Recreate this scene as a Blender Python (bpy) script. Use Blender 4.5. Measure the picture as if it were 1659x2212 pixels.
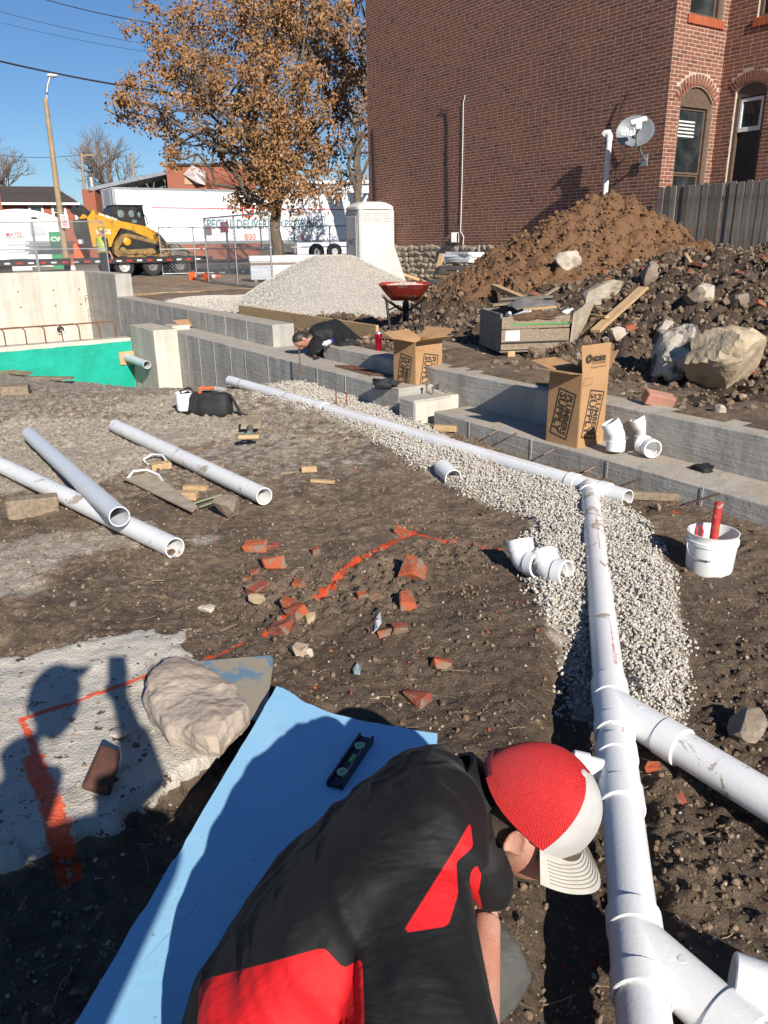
import bpy, math, random
import numpy as np
from mathutils import Vector, Matrix, Euler
for o in list(bpy.data.objects): bpy.data.objects.remove(o)
SC = bpy.context.scene; COL = SC.collection
# ---------------------------------------------------------------- camera, sky, sun, exposure
PX_F, CX, CY, CAM_Z = 1662.0, 829.5, 1106.0, 1.6      # focal length and centre of a 1659 x 2212 picture
PITCH = math.atan((1106 - 519) / 1662); ROLL = 0.014; AZ = math.radians(33.1)
_R0 = np.array([1, 0, 0.]); _U0 = np.array([0, math.sin(PITCH), math.cos(PITCH)]); FW = np.array([0, math.cos(PITCH), -math.sin(PITCH)])
RR = math.cos(ROLL) * _R0 - math.sin(ROLL) * _U0; UU = math.sin(ROLL) * _R0 + math.cos(ROLL) * _U0
CAMP = np.array([0, 0, CAM_Z])
cam = bpy.data.cameras.new('camera'); camo = bpy.data.objects.new('camera', cam); COL.objects.link(camo); SC.camera = camo
cam.sensor_fit = 'VERTICAL'; cam.sensor_height = 24; cam.lens = 24 * PX_F / 2212; cam.clip_start = 0.05; cam.clip_end = 2000
camo.matrix_world = Matrix(((RR[0], UU[0], -FW[0], 0), (RR[1], UU[1], -FW[1], 0), (RR[2], UU[2], -FW[2], CAM_Z), (0, 0, 0, 1)))
SUN_TO = Vector((-0.348, 0.880, -0.512)).normalized()          # the way the sunlight travels
wd = bpy.data.worlds.new('World'); SC.world = wd; wd.use_nodes = True
nt = wd.node_tree; nt.nodes.clear()
sky = nt.nodes.new('ShaderNodeTexSky'); sky.sky_type = 'NISHITA'; sky.sun_disc = False
sky.sun_elevation = math.asin(-SUN_TO.z); sky.sun_rotation = math.atan2(-SUN_TO.x, -SUN_TO.y)
sky.air_density = 1.0; sky.dust_density = 0.0; sky.ozone_density = 8.0
bg = nt.nodes.new('ShaderNodeBackground'); bg.inputs[1].default_value = 0.066
wo = nt.nodes.new('ShaderNodeOutputWorld'); nt.links.new(sky.outputs[0], bg.inputs[0]); nt.links.new(bg.outputs[0], wo.inputs[0])
sl = bpy.data.lights.new('sun', 'SUN'); sl.energy = 5.0; sl.angle = math.radians(0.53); sl.color = (1, 0.94, 0.85)
so = bpy.data.objects.new('sun', sl); COL.objects.link(so); so.rotation_euler = SUN_TO.to_track_quat('-Z', 'Y').to_euler()
SC.view_settings.view_transform = 'Standard'; SC.view_settings.look = 'None'; SC.view_settings.exposure = 0.50; SC.view_settings.gamma = 1
SC.view_settings.use_curve_mapping = False
SC.render.engine = 'CYCLES'; SC.cycles.use_denoising = True; SC.cycles.max_bounces = 5; SC.cycles.diffuse_bounces = 3; SC.cycles.use_adaptive_sampling = True; SC.cycles.adaptive_threshold = 0.02; SC.cycles.transparent_max_bounces = 12

# ---------------------------------------------------------------- places: picture point -> place on a known plane
def ray(x, y): return (x - CX) / PX_F * RR - (y - CY) / PX_F * UU + FW
def gz(x, y, z=0.0):
    d = ray(x, y); return CAMP + (z - CAM_Z) / d[2] * d
def gd(x, y, dep): return CAMP + dep * ray(x, y)
UV_ = np.array([-math.sin(AZ), math.cos(AZ), 0]); VV_ = np.array([math.cos(AZ), math.sin(AZ), 0])
def gb(x, y, b):
    d = ray(x, y); return CAMP + b / (d @ VV_) * d
def ga(x, y, a):
    d = ray(x, y); return CAMP + a / (d @ UV_) * d
def Wd(a, b, z=0.0): p = a * UV_ + b * VV_; return Vector((p[0], p[1], z))     # site grid (a along the walls, b across) -> world
def Sab(p): p = np.array(p); return float(p @ UV_), float(p @ VV_)
def pix(P):
    d = np.asarray(P, float) - CAMP; f = d @ FW
    return np.stack([CX + PX_F * (d @ RR) / f, CY - PX_F * (d @ UU) / f], -1)
SITE = Matrix.Rotation(AZ, 4, 'Z')

# ---------------------------------------------------------------- noise (numpy)
def _hash(ix, iy, s):
    h = (ix.astype(np.int64) * 374761393 + iy.astype(np.int64) * 668265263 + s * 1442695041) & 0x7fffffff
    h = (h ^ (h >> 13)) * 1274126177 & 0x7fffffff
    return ((h ^ (h >> 16)) & 0xffff) / 65535.0
def vnoise(x, y, s=0):
    x = np.asarray(x, float); y = np.asarray(y, float)
    ix = np.floor(x); iy = np.floor(y); fx = x - ix; fy = y - iy
    fx = fx * fx * fx * (fx * (fx * 6 - 15) + 10); fy = fy * fy * fy * (fy * (fy * 6 - 15) + 10)
    a = _hash(ix, iy, s); b = _hash(ix + 1, iy, s); c = _hash(ix, iy + 1, s); d = _hash(ix + 1, iy + 1, s)
    return (a * (1 - fx) + b * fx) * (1 - fy) + (c * (1 - fx) + d * fx) * fy - 0.5
def fbm(x, y, sc, octv=4, s=0, gain=0.5, ridge=False):
    r = 0; am = 1
    for i in range(octv):
        f = sc * 2.03 ** i; n = vnoise(x * f + 17.3 * i, y * f - 9.1 * i, s + i)
        r = r + am * (0.5 - abs(n) * 2 if ridge else n); am *= gain
    return r
def cell(x, y, sc, s=0):
    # distance to nearest jittered feature point: lumps of soil
    x = np.asarray(x) * sc; y = np.asarray(y) * sc; ix = np.floor(x); iy = np.floor(y); best = np.full(np.shape(x), 9.0)
    for dx in (-1, 0, 1):
        for dy in (-1, 0, 1):
            cx = ix + dx; cy = iy + dy
            best = np.minimum(best, (cx + _hash(cx, cy, s) - x) ** 2 + (cy + _hash(cx, cy, s + 7) - y) ** 2)
    return np.sqrt(best)
def sstep(e0, e1, x): t = np.clip((np.asarray(x, float) - e0) / (e1 - e0), 0, 1); return t * t * (3 - 2 * t)
def poly_sd(px, py, poly):
    # signed distance to a polygon, negative inside
    px = np.asarray(px, float); py = np.asarray(py, float); d = np.full(px.shape, 1e9); ins = np.zeros(px.shape, bool)
    n = len(poly)
    for i in range(n):
        x0, y0 = poly[i]; x1, y1 = poly[(i + 1) % n]; ex, ey = x1 - x0, y1 - y0
        t = np.clip(((px - x0) * ex + (py - y0) * ey) / (ex * ex + ey * ey + 1e-12), 0, 1)
        d = np.minimum(d, (px - x0 - t * ex) ** 2 + (py - y0 - t * ey) ** 2)
        c = ((y0 > py) != (y1 > py)) & (px < (x1 - x0) * (py - y0) / (y1 - y0 + 1e-12) + x0); ins ^= c
    return np.where(ins, -1, 1) * np.sqrt(d)
def line_d(px, py, pts):
    d = np.full(np.shape(px), 1e9)
    for (x0, y0), (x1, y1) in zip(pts[:-1], pts[1:]):
        ex, ey = x1 - x0, y1 - y0; t = np.clip(((px - x0) * ex + (py - y0) * ey) / (ex * ex + ey * ey), 0, 1)
        d = np.minimum(d, (px - x0 - t * ex) ** 2 + (py - y0 - t * ey) ** 2)
    return np.sqrt(d)

# ---------------------------------------------------------------- shapes: each returns (V, F)
def box(sx, sy, sz, at=(0, 0, 0), bev=0.0):
    hx, hy, hz = sx / 2, sy / 2, sz / 2; at = np.array(at, float)
    if not bev:
        V = np.array([(x, y, z) for x in (-hx, hx) for y in (-hy, hy) for z in (-hz, hz)]) + at
        return V, [(0, 1, 3, 2), (4, 6, 7, 5), (0, 4, 5, 1), (2, 3, 7, 6), (0, 2, 6, 4), (1, 5, 7, 3)]
    V = []; idx = {}
    for i in (-1, 1):
        for j in (-1, 1):
            for k in (-1, 1):
                for ax in range(3):
                    p = [i * (hx - bev), j * (hy - bev), k * (hz - bev)]; p[ax] = (i, j, k)[ax] * (hx, hy, hz)[ax]
                    idx[i, j, k, ax] = len(V); V.append(p)
    F = []
    for ax in range(3):
        o1, o2 = (ax + 1) % 3, (ax + 2) % 3
        for s in (-1, 1):
            q = []
            for t1, t2 in ((-1, -1), (1, -1), (1, 1), (-1, 1)):
                c = [0, 0, 0]; c[ax] = s; c[o1] = t1; c[o2] = t2; q.append(idx[c[0], c[1], c[2], ax])
            F.append(tuple(q if s > 0 else q[::-1]))
        for t1 in (-1, 1):
            for t2 in (-1, 1):
                q = []
                for s in (-1, 1):
                    c = [0, 0, 0]; c[ax] = s; c[o1] = t1; c[o2] = t2
                    e = [idx[c[0], c[1], c[2], o1], idx[c[0], c[1], c[2], o2]]; q += e if s < 0 else e[::-1]
                F.append(tuple(q if t1 * t2 < 0 else q[::-1]))
    for i in (-1, 1):
        for j in (-1, 1):
            for k in (-1, 1):
                q = [idx[i, j, k, 0], idx[i, j, k, 1], idx[i, j, k, 2]]; F.append(tuple(q if i * j * k > 0 else q[::-1]))
    return np.array(V) + at, F
def tube(path, r, n=12, caps=True):
    P = np.array(path, float); m = len(P); r = np.broadcast_to(np.asarray(r, float), (m,))
    Tn = np.gradient(P, axis=0) if m > 2 else np.repeat((P[1] - P[0])[None], m, 0)
    Tn /= np.linalg.norm(Tn, axis=1)[:, None] + 1e-12
    ref = np.array([0, 0, 1.]) if abs(Tn[0][2]) < 0.9 else np.array([1., 0, 0])
    N = np.cross(Tn[0], ref); N /= np.linalg.norm(N); V = []
    for i in range(m):
        N = N - Tn[i] * (N @ Tn[i]); N /= np.linalg.norm(N); Bn = np.cross(Tn[i], N)
        for k in range(n):
            a = 2 * math.pi * k / n; V.append(P[i] + r[i] * (math.cos(a) * N + math.sin(a) * Bn))
    F = [(i * n + k, i * n + (k + 1) % n, (i + 1) * n + (k + 1) % n, (i + 1) * n + k) for i in range(m - 1) for k in range(n)]
    if caps: F += [tuple(range(n))[::-1], tuple(range((m - 1) * n, m * n))]
    return np.array(V), F
def lathe(prof, n=24, caps=True):
    V = [(r * math.cos(2 * math.pi * k / n), r * math.sin(2 * math.pi * k / n), z) for r, z in prof for k in range(n)]; m = len(prof)
    F = [(i * n + k, i * n + (k + 1) % n, (i + 1) * n + (k + 1) % n, (i + 1) * n + k) for i in range(m - 1) for k in range(n)]
    if caps: F += [tuple(range(n))[::-1], tuple(range((m - 1) * n, m * n))]
    return np.array(V, float), F
def pipe_shell(prof, n=28):
    # closed profile (r, z) turned round z: hollow pipes and fittings
    V, F = lathe(prof, n, False); m = len(prof)
    F += [((m - 1) * n + k, (m - 1) * n + (k + 1) % n, (k + 1) % n, k) for k in range(n)]
    return V, F
def prism(poly, z0, z1):
    n = len(poly); V = [(x, y, z0) for x, y in poly] + [(x, y, z1) for x, y in poly]
    ar = sum(poly[i][0] * poly[(i + 1) % n][1] - poly[(i + 1) % n][0] * poly[i][1] for i in range(n))
    F = [tuple(range(n))[::-1], tuple(range(n, 2 * n))] + [(i, (i + 1) % n, n + (i + 1) % n, n + i) for i in range(n)]
    if ar < 0: F = [f[::-1] for f in F]
    return np.array(V, float), F
def loft(rings, caps=True):
    n = len(rings[0]); m = len(rings); V = np.concatenate([np.array(r, float) for r in rings])
    F = [(i * n + k, i * n + (k + 1) % n, (i + 1) * n + (k + 1) % n, (i + 1) * n + k) for i in range(m - 1) for k in range(n)]
    if caps: F += [tuple(range(n))[::-1], tuple(range((m - 1) * n, m * n))]
    return V, F
def ring(c, ax1, ax2, r1, r2, n=24, p=2.0):
    c = np.array(c, float); ax1 = np.array(ax1, float); ax2 = np.array(ax2, float); out = []
    for k in range(n):
        a = 2 * math.pi * k / n; ca, sa = math.cos(a), math.sin(a)
        out.append(c + ax1 * r1 * math.copysign(abs(ca) ** (2 / p), ca) + ax2 * r2 * math.copysign(abs(sa) ** (2 / p), sa))
    return out
_ico = {}
def ico(sub=1):
    if sub in _ico: return _ico[sub]
    import bmesh
    bm = bmesh.new(); bmesh.ops.create_icosphere(bm, subdivisions=sub, radius=1.0); bm.verts.ensure_lookup_table()
    V = np.array([v.co[:] for v in bm.verts]); F = [tuple(v.index for v in f.verts) for f in bm.faces]; bm.free()
    _ico[sub] = (V, F); return V, F
def rock(seed, sub=2, size=(1, 1, 1), rough=0.25, facets=9):
    # a stone: sphere cut by random planes, then roughened
    rg = np.random.default_rng(seed); V, F = ico(sub); V = V.copy()
    for _ in range(facets):
        n = rg.normal(size=3); n /= np.linalg.norm(n); d = rg.uniform(0.42, 0.78); h = V @ n; V = V - np.outer(np.maximum(h - d, 0), n)
    if rough: V = V * (1 + rough * 0.35 * (vnoise(V[:, 0] * 3 + seed, V[:, 1] * 3 + V[:, 2] * 2, seed) + 0.5 * vnoise(V[:, 0] * 7, V[:, 2] * 7 + V[:, 1] * 5, seed))[:, None])
    return V * np.array(size, float), F
def tf(VF, loc=(0, 0, 0), rz=0, rx=0, ry=0, s=1):
    V, F = VF; M = np.array(Euler((rx, ry, rz)).to_matrix()); return (V * s) @ M.T + np.array(loc, float), F
def along(VF, p0, p1, roll=0):
    # put a shape built along +z from p0 towards p1
    p0 = Vector(p0); d = (Vector(p1) - p0).normalized(); q = d.to_track_quat('Z', 'Y').to_matrix() @ Matrix.Rotation(roll, 3, 'Z')
    V, F = VF; return V @ np.array(q).T + np.array(p0), F
def plank(p0, p1, w, t, up=(0, 0, 1), bev=0.002):
    p0 = Vector(p0); p1 = Vector(p1); d = p1 - p0; L = d.length; d.normalize(); upv = Vector(up); x = d.cross(upv).normalized(); z = x.cross(d)
    V, F = box(w, L, t, bev=min(bev, t * .3)); M = np.array(Matrix((x, d, z)).transposed()); return V @ M.T + np.array((p0 + p1) / 2), F

# ---------------------------------------------------------------- objects
def obj(name, pieces, mats, parent=None, smooth=0, attrs=None):
    if isinstance(pieces, tuple): pieces = [pieces]
    if not isinstance(mats, (list, tuple)): mats = [mats]
    Vs, Fs, mi = [], [], []; off = 0
    for pc in pieces:
        V, F = pc[0], pc[1]; m = pc[2] if len(pc) > 2 else 0
        Vs.append(np.asarray(V, float)); Fs += [tuple(int(i) + off for i in f) for f in F]; mi += [m] * len(F); off += len(V)
    me = bpy.data.meshes.new(name); me.from_pydata(np.concatenate(Vs).tolist(), [], Fs)
    for m in mats: me.materials.append(m)
    if len(mats) > 1: me.polygons.foreach_set('material_index', mi)
    if smooth: shade(me, smooth)
    if attrs:
        for k, a in attrs.items():
            at = me.attributes.new(k, 'FLOAT', 'POINT'); at.data.foreach_set('value', np.asarray(a, np.float32))
    me.validate(); o = bpy.data.objects.new(name, me); COL.objects.link(o); o.parent = parent
    return o
def shade(me, ang):
    me.polygons.foreach_set('use_smooth', np.ones(len(me.polygons), bool))
    if ang < 179: me.set_sharp_from_angle(angle=math.radians(ang))
def tri_obj(name, V, T, mat, parent=None, smooth=False, attrs=None):
    # big triangle or quad soup, fast
    me = bpy.data.meshes.new(name); T = np.asarray(T, np.int32); k = T.shape[1]
    me.vertices.add(len(V)); me.vertices.foreach_set('co', np.asarray(V, np.float32).ravel())
    me.loops.add(T.size); me.loops.foreach_set('vertex_index', T.ravel())
    me.polygons.add(len(T)); me.polygons.foreach_set('loop_start', np.arange(0, T.size, k, dtype=np.int32))
    me.polygons.foreach_set('use_smooth', np.full(len(T), smooth))
    if attrs:
        for kk, a in attrs.items():
            at = me.attributes.new(kk, 'FLOAT', 'POINT'); at.data.foreach_set('value', np.asarray(a, np.float32))
    me.update(calc_edges=True); me.materials.append(mat); o = bpy.data.objects.new(name, me); COL.objects.link(o); o.parent = parent
    return o
def tag(o, label=None, cat=None, group=None, kind=None):
    for k, x in (('label', label), ('category', cat), ('group', group), ('kind', kind)):
        if x: o[k] = x
    return o
def thing(name, label, cat, loc=(0, 0, 0), rz=0.0, group=None):
    o = bpy.data.objects.new(name, None); COL.objects.link(o); o.location = loc; o.rotation_euler = (0, 0, rz); o.empty_display_size = .2
    return tag(o, label, cat, group)
def inst(name, src, parent=None, loc=None, rot=None, scale=None):
    o = bpy.data.objects.new(name, src.data if hasattr(src, 'data') else src); COL.objects.link(o); o.parent = parent
    if loc is not None: o.location = loc
    if rot is not None: o.rotation_euler = rot
    if scale is not None: o.scale = (scale,) * 3 if np.isscalar(scale) else scale
    return o
def text_geo(s, size, res=2, align='CENTER', spacing=1.0, bold=0.0, shear=0.0):
    c = bpy.data.curves.new('lettering', 'FONT'); c.body = s; c.size = size; c.resolution_u = res; c.align_x = align; c.align_y = 'CENTER'
    c.space_character = spacing; c.offset = bold; c.shear = shear; c.fill_mode = 'FRONT'
    o = bpy.data.objects.new('lettering', c); COL.objects.link(o); dg = bpy.context.evaluated_depsgraph_get(); dg.update()
    me = o.evaluated_get(dg).to_mesh(); V = np.array([v.co[:] for v in me.vertices]); F = [tuple(p.vertices) for p in me.polygons]
    o.evaluated_get(dg).to_mesh_clear(); bpy.data.objects.remove(o); bpy.data.curves.remove(c)
    return (V, F) if len(V) else (np.zeros((3, 3)), [(0, 1, 2)])
def baked(name, pieces, mat, parent, mods, smooth=60):
    # join pieces, run modifiers, keep the result as a plain mesh
    o = obj(name, pieces, mat); 
    for typ, kw in mods:
        md = o.modifiers.new(typ, typ)
        for k, x in kw.items(): setattr(md, k, x)
    dg = bpy.context.evaluated_depsgraph_get(); dg.update(); me = bpy.data.meshes.new_from_object(o.evaluated_get(dg))
    o.modifiers.clear(); old = o.data; o.data = me; bpy.data.meshes.remove(old); me.name = name
    if not me.materials: me.materials.append(mat)
    if smooth: shade(me, smooth)
    o.parent = parent; return o

# ---------------------------------------------------------------- materials
def rgb(c): return (c[0], c[1], c[2], 1)
class NT:
    def __init__(s, name):
        s.m = bpy.data.materials.new(name); s.m.use_nodes = True; s.t = s.m.node_tree; s.p = s.t.nodes['Principled BSDF']; s.o = s.t.nodes['Material Output']
        s.tc = s.n('ShaderNodeTexCoord').outputs['Object']
    def n(s, typ, **kw):
        x = s.t.nodes.new(typ)
        for k, v in kw.items(): setattr(x, k, v)
        return x
    def l(s, a, b): s.t.links.new(a, b)
    def noise(s, scale, detail=4, rough=0.55, vec=None, dist=0.0, mapscale=None):
        x = s.n('ShaderNodeTexNoise'); x.inputs['Scale'].default_value = scale; x.inputs['Detail'].default_value = detail; x.inputs['Roughness'].default_value = rough; x.inputs['Distortion'].default_value = dist
        v = vec or s.tc
        if mapscale:
            mp = s.n('ShaderNodeMapping'); mp.inputs['Scale'].default_value = mapscale; s.l(v, mp.inputs['Vector']); v = mp.outputs[0]
        s.l(v, x.inputs['Vector']); return x.outputs['Fac']
    def ramp(s, fac, lo, hi, c0=0.0, c1=1.0):
        x = s.n('ShaderNodeMapRange'); x.inputs[1].default_value = lo; x.inputs[2].default_value = hi; x.inputs[3].default_value = c0; x.inputs[4].default_value = c1; x.interpolation_type = 'SMOOTHSTEP'
        s.l(fac, x.inputs[0]); return x.outputs[0]
    def mix(s, fac, a, b, mode='MIX'):
        x = s.n('ShaderNodeMix', data_type='RGBA', blend_type=mode)
        for sock, v in ((x.inputs[0], fac), (x.inputs[6], a), (x.inputs[7], b)):
            if isinstance(v, (int, float)): sock.default_value = v
            elif isinstance(v, tuple): sock.default_value = rgb(v)
            else: s.l(v, sock)
        return x.outputs[2]
    def math(s, op, a, b=0.0):
        x = s.n('ShaderNodeMath', operation=op)
        for sock, v in ((x.inputs[0], a), (x.inputs[1], b)):
            if isinstance(v, (int, float)): sock.default_value = v
            else: s.l(v, sock)
        return x.outputs[0]
    def attr(s, name): return s.n('ShaderNodeAttribute', attribute_name=name).outputs['Fac']
    def bump(s, h, dist=0.01, strength=1.0, prev=None):
        x = s.n('ShaderNodeBump'); x.inputs['Distance'].default_value = dist; x.inputs['Strength'].default_value = strength; s.l(h, x.inputs['Height'])
        if prev: s.l(prev, x.inputs['Normal'])
        return x.outputs[0]
    def fin(s, color=None, rough=0.8, normal=None, metal=0.0, spec=0.5, **kw):
        if color is not None:
            if isinstance(color, tuple): s.p.inputs['Base Color'].default_value = rgb(color)
            else: s.l(color, s.p.inputs['Base Color'])
        if isinstance(rough, (int, float)): s.p.inputs['Roughness'].default_value = rough
        else: s.l(rough, s.p.inputs['Roughness'])
        s.p.inputs['Metallic'].default_value = metal; s.p.inputs['Specular IOR Level'].default_value = spec
        if normal is not None: s.l(normal, s.p.inputs['Normal'])
        for k, v in kw.items(): s.p.inputs[k.replace('_', ' ')].default_value = v
        return s.m
def mat(name, c, c2=None, sc=6.0, rough=0.8, bump=0.0, bsc=None, metal=0.0, spec=0.4, lo=0.35, hi=0.65, mapscale=None, dirt=None, dsc=3.0, dlo=.52, dhi=.68, **kw):
    # two-tone noise colour, optional dirt patches, optional fine relief
    x = NT(name); col = c
    if c2 is not None: col = x.mix(x.ramp(x.noise(sc, 5, .6, mapscale=mapscale), lo, hi), c, c2)
    if dirt is not None: col = x.mix(x.ramp(x.noise(dsc, 6, .65), dlo, dhi), col, dirt)
    nrm = x.bump(x.noise(bsc or sc * 6, 4, .6, mapscale=mapscale), bump) if bump else None
    return x.fin(col, rough, nrm, metal, spec, **kw)
def wood(name, c, c2, grain=(3, 60, 60), **kw):
    x = NT(name); g = x.noise(1.0, 5, .6, mapscale=grain, dist=.4); col = x.mix(x.ramp(g, .3, .7), c, c2); d = x.ramp(x.noise(5, 4, .6), .5, .75)
    col = x.mix(x.math('MULTIPLY', d, .45), col, (c2[0] * .5, c2[1] * .48, c2[2] * .45)); return x.fin(col, .75, x.bump(g, .003), spec=.25, **kw)
# ================================================================ materials in common use
def soil_mat(name, dry, wet, dsc=1.2, use_attr=True, clay=None):
    x = NT(name); n1 = x.noise(3.0, 6, .65); n2 = x.noise(28, 5, .7); n3 = x.noise(140, 4, .7)
    f = x.ramp(n1, .35, .65)
    if use_attr: f = x.math('MULTIPLY', x.math('ADD', f, .35), x.attr('dry'))
    col = x.mix(f, wet, dry)
    col = x.mix(x.ramp(n2, .3, .75), x.mix(.55, col, (.02, .015, .01), 'MIX'), col)
    if clay: col = x.mix(x.math('MULTIPLY', x.attr('clay'), x.ramp(n2, .2, .45, .6, 1.0)), col, clay)
    col = x.mix(x.ramp(n3, .62, .74, 0, .5), col, (.36, .31, .25))
    if use_attr:
        dn = x.math('ADD', x.attr('dust'), x.math('MULTIPLY', x.math('SUBTRACT', x.noise(11, 6, .7), .5), 1.5))
        col = x.mix(x.ramp(dn, .35, .75), col, x.mix(x.ramp(x.noise(40, 4, .7), .35, .7), (.40, .335, .26), (.60, .525, .43)))
        sn = x.math('ADD', x.attr('slab'), x.math('MULTIPLY', x.math('SUBTRACT', x.noise(16, 5, .7), .5), .10))
        sc = x.mix(x.ramp(x.noise(9, 6, .7), .5, .72), (.52, .475, .41), (.40, .34, .265))
        sc = x.mix(x.ramp(x.noise(19, 5, .65), .60, .655), sc, (.10, .065, .045))
        col = x.mix(x.ramp(sn, .46, .5), col, sc)
        pn = x.math('ADD', x.attr('paint'), x.math('MULTIPLY', x.math('SUBTRACT', x.noise(38, 6, .8), .5), 2.6))
        col = x.mix(x.ramp(pn, .40, .85, 0, .9), col, (.85, .085, .015))
    vo = x.n('ShaderNodeTexVoronoi'); vo.inputs['Scale'].default_value = 95; x.l(x.tc, vo.inputs['Vector'])
    b = x.bump(n3, .008, 1.0); b = x.bump(vo.outputs['Distance'], .007, .6, b); b = x.bump(x.noise(48, 6, .75), .016, .9, b)
    if use_attr:
        for nd in x.t.nodes:
            if nd.bl_idname == 'ShaderNodeBump': x.l(x.math('SUBTRACT', 1.0, x.math('MULTIPLY', x.attr('slab'), .6)), nd.inputs['Strength'])
    return x.fin(col, x.ramp(n2, .3, .7, .55, .95), b, spec=.35)
M_SOIL = soil_mat('soil', (.345, .248, .168), (.135, .092, .061))
M_CLAY = soil_mat('spoil_heap_soil', (.155, .104, .068), (.080, .054, .037), use_attr=False, clay=(.20, .104, .050))
def stone_mat(name, c, c2, c3):
    x = NT(name); t = x.attr('tint'); col = x.mix(x.ramp(t, .0, .6), c, c2); col = x.mix(x.ramp(t, .75, 1.0), col, c3)
    col = x.mix(x.ramp(x.noise(60, 4, .6), .45, .7, 0, .45), col, (c[0] * .55, c[1] * .52, c[2] * .48))
    return x.fin(col, .9, x.bump(x.noise(220, 3, .6), .002), spec=.25)
M_GRAVEL = stone_mat('crushed_limestone', (.49, .455, .40), (.57, .53, .47), (.42, .37, .30))
M_CLOD = stone_mat('soil_clods', (.135, .094, .063), (.20, .140, .094), (.23, .168, .115))
M_CLAYCLOD = stone_mat('clay_clods', (.205, .108, .052), (.135, .080, .046), (.28, .155, .074))
M_PEB = stone_mat('pebbles', (.32, .27, .21), (.45, .39, .32), (.22, .16, .11))
M_REDBIT = stone_mat('brick_crumbs', (.33, .085, .035), (.26, .06, .03), (.42, .14, .07))
def concrete(name, c, c2, streak=True, sc=2.2, stain=(.30, .24, .17)):
    x = NT(name); n = x.noise(sc, 7, .65); col = x.mix(x.ramp(n, .3, .7), c, c2)
    if streak: col = x.mix(x.ramp(x.noise(1.0, 5, .6, mapscale=(5.5, 5.5, .35)), .42, .70, 0, .45), col, (c2[0] * .62, c2[1] * .61, c2[2] * .6))
    col = x.mix(x.ramp(x.noise(1.3, 5, .6), .58, .78, 0, .5), col, stain)
    col = x.mix(x.ramp(x.noise(70, 2, .5), .70, .74, 0, .6), col, (.09, .085, .08))
    ge = x.n('ShaderNodeNewGeometry'); sx = x.n('ShaderNodeSeparateXYZ'); x.l(ge.outputs['Normal'], sx.inputs[0])      # dust and crumbs lying on top faces
    col = x.mix(x.math('MULTIPLY', x.ramp(sx.outputs[2], .6, .9), x.ramp(x.noise(4.5, 6, .7), .38, .62, .15, .85)), col, x.mix(x.ramp(x.noise(60, 4, .7), .4, .65), (.36, .285, .205), (.50, .43, .34)))
    b = x.bump(x.noise(45, 5, .7), .005, .8); b = x.bump(x.noise(1.0, 5, .65, mapscale=(2.2, 2.2, 30)), .012, .8, b); b = x.bump(x.noise(5, 3, .6), .02, .5, b)
    return x.fin(col, .88, b, spec=.3)
M_CONC = concrete('grey_concrete', (.46, .435, .39), (.35, .33, .295))
M_CONCP = concrete('sunlit_pale_concrete', (.60, .555, .47), (.52, .48, .40), stain=(.47, .40, .29))  # lighter copy of the grey concrete, sunlight painted in for sun-facing walls
M_WOOD = wood('fresh_lumber', (.52, .36, .20), (.42, .28, .145), grain=(40, 2.5, 40))
M_WOODW = wood('weathered_wood', (.30, .235, .165), (.19, .145, .10), grain=(40, 2.5, 40))
M_WOODG = wood('grey_board', (.25, .225, .19), (.15, .13, .11), grain=(40, 2.5, 40))
M_STEEL = mat('dark_steel', (.16, .14, .125), (.24, .12, .06), sc=30, rough=.6, metal=.6)
M_RUST = mat('rusty_rebar', (.22, .095, .045), (.13, .06, .035), sc=40, rough=.85, bump=.002)
M_GALV = mat('galvanised_steel', (.45, .46, .47), (.33, .34, .35), sc=20, rough=.45, metal=.7)
M_BLACK = mat('black_plastic', (.015, .015, .016), (.03, .03, .03), sc=12, rough=.5)
M_WHITE = mat('white_plastic', (.78, .78, .76), (.70, .70, .67), sc=5, rough=.4)
M_ORANGE = mat('orange_plastic', (.80, .12, .025), (.62, .09, .02), sc=9, rough=.5)
def plank_obj(name, p0, p1, w, t, m, parent=None, up=(0, 0, 1), bev=.003, taper=None):
    p0 = Vector(p0); p1 = Vector(p1); d = p1 - p0; L = d.length; d.normalize(); x = d.cross(Vector(up)).normalized(); z = x.cross(d)
    VF = box(w, L, t, bev=min(bev, t * .3)); o = obj(name, VF, m)
    M = Matrix((x, d, z)).transposed().to_4x4(); M.translation = (p0 + p1) / 2; o.matrix_world = M
    if parent is not None: o.parent = parent; o.matrix_parent_inverse = parent.matrix_basis.inverted()
    return o
def scatter(name, P, S, m, seed=0, parent=None, squash=.75, nvar=10, sub=1, rough=.5):
    rg = np.random.default_rng(seed); P = np.asarray(P, float); N = len(P); Bs = []
    for k in range(nvar):
        V, F = rock(seed * 31 + k, sub, (1, rg.uniform(.7, 1), rg.uniform(.55, .95) * squash / .75), rough, 5); Bs.append(V)
    Bs = np.array(Bs); T = np.array(ico(sub)[1]); q = rg.normal(size=(N, 4)); q /= np.linalg.norm(q, axis=1)[:, None]; w, x, y, z = q.T
    R = np.stack([1 - 2 * (y * y + z * z), 2 * (x * y - z * w), 2 * (x * z + y * w), 2 * (x * y + z * w), 1 - 2 * (x * x + z * z), 2 * (y * z - x * w), 2 * (x * z - y * w), 2 * (y * z + x * w), 1 - 2 * (x * x + y * y)], -1).reshape(N, 3, 3)
    V = np.einsum('nij,nvj->nvi', R, Bs[rg.integers(0, nvar, N)]) * np.asarray(S)[:, None, None] + P[:, None, :]; nv = Bs.shape[1]
    F = (T[None] + (np.arange(N) * nv)[:, None, None]).reshape(-1, 3)
    o = tri_obj(name, V.reshape(-1, 3), F, m, parent, False, {'tint': np.repeat(rg.random(N), nv)}); return o

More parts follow.
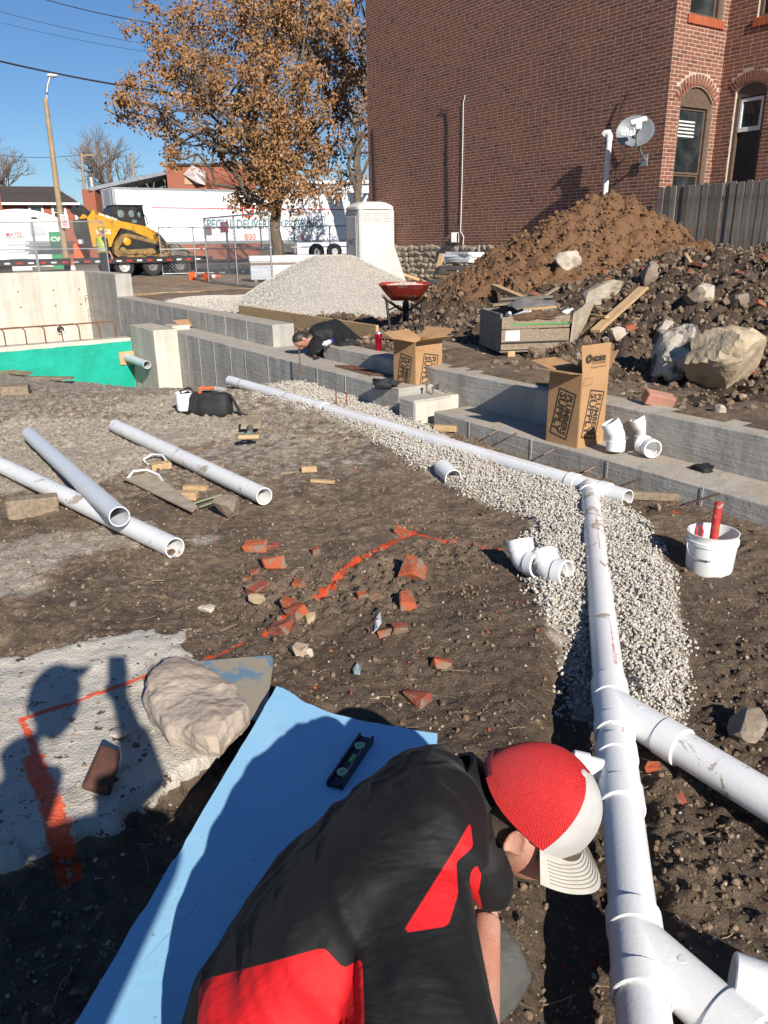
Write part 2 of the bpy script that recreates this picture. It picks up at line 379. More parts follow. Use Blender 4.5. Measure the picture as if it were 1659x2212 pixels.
# ================================================================ ground
def pxy(pts, z=0.0): return [tuple(gz(x, y, z)[:2]) for x, y in pts]
PIPE_A = gz(1392, 2212, .06); PIPE_T = gz(1272, 1052, .06); PIPE_END = gz(497, 822, .06)
_pd = (PIPE_T - PIPE_A)[:2]; _pd = _pd / np.linalg.norm(_pd)
def pipe_side(X, Y): return (X - PIPE_A[0]) * _pd[1] - (Y - PIPE_A[1]) * _pd[0]          # + right of the main pipe, - left
SLAB = pxy([(-260, 1420), (0, 1405), (60, 1402), (180, 1375), (330, 1350), (385, 1368), (402, 1420), (470, 1500), (480, 1620), (400, 1655), (330, 1695), (250, 1745), (100, 1815), (0, 1840), (-260, 1850)], .03)
BED_NEAR = pxy([(1215, 1050), (1150, 1100), (1150, 1230), (1178, 1340), (1225, 1400), (1262, 1500), (1330, 1530), (1462, 1530), (1475, 1450), (1440, 1250), (1395, 1130), (1300, 1075)], .03)
BED_FAR = pxy([(560, 838), (640, 828), (700, 838), (835, 885), (980, 950), (1235, 1035), (1290, 1075), (1150, 1110), (1090, 1092), (960, 1040), (830, 958), (700, 898), (545, 850)], .03)
DUST = [(pxy(q), w) for q, w in (
    ([(-150, 985), (30, 905), (250, 905), (420, 890), (560, 920), (470, 965), (330, 1000), (210, 1055), (60, 1060), (-150, 1080)], .85),
    ([(240, 885), (300, 850), (400, 845), (430, 880), (330, 900)], 1.0), ([(-50, 1180), (90, 1150), (330, 1120), (380, 1180), (160, 1210), (80, 1300), (-60, 1300)], .75),
    ([(390, 1165), (470, 1150), (480, 1180), (420, 1195)], .8), ([(-60, 1240), (45, 1225), (50, 1275), (-60, 1290)], .9), ([(640, 950), (800, 900), (950, 985), (760, 1000)], .45), ([(1000, 1000), (1200, 1010), (1330, 1075), (1450, 1120), (1400, 1150), (1250, 1130), (1050, 1080)], .3))]
PAINT = [(pxy(q), w) for q, w in (([(893, 1156), (845, 1188), (780, 1228), (742, 1252), (715, 1290), (690, 1312)], .03), ([(640, 1350), (600, 1362), (575, 1380)], .018), ([(530, 1395), (480, 1415), (440, 1425)], .012),
    ([(900, 1163), (960, 1178), (1000, 1182)], .014), ([(1020, 1180), (1085, 1195)], .018), ([(318, 1468), (240, 1490), (140, 1525), (45, 1556)], .017), ([(45, 1556), (62, 1590), (78, 1640)], .016), ([(70, 1640), (95, 1700), (118, 1760), (140, 1840)], .042), ([(1455, 1110), (1462, 1118)], .02))]
def heights(X, Y, A, B, fine=True):
    """site floor: height and surface attributes at world X, Y (A, B on the site grid)"""
    pit = np.zeros_like(X)
    k = .05 + .11 * sstep(1.2, 4.0, B); pit -= np.maximum(A - 8.3, 0) * k
    pit += .085 * np.exp(-(((X - .30) / .75) ** 2 + ((Y - 3.05) / .62) ** 2))
    s = pipe_side(X, Y); near = sstep(3.5, 2.5, Y)
    pit -= near * .10 * np.exp(-((s + .06) / .16) ** 4)
    pit -= near * .05 * sstep(.0, .25, s)
    hole = sstep(2.35, 1.95, Y + .5 * X + .12 * vnoise(X * 5, Y * 5, 3)) * sstep(-.30, -.5, X)
    pit -= .10 * hole
    sd = poly_sd(X, Y, SLAB) + .09 * fbm(X, Y, 7, 4, 5, .6); slab = sstep(.03, -.03, sd)
    bn = sstep(.10, -.08, poly_sd(X, Y, BED_NEAR)); bf = sstep(.10, -.10, poly_sd(X, Y, BED_FAR)); bed = np.maximum(bn, bf)
    pit += .034 * bed
    if fine:
        r = fbm(X, Y, 1.6, 4, 11) * .05 + fbm(X, Y, 9, 3, 21) * .022
        lump = np.clip(.55 - cell(X + .03 * vnoise(X * 20, Y * 20, 9), Y, 14, 4), 0, 1) * .050 + np.clip(.6 - cell(X + .012 * vnoise(X * 50, Y * 50, 19), Y, 30, 8), 0, 1) * .030
        rough = .35 + .65 * sstep(-.1, .2, fbm(X, Y, .9, 3, 33)) ; rough = np.where(slab > .5, .06, rough) 
        pit = pit + (r * .8 + lump * rough * 1.2) * (1 - .85 * slab)
    pit = pit * (1 - .75 * slab) + slab * (.028 + .010 * fbm(X, Y, 14, 4, 14))
    up = .40 + (fbm(X, Y, .8, 4, 41) * .10 + fbm(X, Y, 6, 3, 43) * .03 if fine else 0)
    z = np.where((B > 4.62) | (A > 19.66), up, pit)
    z = np.where((A > 13.55) & (A < 19.66) & (B < 4.62), -1.6, z)
    z = np.where((B > 4.62) & (B < 5.35) & (A > 8.15) & (A < 9.6), .02 + .1 * vnoise(X * 6, Y * 6, 2), z)      # trench in the gap of the wall
    dust = np.zeros_like(X)
    for q, w in DUST: dust = np.maximum(dust, w * sstep(.12, -.12, poly_sd(X, Y, q)))
    dust = np.maximum(dust, (.36 + .22 * sstep(.6, -.8, X)) * sstep(3.2, 6.0, Y) * (B < 4.6)); dust = np.maximum(dust, bed * 1.5)
    paint = np.zeros_like(X)
    for q, w in PAINT: paint = np.maximum(paint, sstep(w * 1.25, w * .45, line_d(X, Y, q)))
    dry = .30 + .75 * sstep(2.2, 4.5, Y - .35 * X) + .2 * vnoise(X * 1.5, Y * 1.5, 50)
    return z, {'dust': dust, 'slab': slab, 'paint': paint, 'dry': np.clip(dry, .1, 1.1)}
def axis(segs, far):
    v = [segs[0][0]]
    for a, b, st in segs: v += list(np.linspace(a, b, max(2, int(round((b - a) / st)) + 1))[1:])
    st = segs[-1][2]; w = v[-1]
    while w < far: st *= 1.22; w += st; v.append(w)
    st = segs[0][2]; w = v[0]; lo = []
    while w > -far: st *= 1.22; w -= st; lo.append(w)
    return np.array(lo[::-1] + v)
aa = axis([(.2, 4.2, .0145), (4.2, 9, .026), (9, 13.5, .05), (13.5, 13.6, .1), (13.6, 19.62, .6), (19.62, 19.70, .08), (19.70, 30, .3)], 500)
bb = axis([(-1.0, 3.0, .0145), (3.0, 4.15, .03), (4.15, 4.6, .15), (4.6, 4.64, .04), (4.64, 14, .25)], 500)
Ag, Bg = np.meshgrid(aa, bb, indexing='ij'); Xg = Ag * UV_[0] + Bg * VV_[0]; Yg = Ag * UV_[1] + Bg * VV_[1]
Zg, At = heights(Xg, Yg, Ag, Bg)
na, nb = Ag.shape; ii = (np.arange(na - 1)[:, None] * nb + np.arange(nb - 1)[None]).ravel()
GF = np.stack([ii, ii + 1, ii + nb + 1, ii + nb], -1)[:, ::-1]
ground = tri_obj('ground', np.stack([Xg, Yg, Zg], -1).reshape(-1, 3), GF, M_SOIL, None, True, {k: v.ravel() for k, v in At.items()}); tag(ground, kind='structure')
def gnd(x, y):
    X = np.atleast_1d(np.asarray(x, float)); Y = np.atleast_1d(np.asarray(y, float)); A = X * UV_[0] + Y * UV_[1]; B = X * VV_[0] + Y * VV_[1]
    return heights(X, Y, A, B)[0]
def on_ground(px, py, z=0.0):
    p = gz(px, py, z)
    for _ in range(3): p = gz(px, py, float(gnd(p[0], p[1])[0]))
    return p

# street and pavement beyond the site
M_ROAD = mat('worn_asphalt', (.17, .155, .135), (.24, .215, .18), sc=.8, rough=.9, bump=.003, bsc=60, dirt=(.30, .25, .185), dsc=.5)
road = obj('road', tf(box(300, 17, .1), Wd(37.5, 40, .37), AZ), M_ROAD); tag(road, kind='structure')
M_LITTER = mat('leaf_litter_verge', (.20, .135, .08), (.30, .21, .13), sc=7, rough=.95, bump=.02, bsc=25, dirt=(.38, .33, .27), dsc=1.5)
verge = obj('verge', tf(box(60, 9.0, .06), Wd(24.4, 20, .41), AZ), M_LITTER); tag(verge, kind='structure')

# loose soil, pebbles and crumbs in the pit (nobody could count them)
rg = np.random.default_rng(5)
def pit_points(n, seed, ylo=.9, yhi=9.0):
    r = np.random.default_rng(seed); y = ylo + (yhi - ylo) * r.random(n) ** 1.7; half = .62 * y + .4; x = r.uniform(-1, 1, n) * half
    A = x * UV_[0] + y * UV_[1]; B = x * VV_[0] + y * VV_[1]; k = (B < 4.05) & (A < 12.5); return x[k], y[k]
def stuff(name, n, seed, smin, smax, m, label, cat, bias=None, slab_ok=.06):
    x, y = pit_points(n, seed); r = np.random.default_rng(seed + 1); A = x * UV_[0] + y * UV_[1]; B = x * VV_[0] + y * VV_[1]; z, at = heights(x, y, A, B)
    keep = (at['slab'] < .3) | (r.random(len(x)) < slab_ok)
    if bias is not None: keep &= r.random(len(x)) < bias(x, y)
    x, y, z = x[keep], y[keep], z[keep]; s = smin * (smax / smin) ** (r.random(len(x)) ** 2.2)
    o = scatter(name, np.stack([x, y, z + s * .25], -1), s, m, seed); return tag(o, label, cat, kind='stuff')
stuff('soil_clods', 46000, 61, .003, .016, M_CLOD, 'crumbly brown soil clods covering the pit floor', 'soil', lambda x, y: .35 + .65 * sstep(-.1, .25, fbm(x, y, .9, 3, 33)))
stuff('pebbles', 5200, 71, .0025, .010, M_PEB, 'small pale pebbles scattered over the brown soil', 'pebbles', None, .8)
stuff('brick_crumbs', 2600, 81, .004, .017, M_REDBIT, 'orange red brick crumbs in the soil around the painted line', 'brick crumbs', lambda x, y: .04 + .9 * np.exp(-(((x - .0) / .7) ** 2 + ((y - 3.4) / .75) ** 2)), 0)

# gravel bedding along the pipe
def bed_points(poly, n, seed):
    r = np.random.default_rng(seed); q = np.array(poly); lo, hi = q.min(0) - .08, q.max(0) + .08; p = lo + (hi - lo) * r.random((n, 2))
    d = poly_sd(p[:, 0], p[:, 1], poly) + .10 * fbm(p[:, 0], p[:, 1], 5, 3, 77); pr = sstep(.08, -.06, d) ** 1.5; return p[r.random(n) < pr]
pn = np.concatenate([bed_points(BED_NEAR, 38000, 1), bed_points(BED_FAR, 115000, 2)])
zz = gnd(pn[:, 0], pn[:, 1]); ss = .0042 * (.0112 / .0042) ** rg.random(len(pn)); lift = rg.random(len(pn)) ** 2 * .022
gravel = scatter('gravel_bedding', np.stack([pn[:, 0], pn[:, 1], zz + lift + .002], -1), ss, M_GRAVEL, 9); tag(gravel, 'pale crushed limestone gravel bedding under the white pipe', 'gravel', kind='stuff')

ORD = ['first', 'second', 'third', 'fourth', 'fifth', 'sixth', 'seventh', 'eighth', 'ninth', 'tenth', 'eleventh', 'twelfth', 'thirteenth', 'fourteenth', 'fifteenth', 'sixteenth']
def order_labels(group, fmt, key=None):
    os_ = [o for o in COL.objects if o.get('group') == group]; bpy.context.view_layer.update(); os_.sort(key=key or (lambda o: pix(np.array((lambda m: m.translation + m.to_3x3() @ (sum((Vector(c) for c in o.bound_box), Vector()) / 8))(o.matrix_world)))[0]))
    for k, o in enumerate(os_): o['label'] = fmt % ORD[k]
# ================================================================ concrete foundations
SB = dict(rz=AZ)
def conc_thing(name, label, boxes, m, cat='foundation wall', seams=()):
    t = thing(name, label, cat, (0, 0, 0), AZ)
    for i, (b0, b1, a0, a1, z0, z1) in enumerate(boxes):
        P = [tf(box(b1 - b0, a1 - a0, z1 - z0, bev=.008), ((b0 + b1) / 2, (a0 + a1) / 2, (z0 + z1) / 2))]
        obj('concrete' if len(boxes) == 1 else ('wall_panel', 'end_pier')[min(i, 1)], P, m, t, 30)
    for (b, a, z0, z1, ax) in seams:
        w = .014 + .006 * random.random()
        obj('form_seam', box(.006 if ax == 'b' else w, w if ax == 'b' else .006, z1 - z0, (b, a, (z0 + z1) / 2)), m, t)
    return t
random.seed(3)
ft = conc_thing('footing', 'low grey concrete footing ledge holding the nearer cardboard box', [(4.1, 4.9, -2.5, 5.45, -.3, .147)], M_CONC, 'footing', [(4.0985, a, -.02, .14, 'b') for a in (4.95, 4.2, 3.45, 2.7, 1.9)])
conc_thing('foundation_wall', 'long grey foundation wall running behind the two cardboard boxes', [(4.5, 4.77, -2.5, 8.17, -.2, .43)], M_CONC, seams=[(4.498, a, .16, .42, 'b') for a in (2.2, 4.4, 6.6)])
conc_thing('foundation_wall', 'grey stepped ledge wall between the concrete pier and the bolted block', [(4.1, 4.9, 6.0, 12.75, -1.2, .27)], M_CONC, seams=[(4.0985, a, -1, .262, 'b') for a in (6.45, 7.0, 7.62, 8.25, 8.9, 9.6, 10.1, 10.7, 11.3, 11.85)])
conc_thing('foundation_wall', 'grey upper wall segment left of the open trench with pale end', [(4.5, 4.82, 9.55, 16.99, -.6, .56)], M_CONC, seams=[(4.4985, a, .28, .55, 'b') for a in (10.4, 11.2, 12.0, 12.8, 13.6, 14.4, 15.2, 16.0)])
conc_thing('concrete_pier', 'pale concrete pier beside the green waterproofed wall', [(3.71, 4.096, 12.2, 13.44, -1.6, .32), (4.10, 4.40, 12.45, 12.8, .27, .345)], M_CONCP, 'pier', [(3.90, 12.1985, -.9, .31, 'a')])
gw = conc_thing('basement_wall', 'low basement wall coated bright green facing the pit', [(-4, 3.70, 13.45, 13.72, -1.8, .105)], M_CONCP, 'foundation wall')
M_GREEN = mat('green_waterproofing', (.004, .30, .205), (.006, .36, .255), sc=3, rough=.45, bump=.01, bsc=9, dirt=(.10, .42, .34), dsc=7, dlo=.6, dhi=.8)
nb_ = 160; bx = np.linspace(-3.9, 3.69, nb_); tz = .045 + .02 * fbm(bx, bx * 0, 2.2, 4, 3)
Vm = np.concatenate([np.stack([bx, np.full(nb_, 13.442), tz], -1), np.stack([bx, np.full(nb_, 13.442), np.full(nb_, -1.75)], -1), np.stack([bx, np.full(nb_, 13.452), tz], -1)])
obj('waterproof_coating', (Vm, [(i, i + 1, nb_ + i + 1, nb_ + i) for i in range(nb_ - 1)] + [(i, 2 * nb_ + i, 2 * nb_ + i + 1, i + 1) for i in range(nb_ - 1)]), M_GREEN, gw)
fw = conc_thing('foundation_wall', 'tall pale concrete wall at the far left catching the sun', [(-6, 4.498, 19.56, 19.86, -1.8, 1.02)], M_CONCP, seams=[(b, 19.558, -1, 1.01, 'a') for b in (2.15, 2.95, 3.7, 4.25)])
for b in (2.2, 3.0, 3.75, 4.32):
    for z in (.62, .28): obj('tie_stub', tf(box(.035, .02, .02), (b, 19.55, z)), M_STEEL, fw)
sw = conc_thing('foundation_wall', 'tall grey side wall with bent steel dowels left of the excavated yard', [(4.5, 4.84, 16.995, 19.9, -1.8, 1.01)], M_CONC)
ph = ga(130, 712, 19.55); pb = Sab(ph)[1]
sl_ = thing('pipe_sleeve', 'round dark pipe hole with white drip in the tall pale wall', 'pipe sleeve', Wd(19.552, pb, ph[2]), AZ)
obj('sleeve_ring', tf(pipe_shell([(.085, 0), (.10, 0), (.10, .05), (.085, .05)], 24), (0, .0, 0), rx=math.radians(90)), M_WHITE, sl_, 30)
obj('dark_opening', tf(lathe([(.084, 0), (.084, .01)], 24), (0, -.012, 0), rx=math.radians(90)), M_BLACK, sl_, 30)
obj('drip', loft([ring((0.02, -.03, .0), (1, 0, 0), (0, 1, 0), .03, .03, 8), ring((.05, -.03, -.12), (1, 0, 0), (0, 1, 0), .032, .02, 8), ring((.07, -.02, -.26), (1, 0, 0), (0, 1, 0), .02, .012, 8)]), M_WHITE, sl_, 60)
# steel dowels bent out of the side wall
dow = tube([(0, 0, 0), (-.08, -.01, 0), (-.095, -.01, -.015), (-.09, -.05, -.13)], .0055, 6)
dsrc = None
for k, (x, y) in enumerate([(192, 638), (208, 641), (222, 645), (238, 650), (199, 669), (213, 671), (227, 676), (242, 681), (257, 686), (273, 692), (290, 698), (308, 705), (326, 711)]):
    p = gb(x, y, 4.495); a, b = Sab(p)
    o = inst('steel_dowel', dsrc, None, Wd(a, 4.49, p[2]), (0, 0, AZ)) if dsrc else obj('steel_dowel', dow, M_STEEL, None, 60)
    if not dsrc: o.location = Wd(a, 4.49, p[2]); o.rotation_euler = (0, 0, AZ); dsrc = o
    tag(o, 'short bent steel dowel sticking out of the grey side wall', 'dowel', 'steel dowels in the grey side walls')
# rebar hoops on the green wall
hoop = tube([(0, 0, -.05), (0, 0, .22), (-.03, .01, .262), (-.08, .02, .275), (-.62, .06, .262)], .011, 8); hs = None
for k, x in enumerate([-5, 35, 76, 118, 157, 193, 230, 274, 310]):
    b = 1.67 + (x / 332) * (4.11 - 1.67) - .45; o = inst('rebar_hoop', hs) if hs else obj('rebar_hoop', hoop, M_RUST, None, 60); hs = hs or o
    o.location = Wd(13.58, b, .10); o.rotation_euler = (0, 0, AZ + .05 * math.sin(k * 2.1)); tag(o, 'bent rusty rebar standing in the top of the green wall', 'rebar', 'rusty rebar hoops along the green wall')
# bolted block
pc = gz(895, 921, .0); ba, bbv = Sab(pc)
blk = thing('concrete_block', 'short concrete block with anchor bolts in front of the farther cardboard box', 'concrete block', Wd(ba, bbv, -.02), AZ)
BTOP = gb(895, 866, bbv)[2]
blk_len = Sab(gb(861, 865, bbv))[0] - ba
obj('block_body', tf(box(.42, blk_len, BTOP + .02, bev=.012), (.21, blk_len / 2, (BTOP + .02) / 2)), M_CONC, blk, 30)
obj('sunlit_end_face', tf(box(.41, .012, BTOP, bev=.004), (.21, -.006, BTOP / 2)), M_CONCP, blk, 30)  # thin paler slab, paints sunlight onto this side of the block
obj('upper_pad', tf(box(.62, .46, .14, bev=.01), (.735, .24, BTOP - .052)), M_CONCP, blk, 30)
M_BOLT = mat('zinc_bolt', (.42, .40, .37), (.30, .26, .22), sc=50, rough=.4, metal=.8)
for (x, y) in ((.30, .12), (.36, .3), (.47, .12), (.50, .28), (.62, .12), (.68, .30)):
    b = obj('anchor_bolt', [tube([(x, y, BTOP), (x, y, BTOP + .085)], .010, 8), tf(lathe([(.017, 0), (.017, .016)], 6), (x, y, BTOP + .078))], M_BOLT, blk, 40)
# black tie wires lying along the footing face
for k, (x0, y0, x1, y1) in enumerate([(1090, 947, 1117, 935), (1175, 982, 1198, 970), (1262, 1020, 1285, 1008), (1338, 1053, 1385, 1033), (1480, 1090, 1555, 1066), (1056, 940, 1075, 930)]):
    o = obj('form_tie', tube([gb(x0, y0, 4.02), gb(x1, y1, 4.095)], .006, 6), M_STEEL); tag(o, 'rusty form tie poking out of the footing face', 'form tie', 'form ties in the footing')

# ================================================================ brick building
M_MORTAR = mat('lime_mortar', (.50, .405, .32), (.40, .315, .245), sc=9, rough=.95, bump=.004, bsc=50)
def brick_mat(name, c, c2, c3):
    x = NT(name); t = x.attr('tint'); col = x.mix(x.ramp(t, .0, .7), c, c2); col = x.mix(x.ramp(t, .84, .95), col, c3)
    col = x.mix(x.ramp(x.noise(18, 5, .7), .5, .75, 0, .5), col, (c[0] * .55, c[1] * .55, c[2] * .6)); col = x.mix(x.ramp(x.noise(.55, 4, .6, vec=x.n('ShaderNodeNewGeometry').outputs['Position']), .45, .70, 0, .45), col, (c[0] * .62, c[1] * .70, c[2] * .70)); return x.fin(col, .85, x.bump(x.noise(120, 4, .7), .003), spec=.3)
M_BRICK = brick_mat('old_red_brick', (.205, .080, .052), (.24, .096, .062), (.14, .058, .045))
M_SILLB = brick_mat('orange_sill_brick', (.42, .11, .05), (.36, .085, .04), (.46, .15, .07))
BW, BA0, BA1, BB2 = 13.66, 10.79, 21.55, 15.23
ZB0, ZB1 = 1.44, 9.7
house = thing('brick_house', 'tall old red brick house with arched windows and stone base', 'house', (0, 0, 0), AZ)
BL, BH, BP, BC = .207, .057, .2185, .0685
def brick_v(l, h, d):      # front at -d (towards -x local of wall), bevelled front edge
    e = .004; V = np.array([(0, -l / 2, -h / 2), (0, l / 2, -h / 2), (0, l / 2, h / 2), (0, -l / 2, h / 2), (-d, -l / 2 + e, -h / 2 + e), (-d, l / 2 - e, -h / 2 + e), (-d, l / 2 - e, h / 2 - e), (-d, -l / 2 + e, h / 2 - e)])
    return V, [(4, 7, 6, 5), (0, 4, 5, 1), (1, 5, 6, 2), (2, 6, 7, 3), (3, 7, 4, 0)]
def win_rect(pts, plane, v):
    return [(Sab((ga if plane == 'a' else gb)(x, y, v))[1 if plane == 'a' else 0], (ga if plane == 'a' else gb)(x, y, v)[2]) for x, y in pts]
w2 = win_rect([(1471, 215), (1541, 215), (1500, 186)], 'a', BA0); W2L, W2R, W2S, W2T = w2[0][0], w2[1][0], w2[0][1], w2[2][1]
u2 = win_rect([(1489, 36), (1560, 40)], 'a', BA0); U2L, U2R, U2B = u2[0][0], u2[1][0], (u2[0][1] + u2[1][1]) / 2
w3 = win_rect([(1590, 200), (1656, 205), (1622, 178)], 'b', BB2); W3L, W3R, W3S, W3T = w3[0][0], w3[1][0], w3[0][1], w3[2][1]    # a runs down to the right
OPEN = {'W2': [(W2L, W2R, 1.75, W2S, W2T), (U2L, U2R, U2B, U2B + 2.2, U2B + 2.45)], 'W3': [(W3R, W3L, 1.6, W3S, W3T), (W3R - .15, W3L - .25, U2B - .05, U2B + 2.2, U2B + 2.45)], 'W1': []}
def inside(wall, s, z, ml=.0):
    for l, r, zb, zs, zt in OPEN[wall]:
        if l - ml < s < r + ml and zb - .07 < z:
            c = (l + r) / 2; hw = (r - l) / 2; top = zs + (zt - zs) * (1 - ((s - c) / hw) ** 2) + .235
            if z < top: return True
    return False
bricks = []     # (wall, s, z, length, tint)
rb = random.Random(8)
for wall, s0, s1 in (('W1', BA0, BA1), ('W2', BW, BB2), ('W3', 4.2, BA0)):
    for c in range(int((ZB1 - ZB0) / BC)):
        z = ZB0 + (c + .5) * BC; s = s0 + (BP / 2 if c % 2 else 0); 
        if c % 2: bricks.append((wall, s0 + BP / 4 - .003, z, BL / 2 - .006, rb.random()))
        while s + BP / 2 < s1:
            l = BL
            if rb.random() < .05: l = BL / 2
            cc = s + (l + .0115) / 2
            if cc + l / 2 < s1: bricks.append((wall, cc + rb.uniform(-.0015, .0015), z + rb.uniform(-.0015, .0015), l, rb.random()))
            s += l + .0115
        last = max(q[1] + q[3] / 2 for q in bricks[-3:] if q[0] == wall and abs(q[2] - z) < .01); g = s1 - last - .012
        if g > .02: bricks.append((wall, last + .0115 + g / 2, z, g - .001, rb.random()))
keep = []
for w, s, z, l, t in bricks:
    hit = False
    for q in (s - l / 2, s, s + l / 2): hit |= inside(w, q, z)
    if hit:
        continue
    keep.append((w, s, z, l, t))
# fill the gaps at the reveals with cut bricks
for wall in ('W2', 'W3'):
    for l, r, zb, zs, zt in OPEN[wall]:
        for c in range(int((ZB1 - ZB0) / BC)):
            z = ZB0 + (c + .5) * BC
            if zb - .07 < z < zs + .1:
                for side, e in ((-1, l), (1, r)):
                    lim = [s + side * ll / 2 * -1 for w, s, zz, ll, t in keep if w == wall and abs(zz - z) < .02 and (s - e) * side > 0]
                    g = (min(lim) - e if side > 0 else e - max(lim)) if lim else (abs({'W2': (BW, BB2), 'W3': (4.2, BA0)}[wall][side > 0] - e))
                    if g > .03: keep.append((wall, e + side * (g - .008) / 2, z, g - .012, rb.random()))
FRAME = {'W1': lambda s, z: (BW, s, z, 0), 'W2': lambda s, z: (s, BA0, z, math.pi / 2), 'W3': lambda s, z: (BB2, s, z, 0)}
def score(k):
    w, s, z, l, t = k; x, y, zz, r = FRAME[w](s, z); p = np.array(Wd(y, x, zz)); q = pix(p)
    if not (0 < q[0] < 1659 and 0 < q[1] < (404 if w == 'W1' else 395)): return 0
    return l * (.62 if w == 'W2' else .77) / np.linalg.norm(p - CAMP) ** 2
keep.sort(key=score, reverse=True)
def place_brick(w, s, z, l, d=.0025):
    x, y, zz, r = FRAME[w](s, z); V, F = brick_v(l, BH, d); M = np.array(Matrix.Rotation(r, 3, 'Z')); return V @ M.T + np.array((x, y, zz)), F, r
bmesh_c = {}
for (w, s, z, l, t) in keep[:300]:
    key = (round(l, 2), int(t * 8)); x, y, zz, r = FRAME[w](s, z)
    if key not in bmesh_c:
        V, F = brick_v(l, BH, .0025); o = obj('brick', (V, F), M_BRICK, house, 0, {'tint': np.full(len(V), t)}); bmesh_c[key] = o
    else: o = inst('brick', bmesh_c[key], house)
    o.location = (x, y, zz); o.rotation_euler = (0, 0, r)
Vs, Fs, Ts, off = [], [], [], 0
for (w, s, z, l, t) in keep[300:]:
    V, F, r = place_brick(w, s, z, l); Vs.append(V); Fs.append(np.array(F) + off); off += len(V); Ts.append(np.full(len(V), t))
bo = tri_obj('brickwork', np.concatenate(Vs), np.concatenate(Fs), M_BRICK, house, False, {'tint': np.concatenate(Ts)}); tag(bo, kind='stuff')
# mortar skin with openings, and the bulk of the house behind
def skin(wall, s0, s1, d):
    P = []; ss = sorted(set([s0, s1] + [e for l, r, *_ in OPEN[wall] for e in (max(s0, l), min(s1, r))]))
    for x0, x1 in zip(ss[:-1], ss[1:]):
        zz = [(ZB0 - .02, ZB1)]
        for l, r, zb, zs, zt in OPEN[wall]:
            if l - 1e-4 <= x0 and x1 <= r + 1e-4:
                nz = []
                for q0, q1 in zz:
                    if zb > q0: nz.append((q0, min(q1, zb)))
                    if zt + .03 < q1: nz.append((max(q0, zt + .03), q1))
                zz = nz
        for q0, q1 in zz:
            if wall == 'W2': P.append(box(x1 - x0, d, q1 - q0, ((x0 + x1) / 2, BA0 + d / 2, (q0 + q1) / 2)))
            else:
                bx0 = BW if wall == 'W1' else BB2; P.append(box(d, x1 - x0, q1 - q0, (bx0 + d / 2, (x0 + x1) / 2, (q0 + q1) / 2)))
    return P
obj('mortar', skin('W1', BA0, BA1, .2) + skin('W2', BW + .2, BB2, .2) + skin('W3', 4.2, BA0, .2), M_MORTAR, house)
M_DARKIN = mat('dark_interior', (.02, .02, .022), rough=.9)
obj('core', [tf(prism([(BW + .2, BA1 - .01), (BW + .2, BA0 + .2), (BB2 + .2, BA0 + .2), (BB2 + .2, 4.2), (24, 4.2), (24, BA1 - .01)], .2, ZB1 + .6))], M_DARKIN, house)
obj('roof', [prism([(BW - .25, BA1 + .2), (BW - .25, BA0 - .2), (BB2 - .2, BA0 - .2), (BB2 - .2, 4.0), (24.2, 4.0), (24.2, BA1 + .2)], ZB1 + .6, ZB1 + .75)], M_WOODG, house)
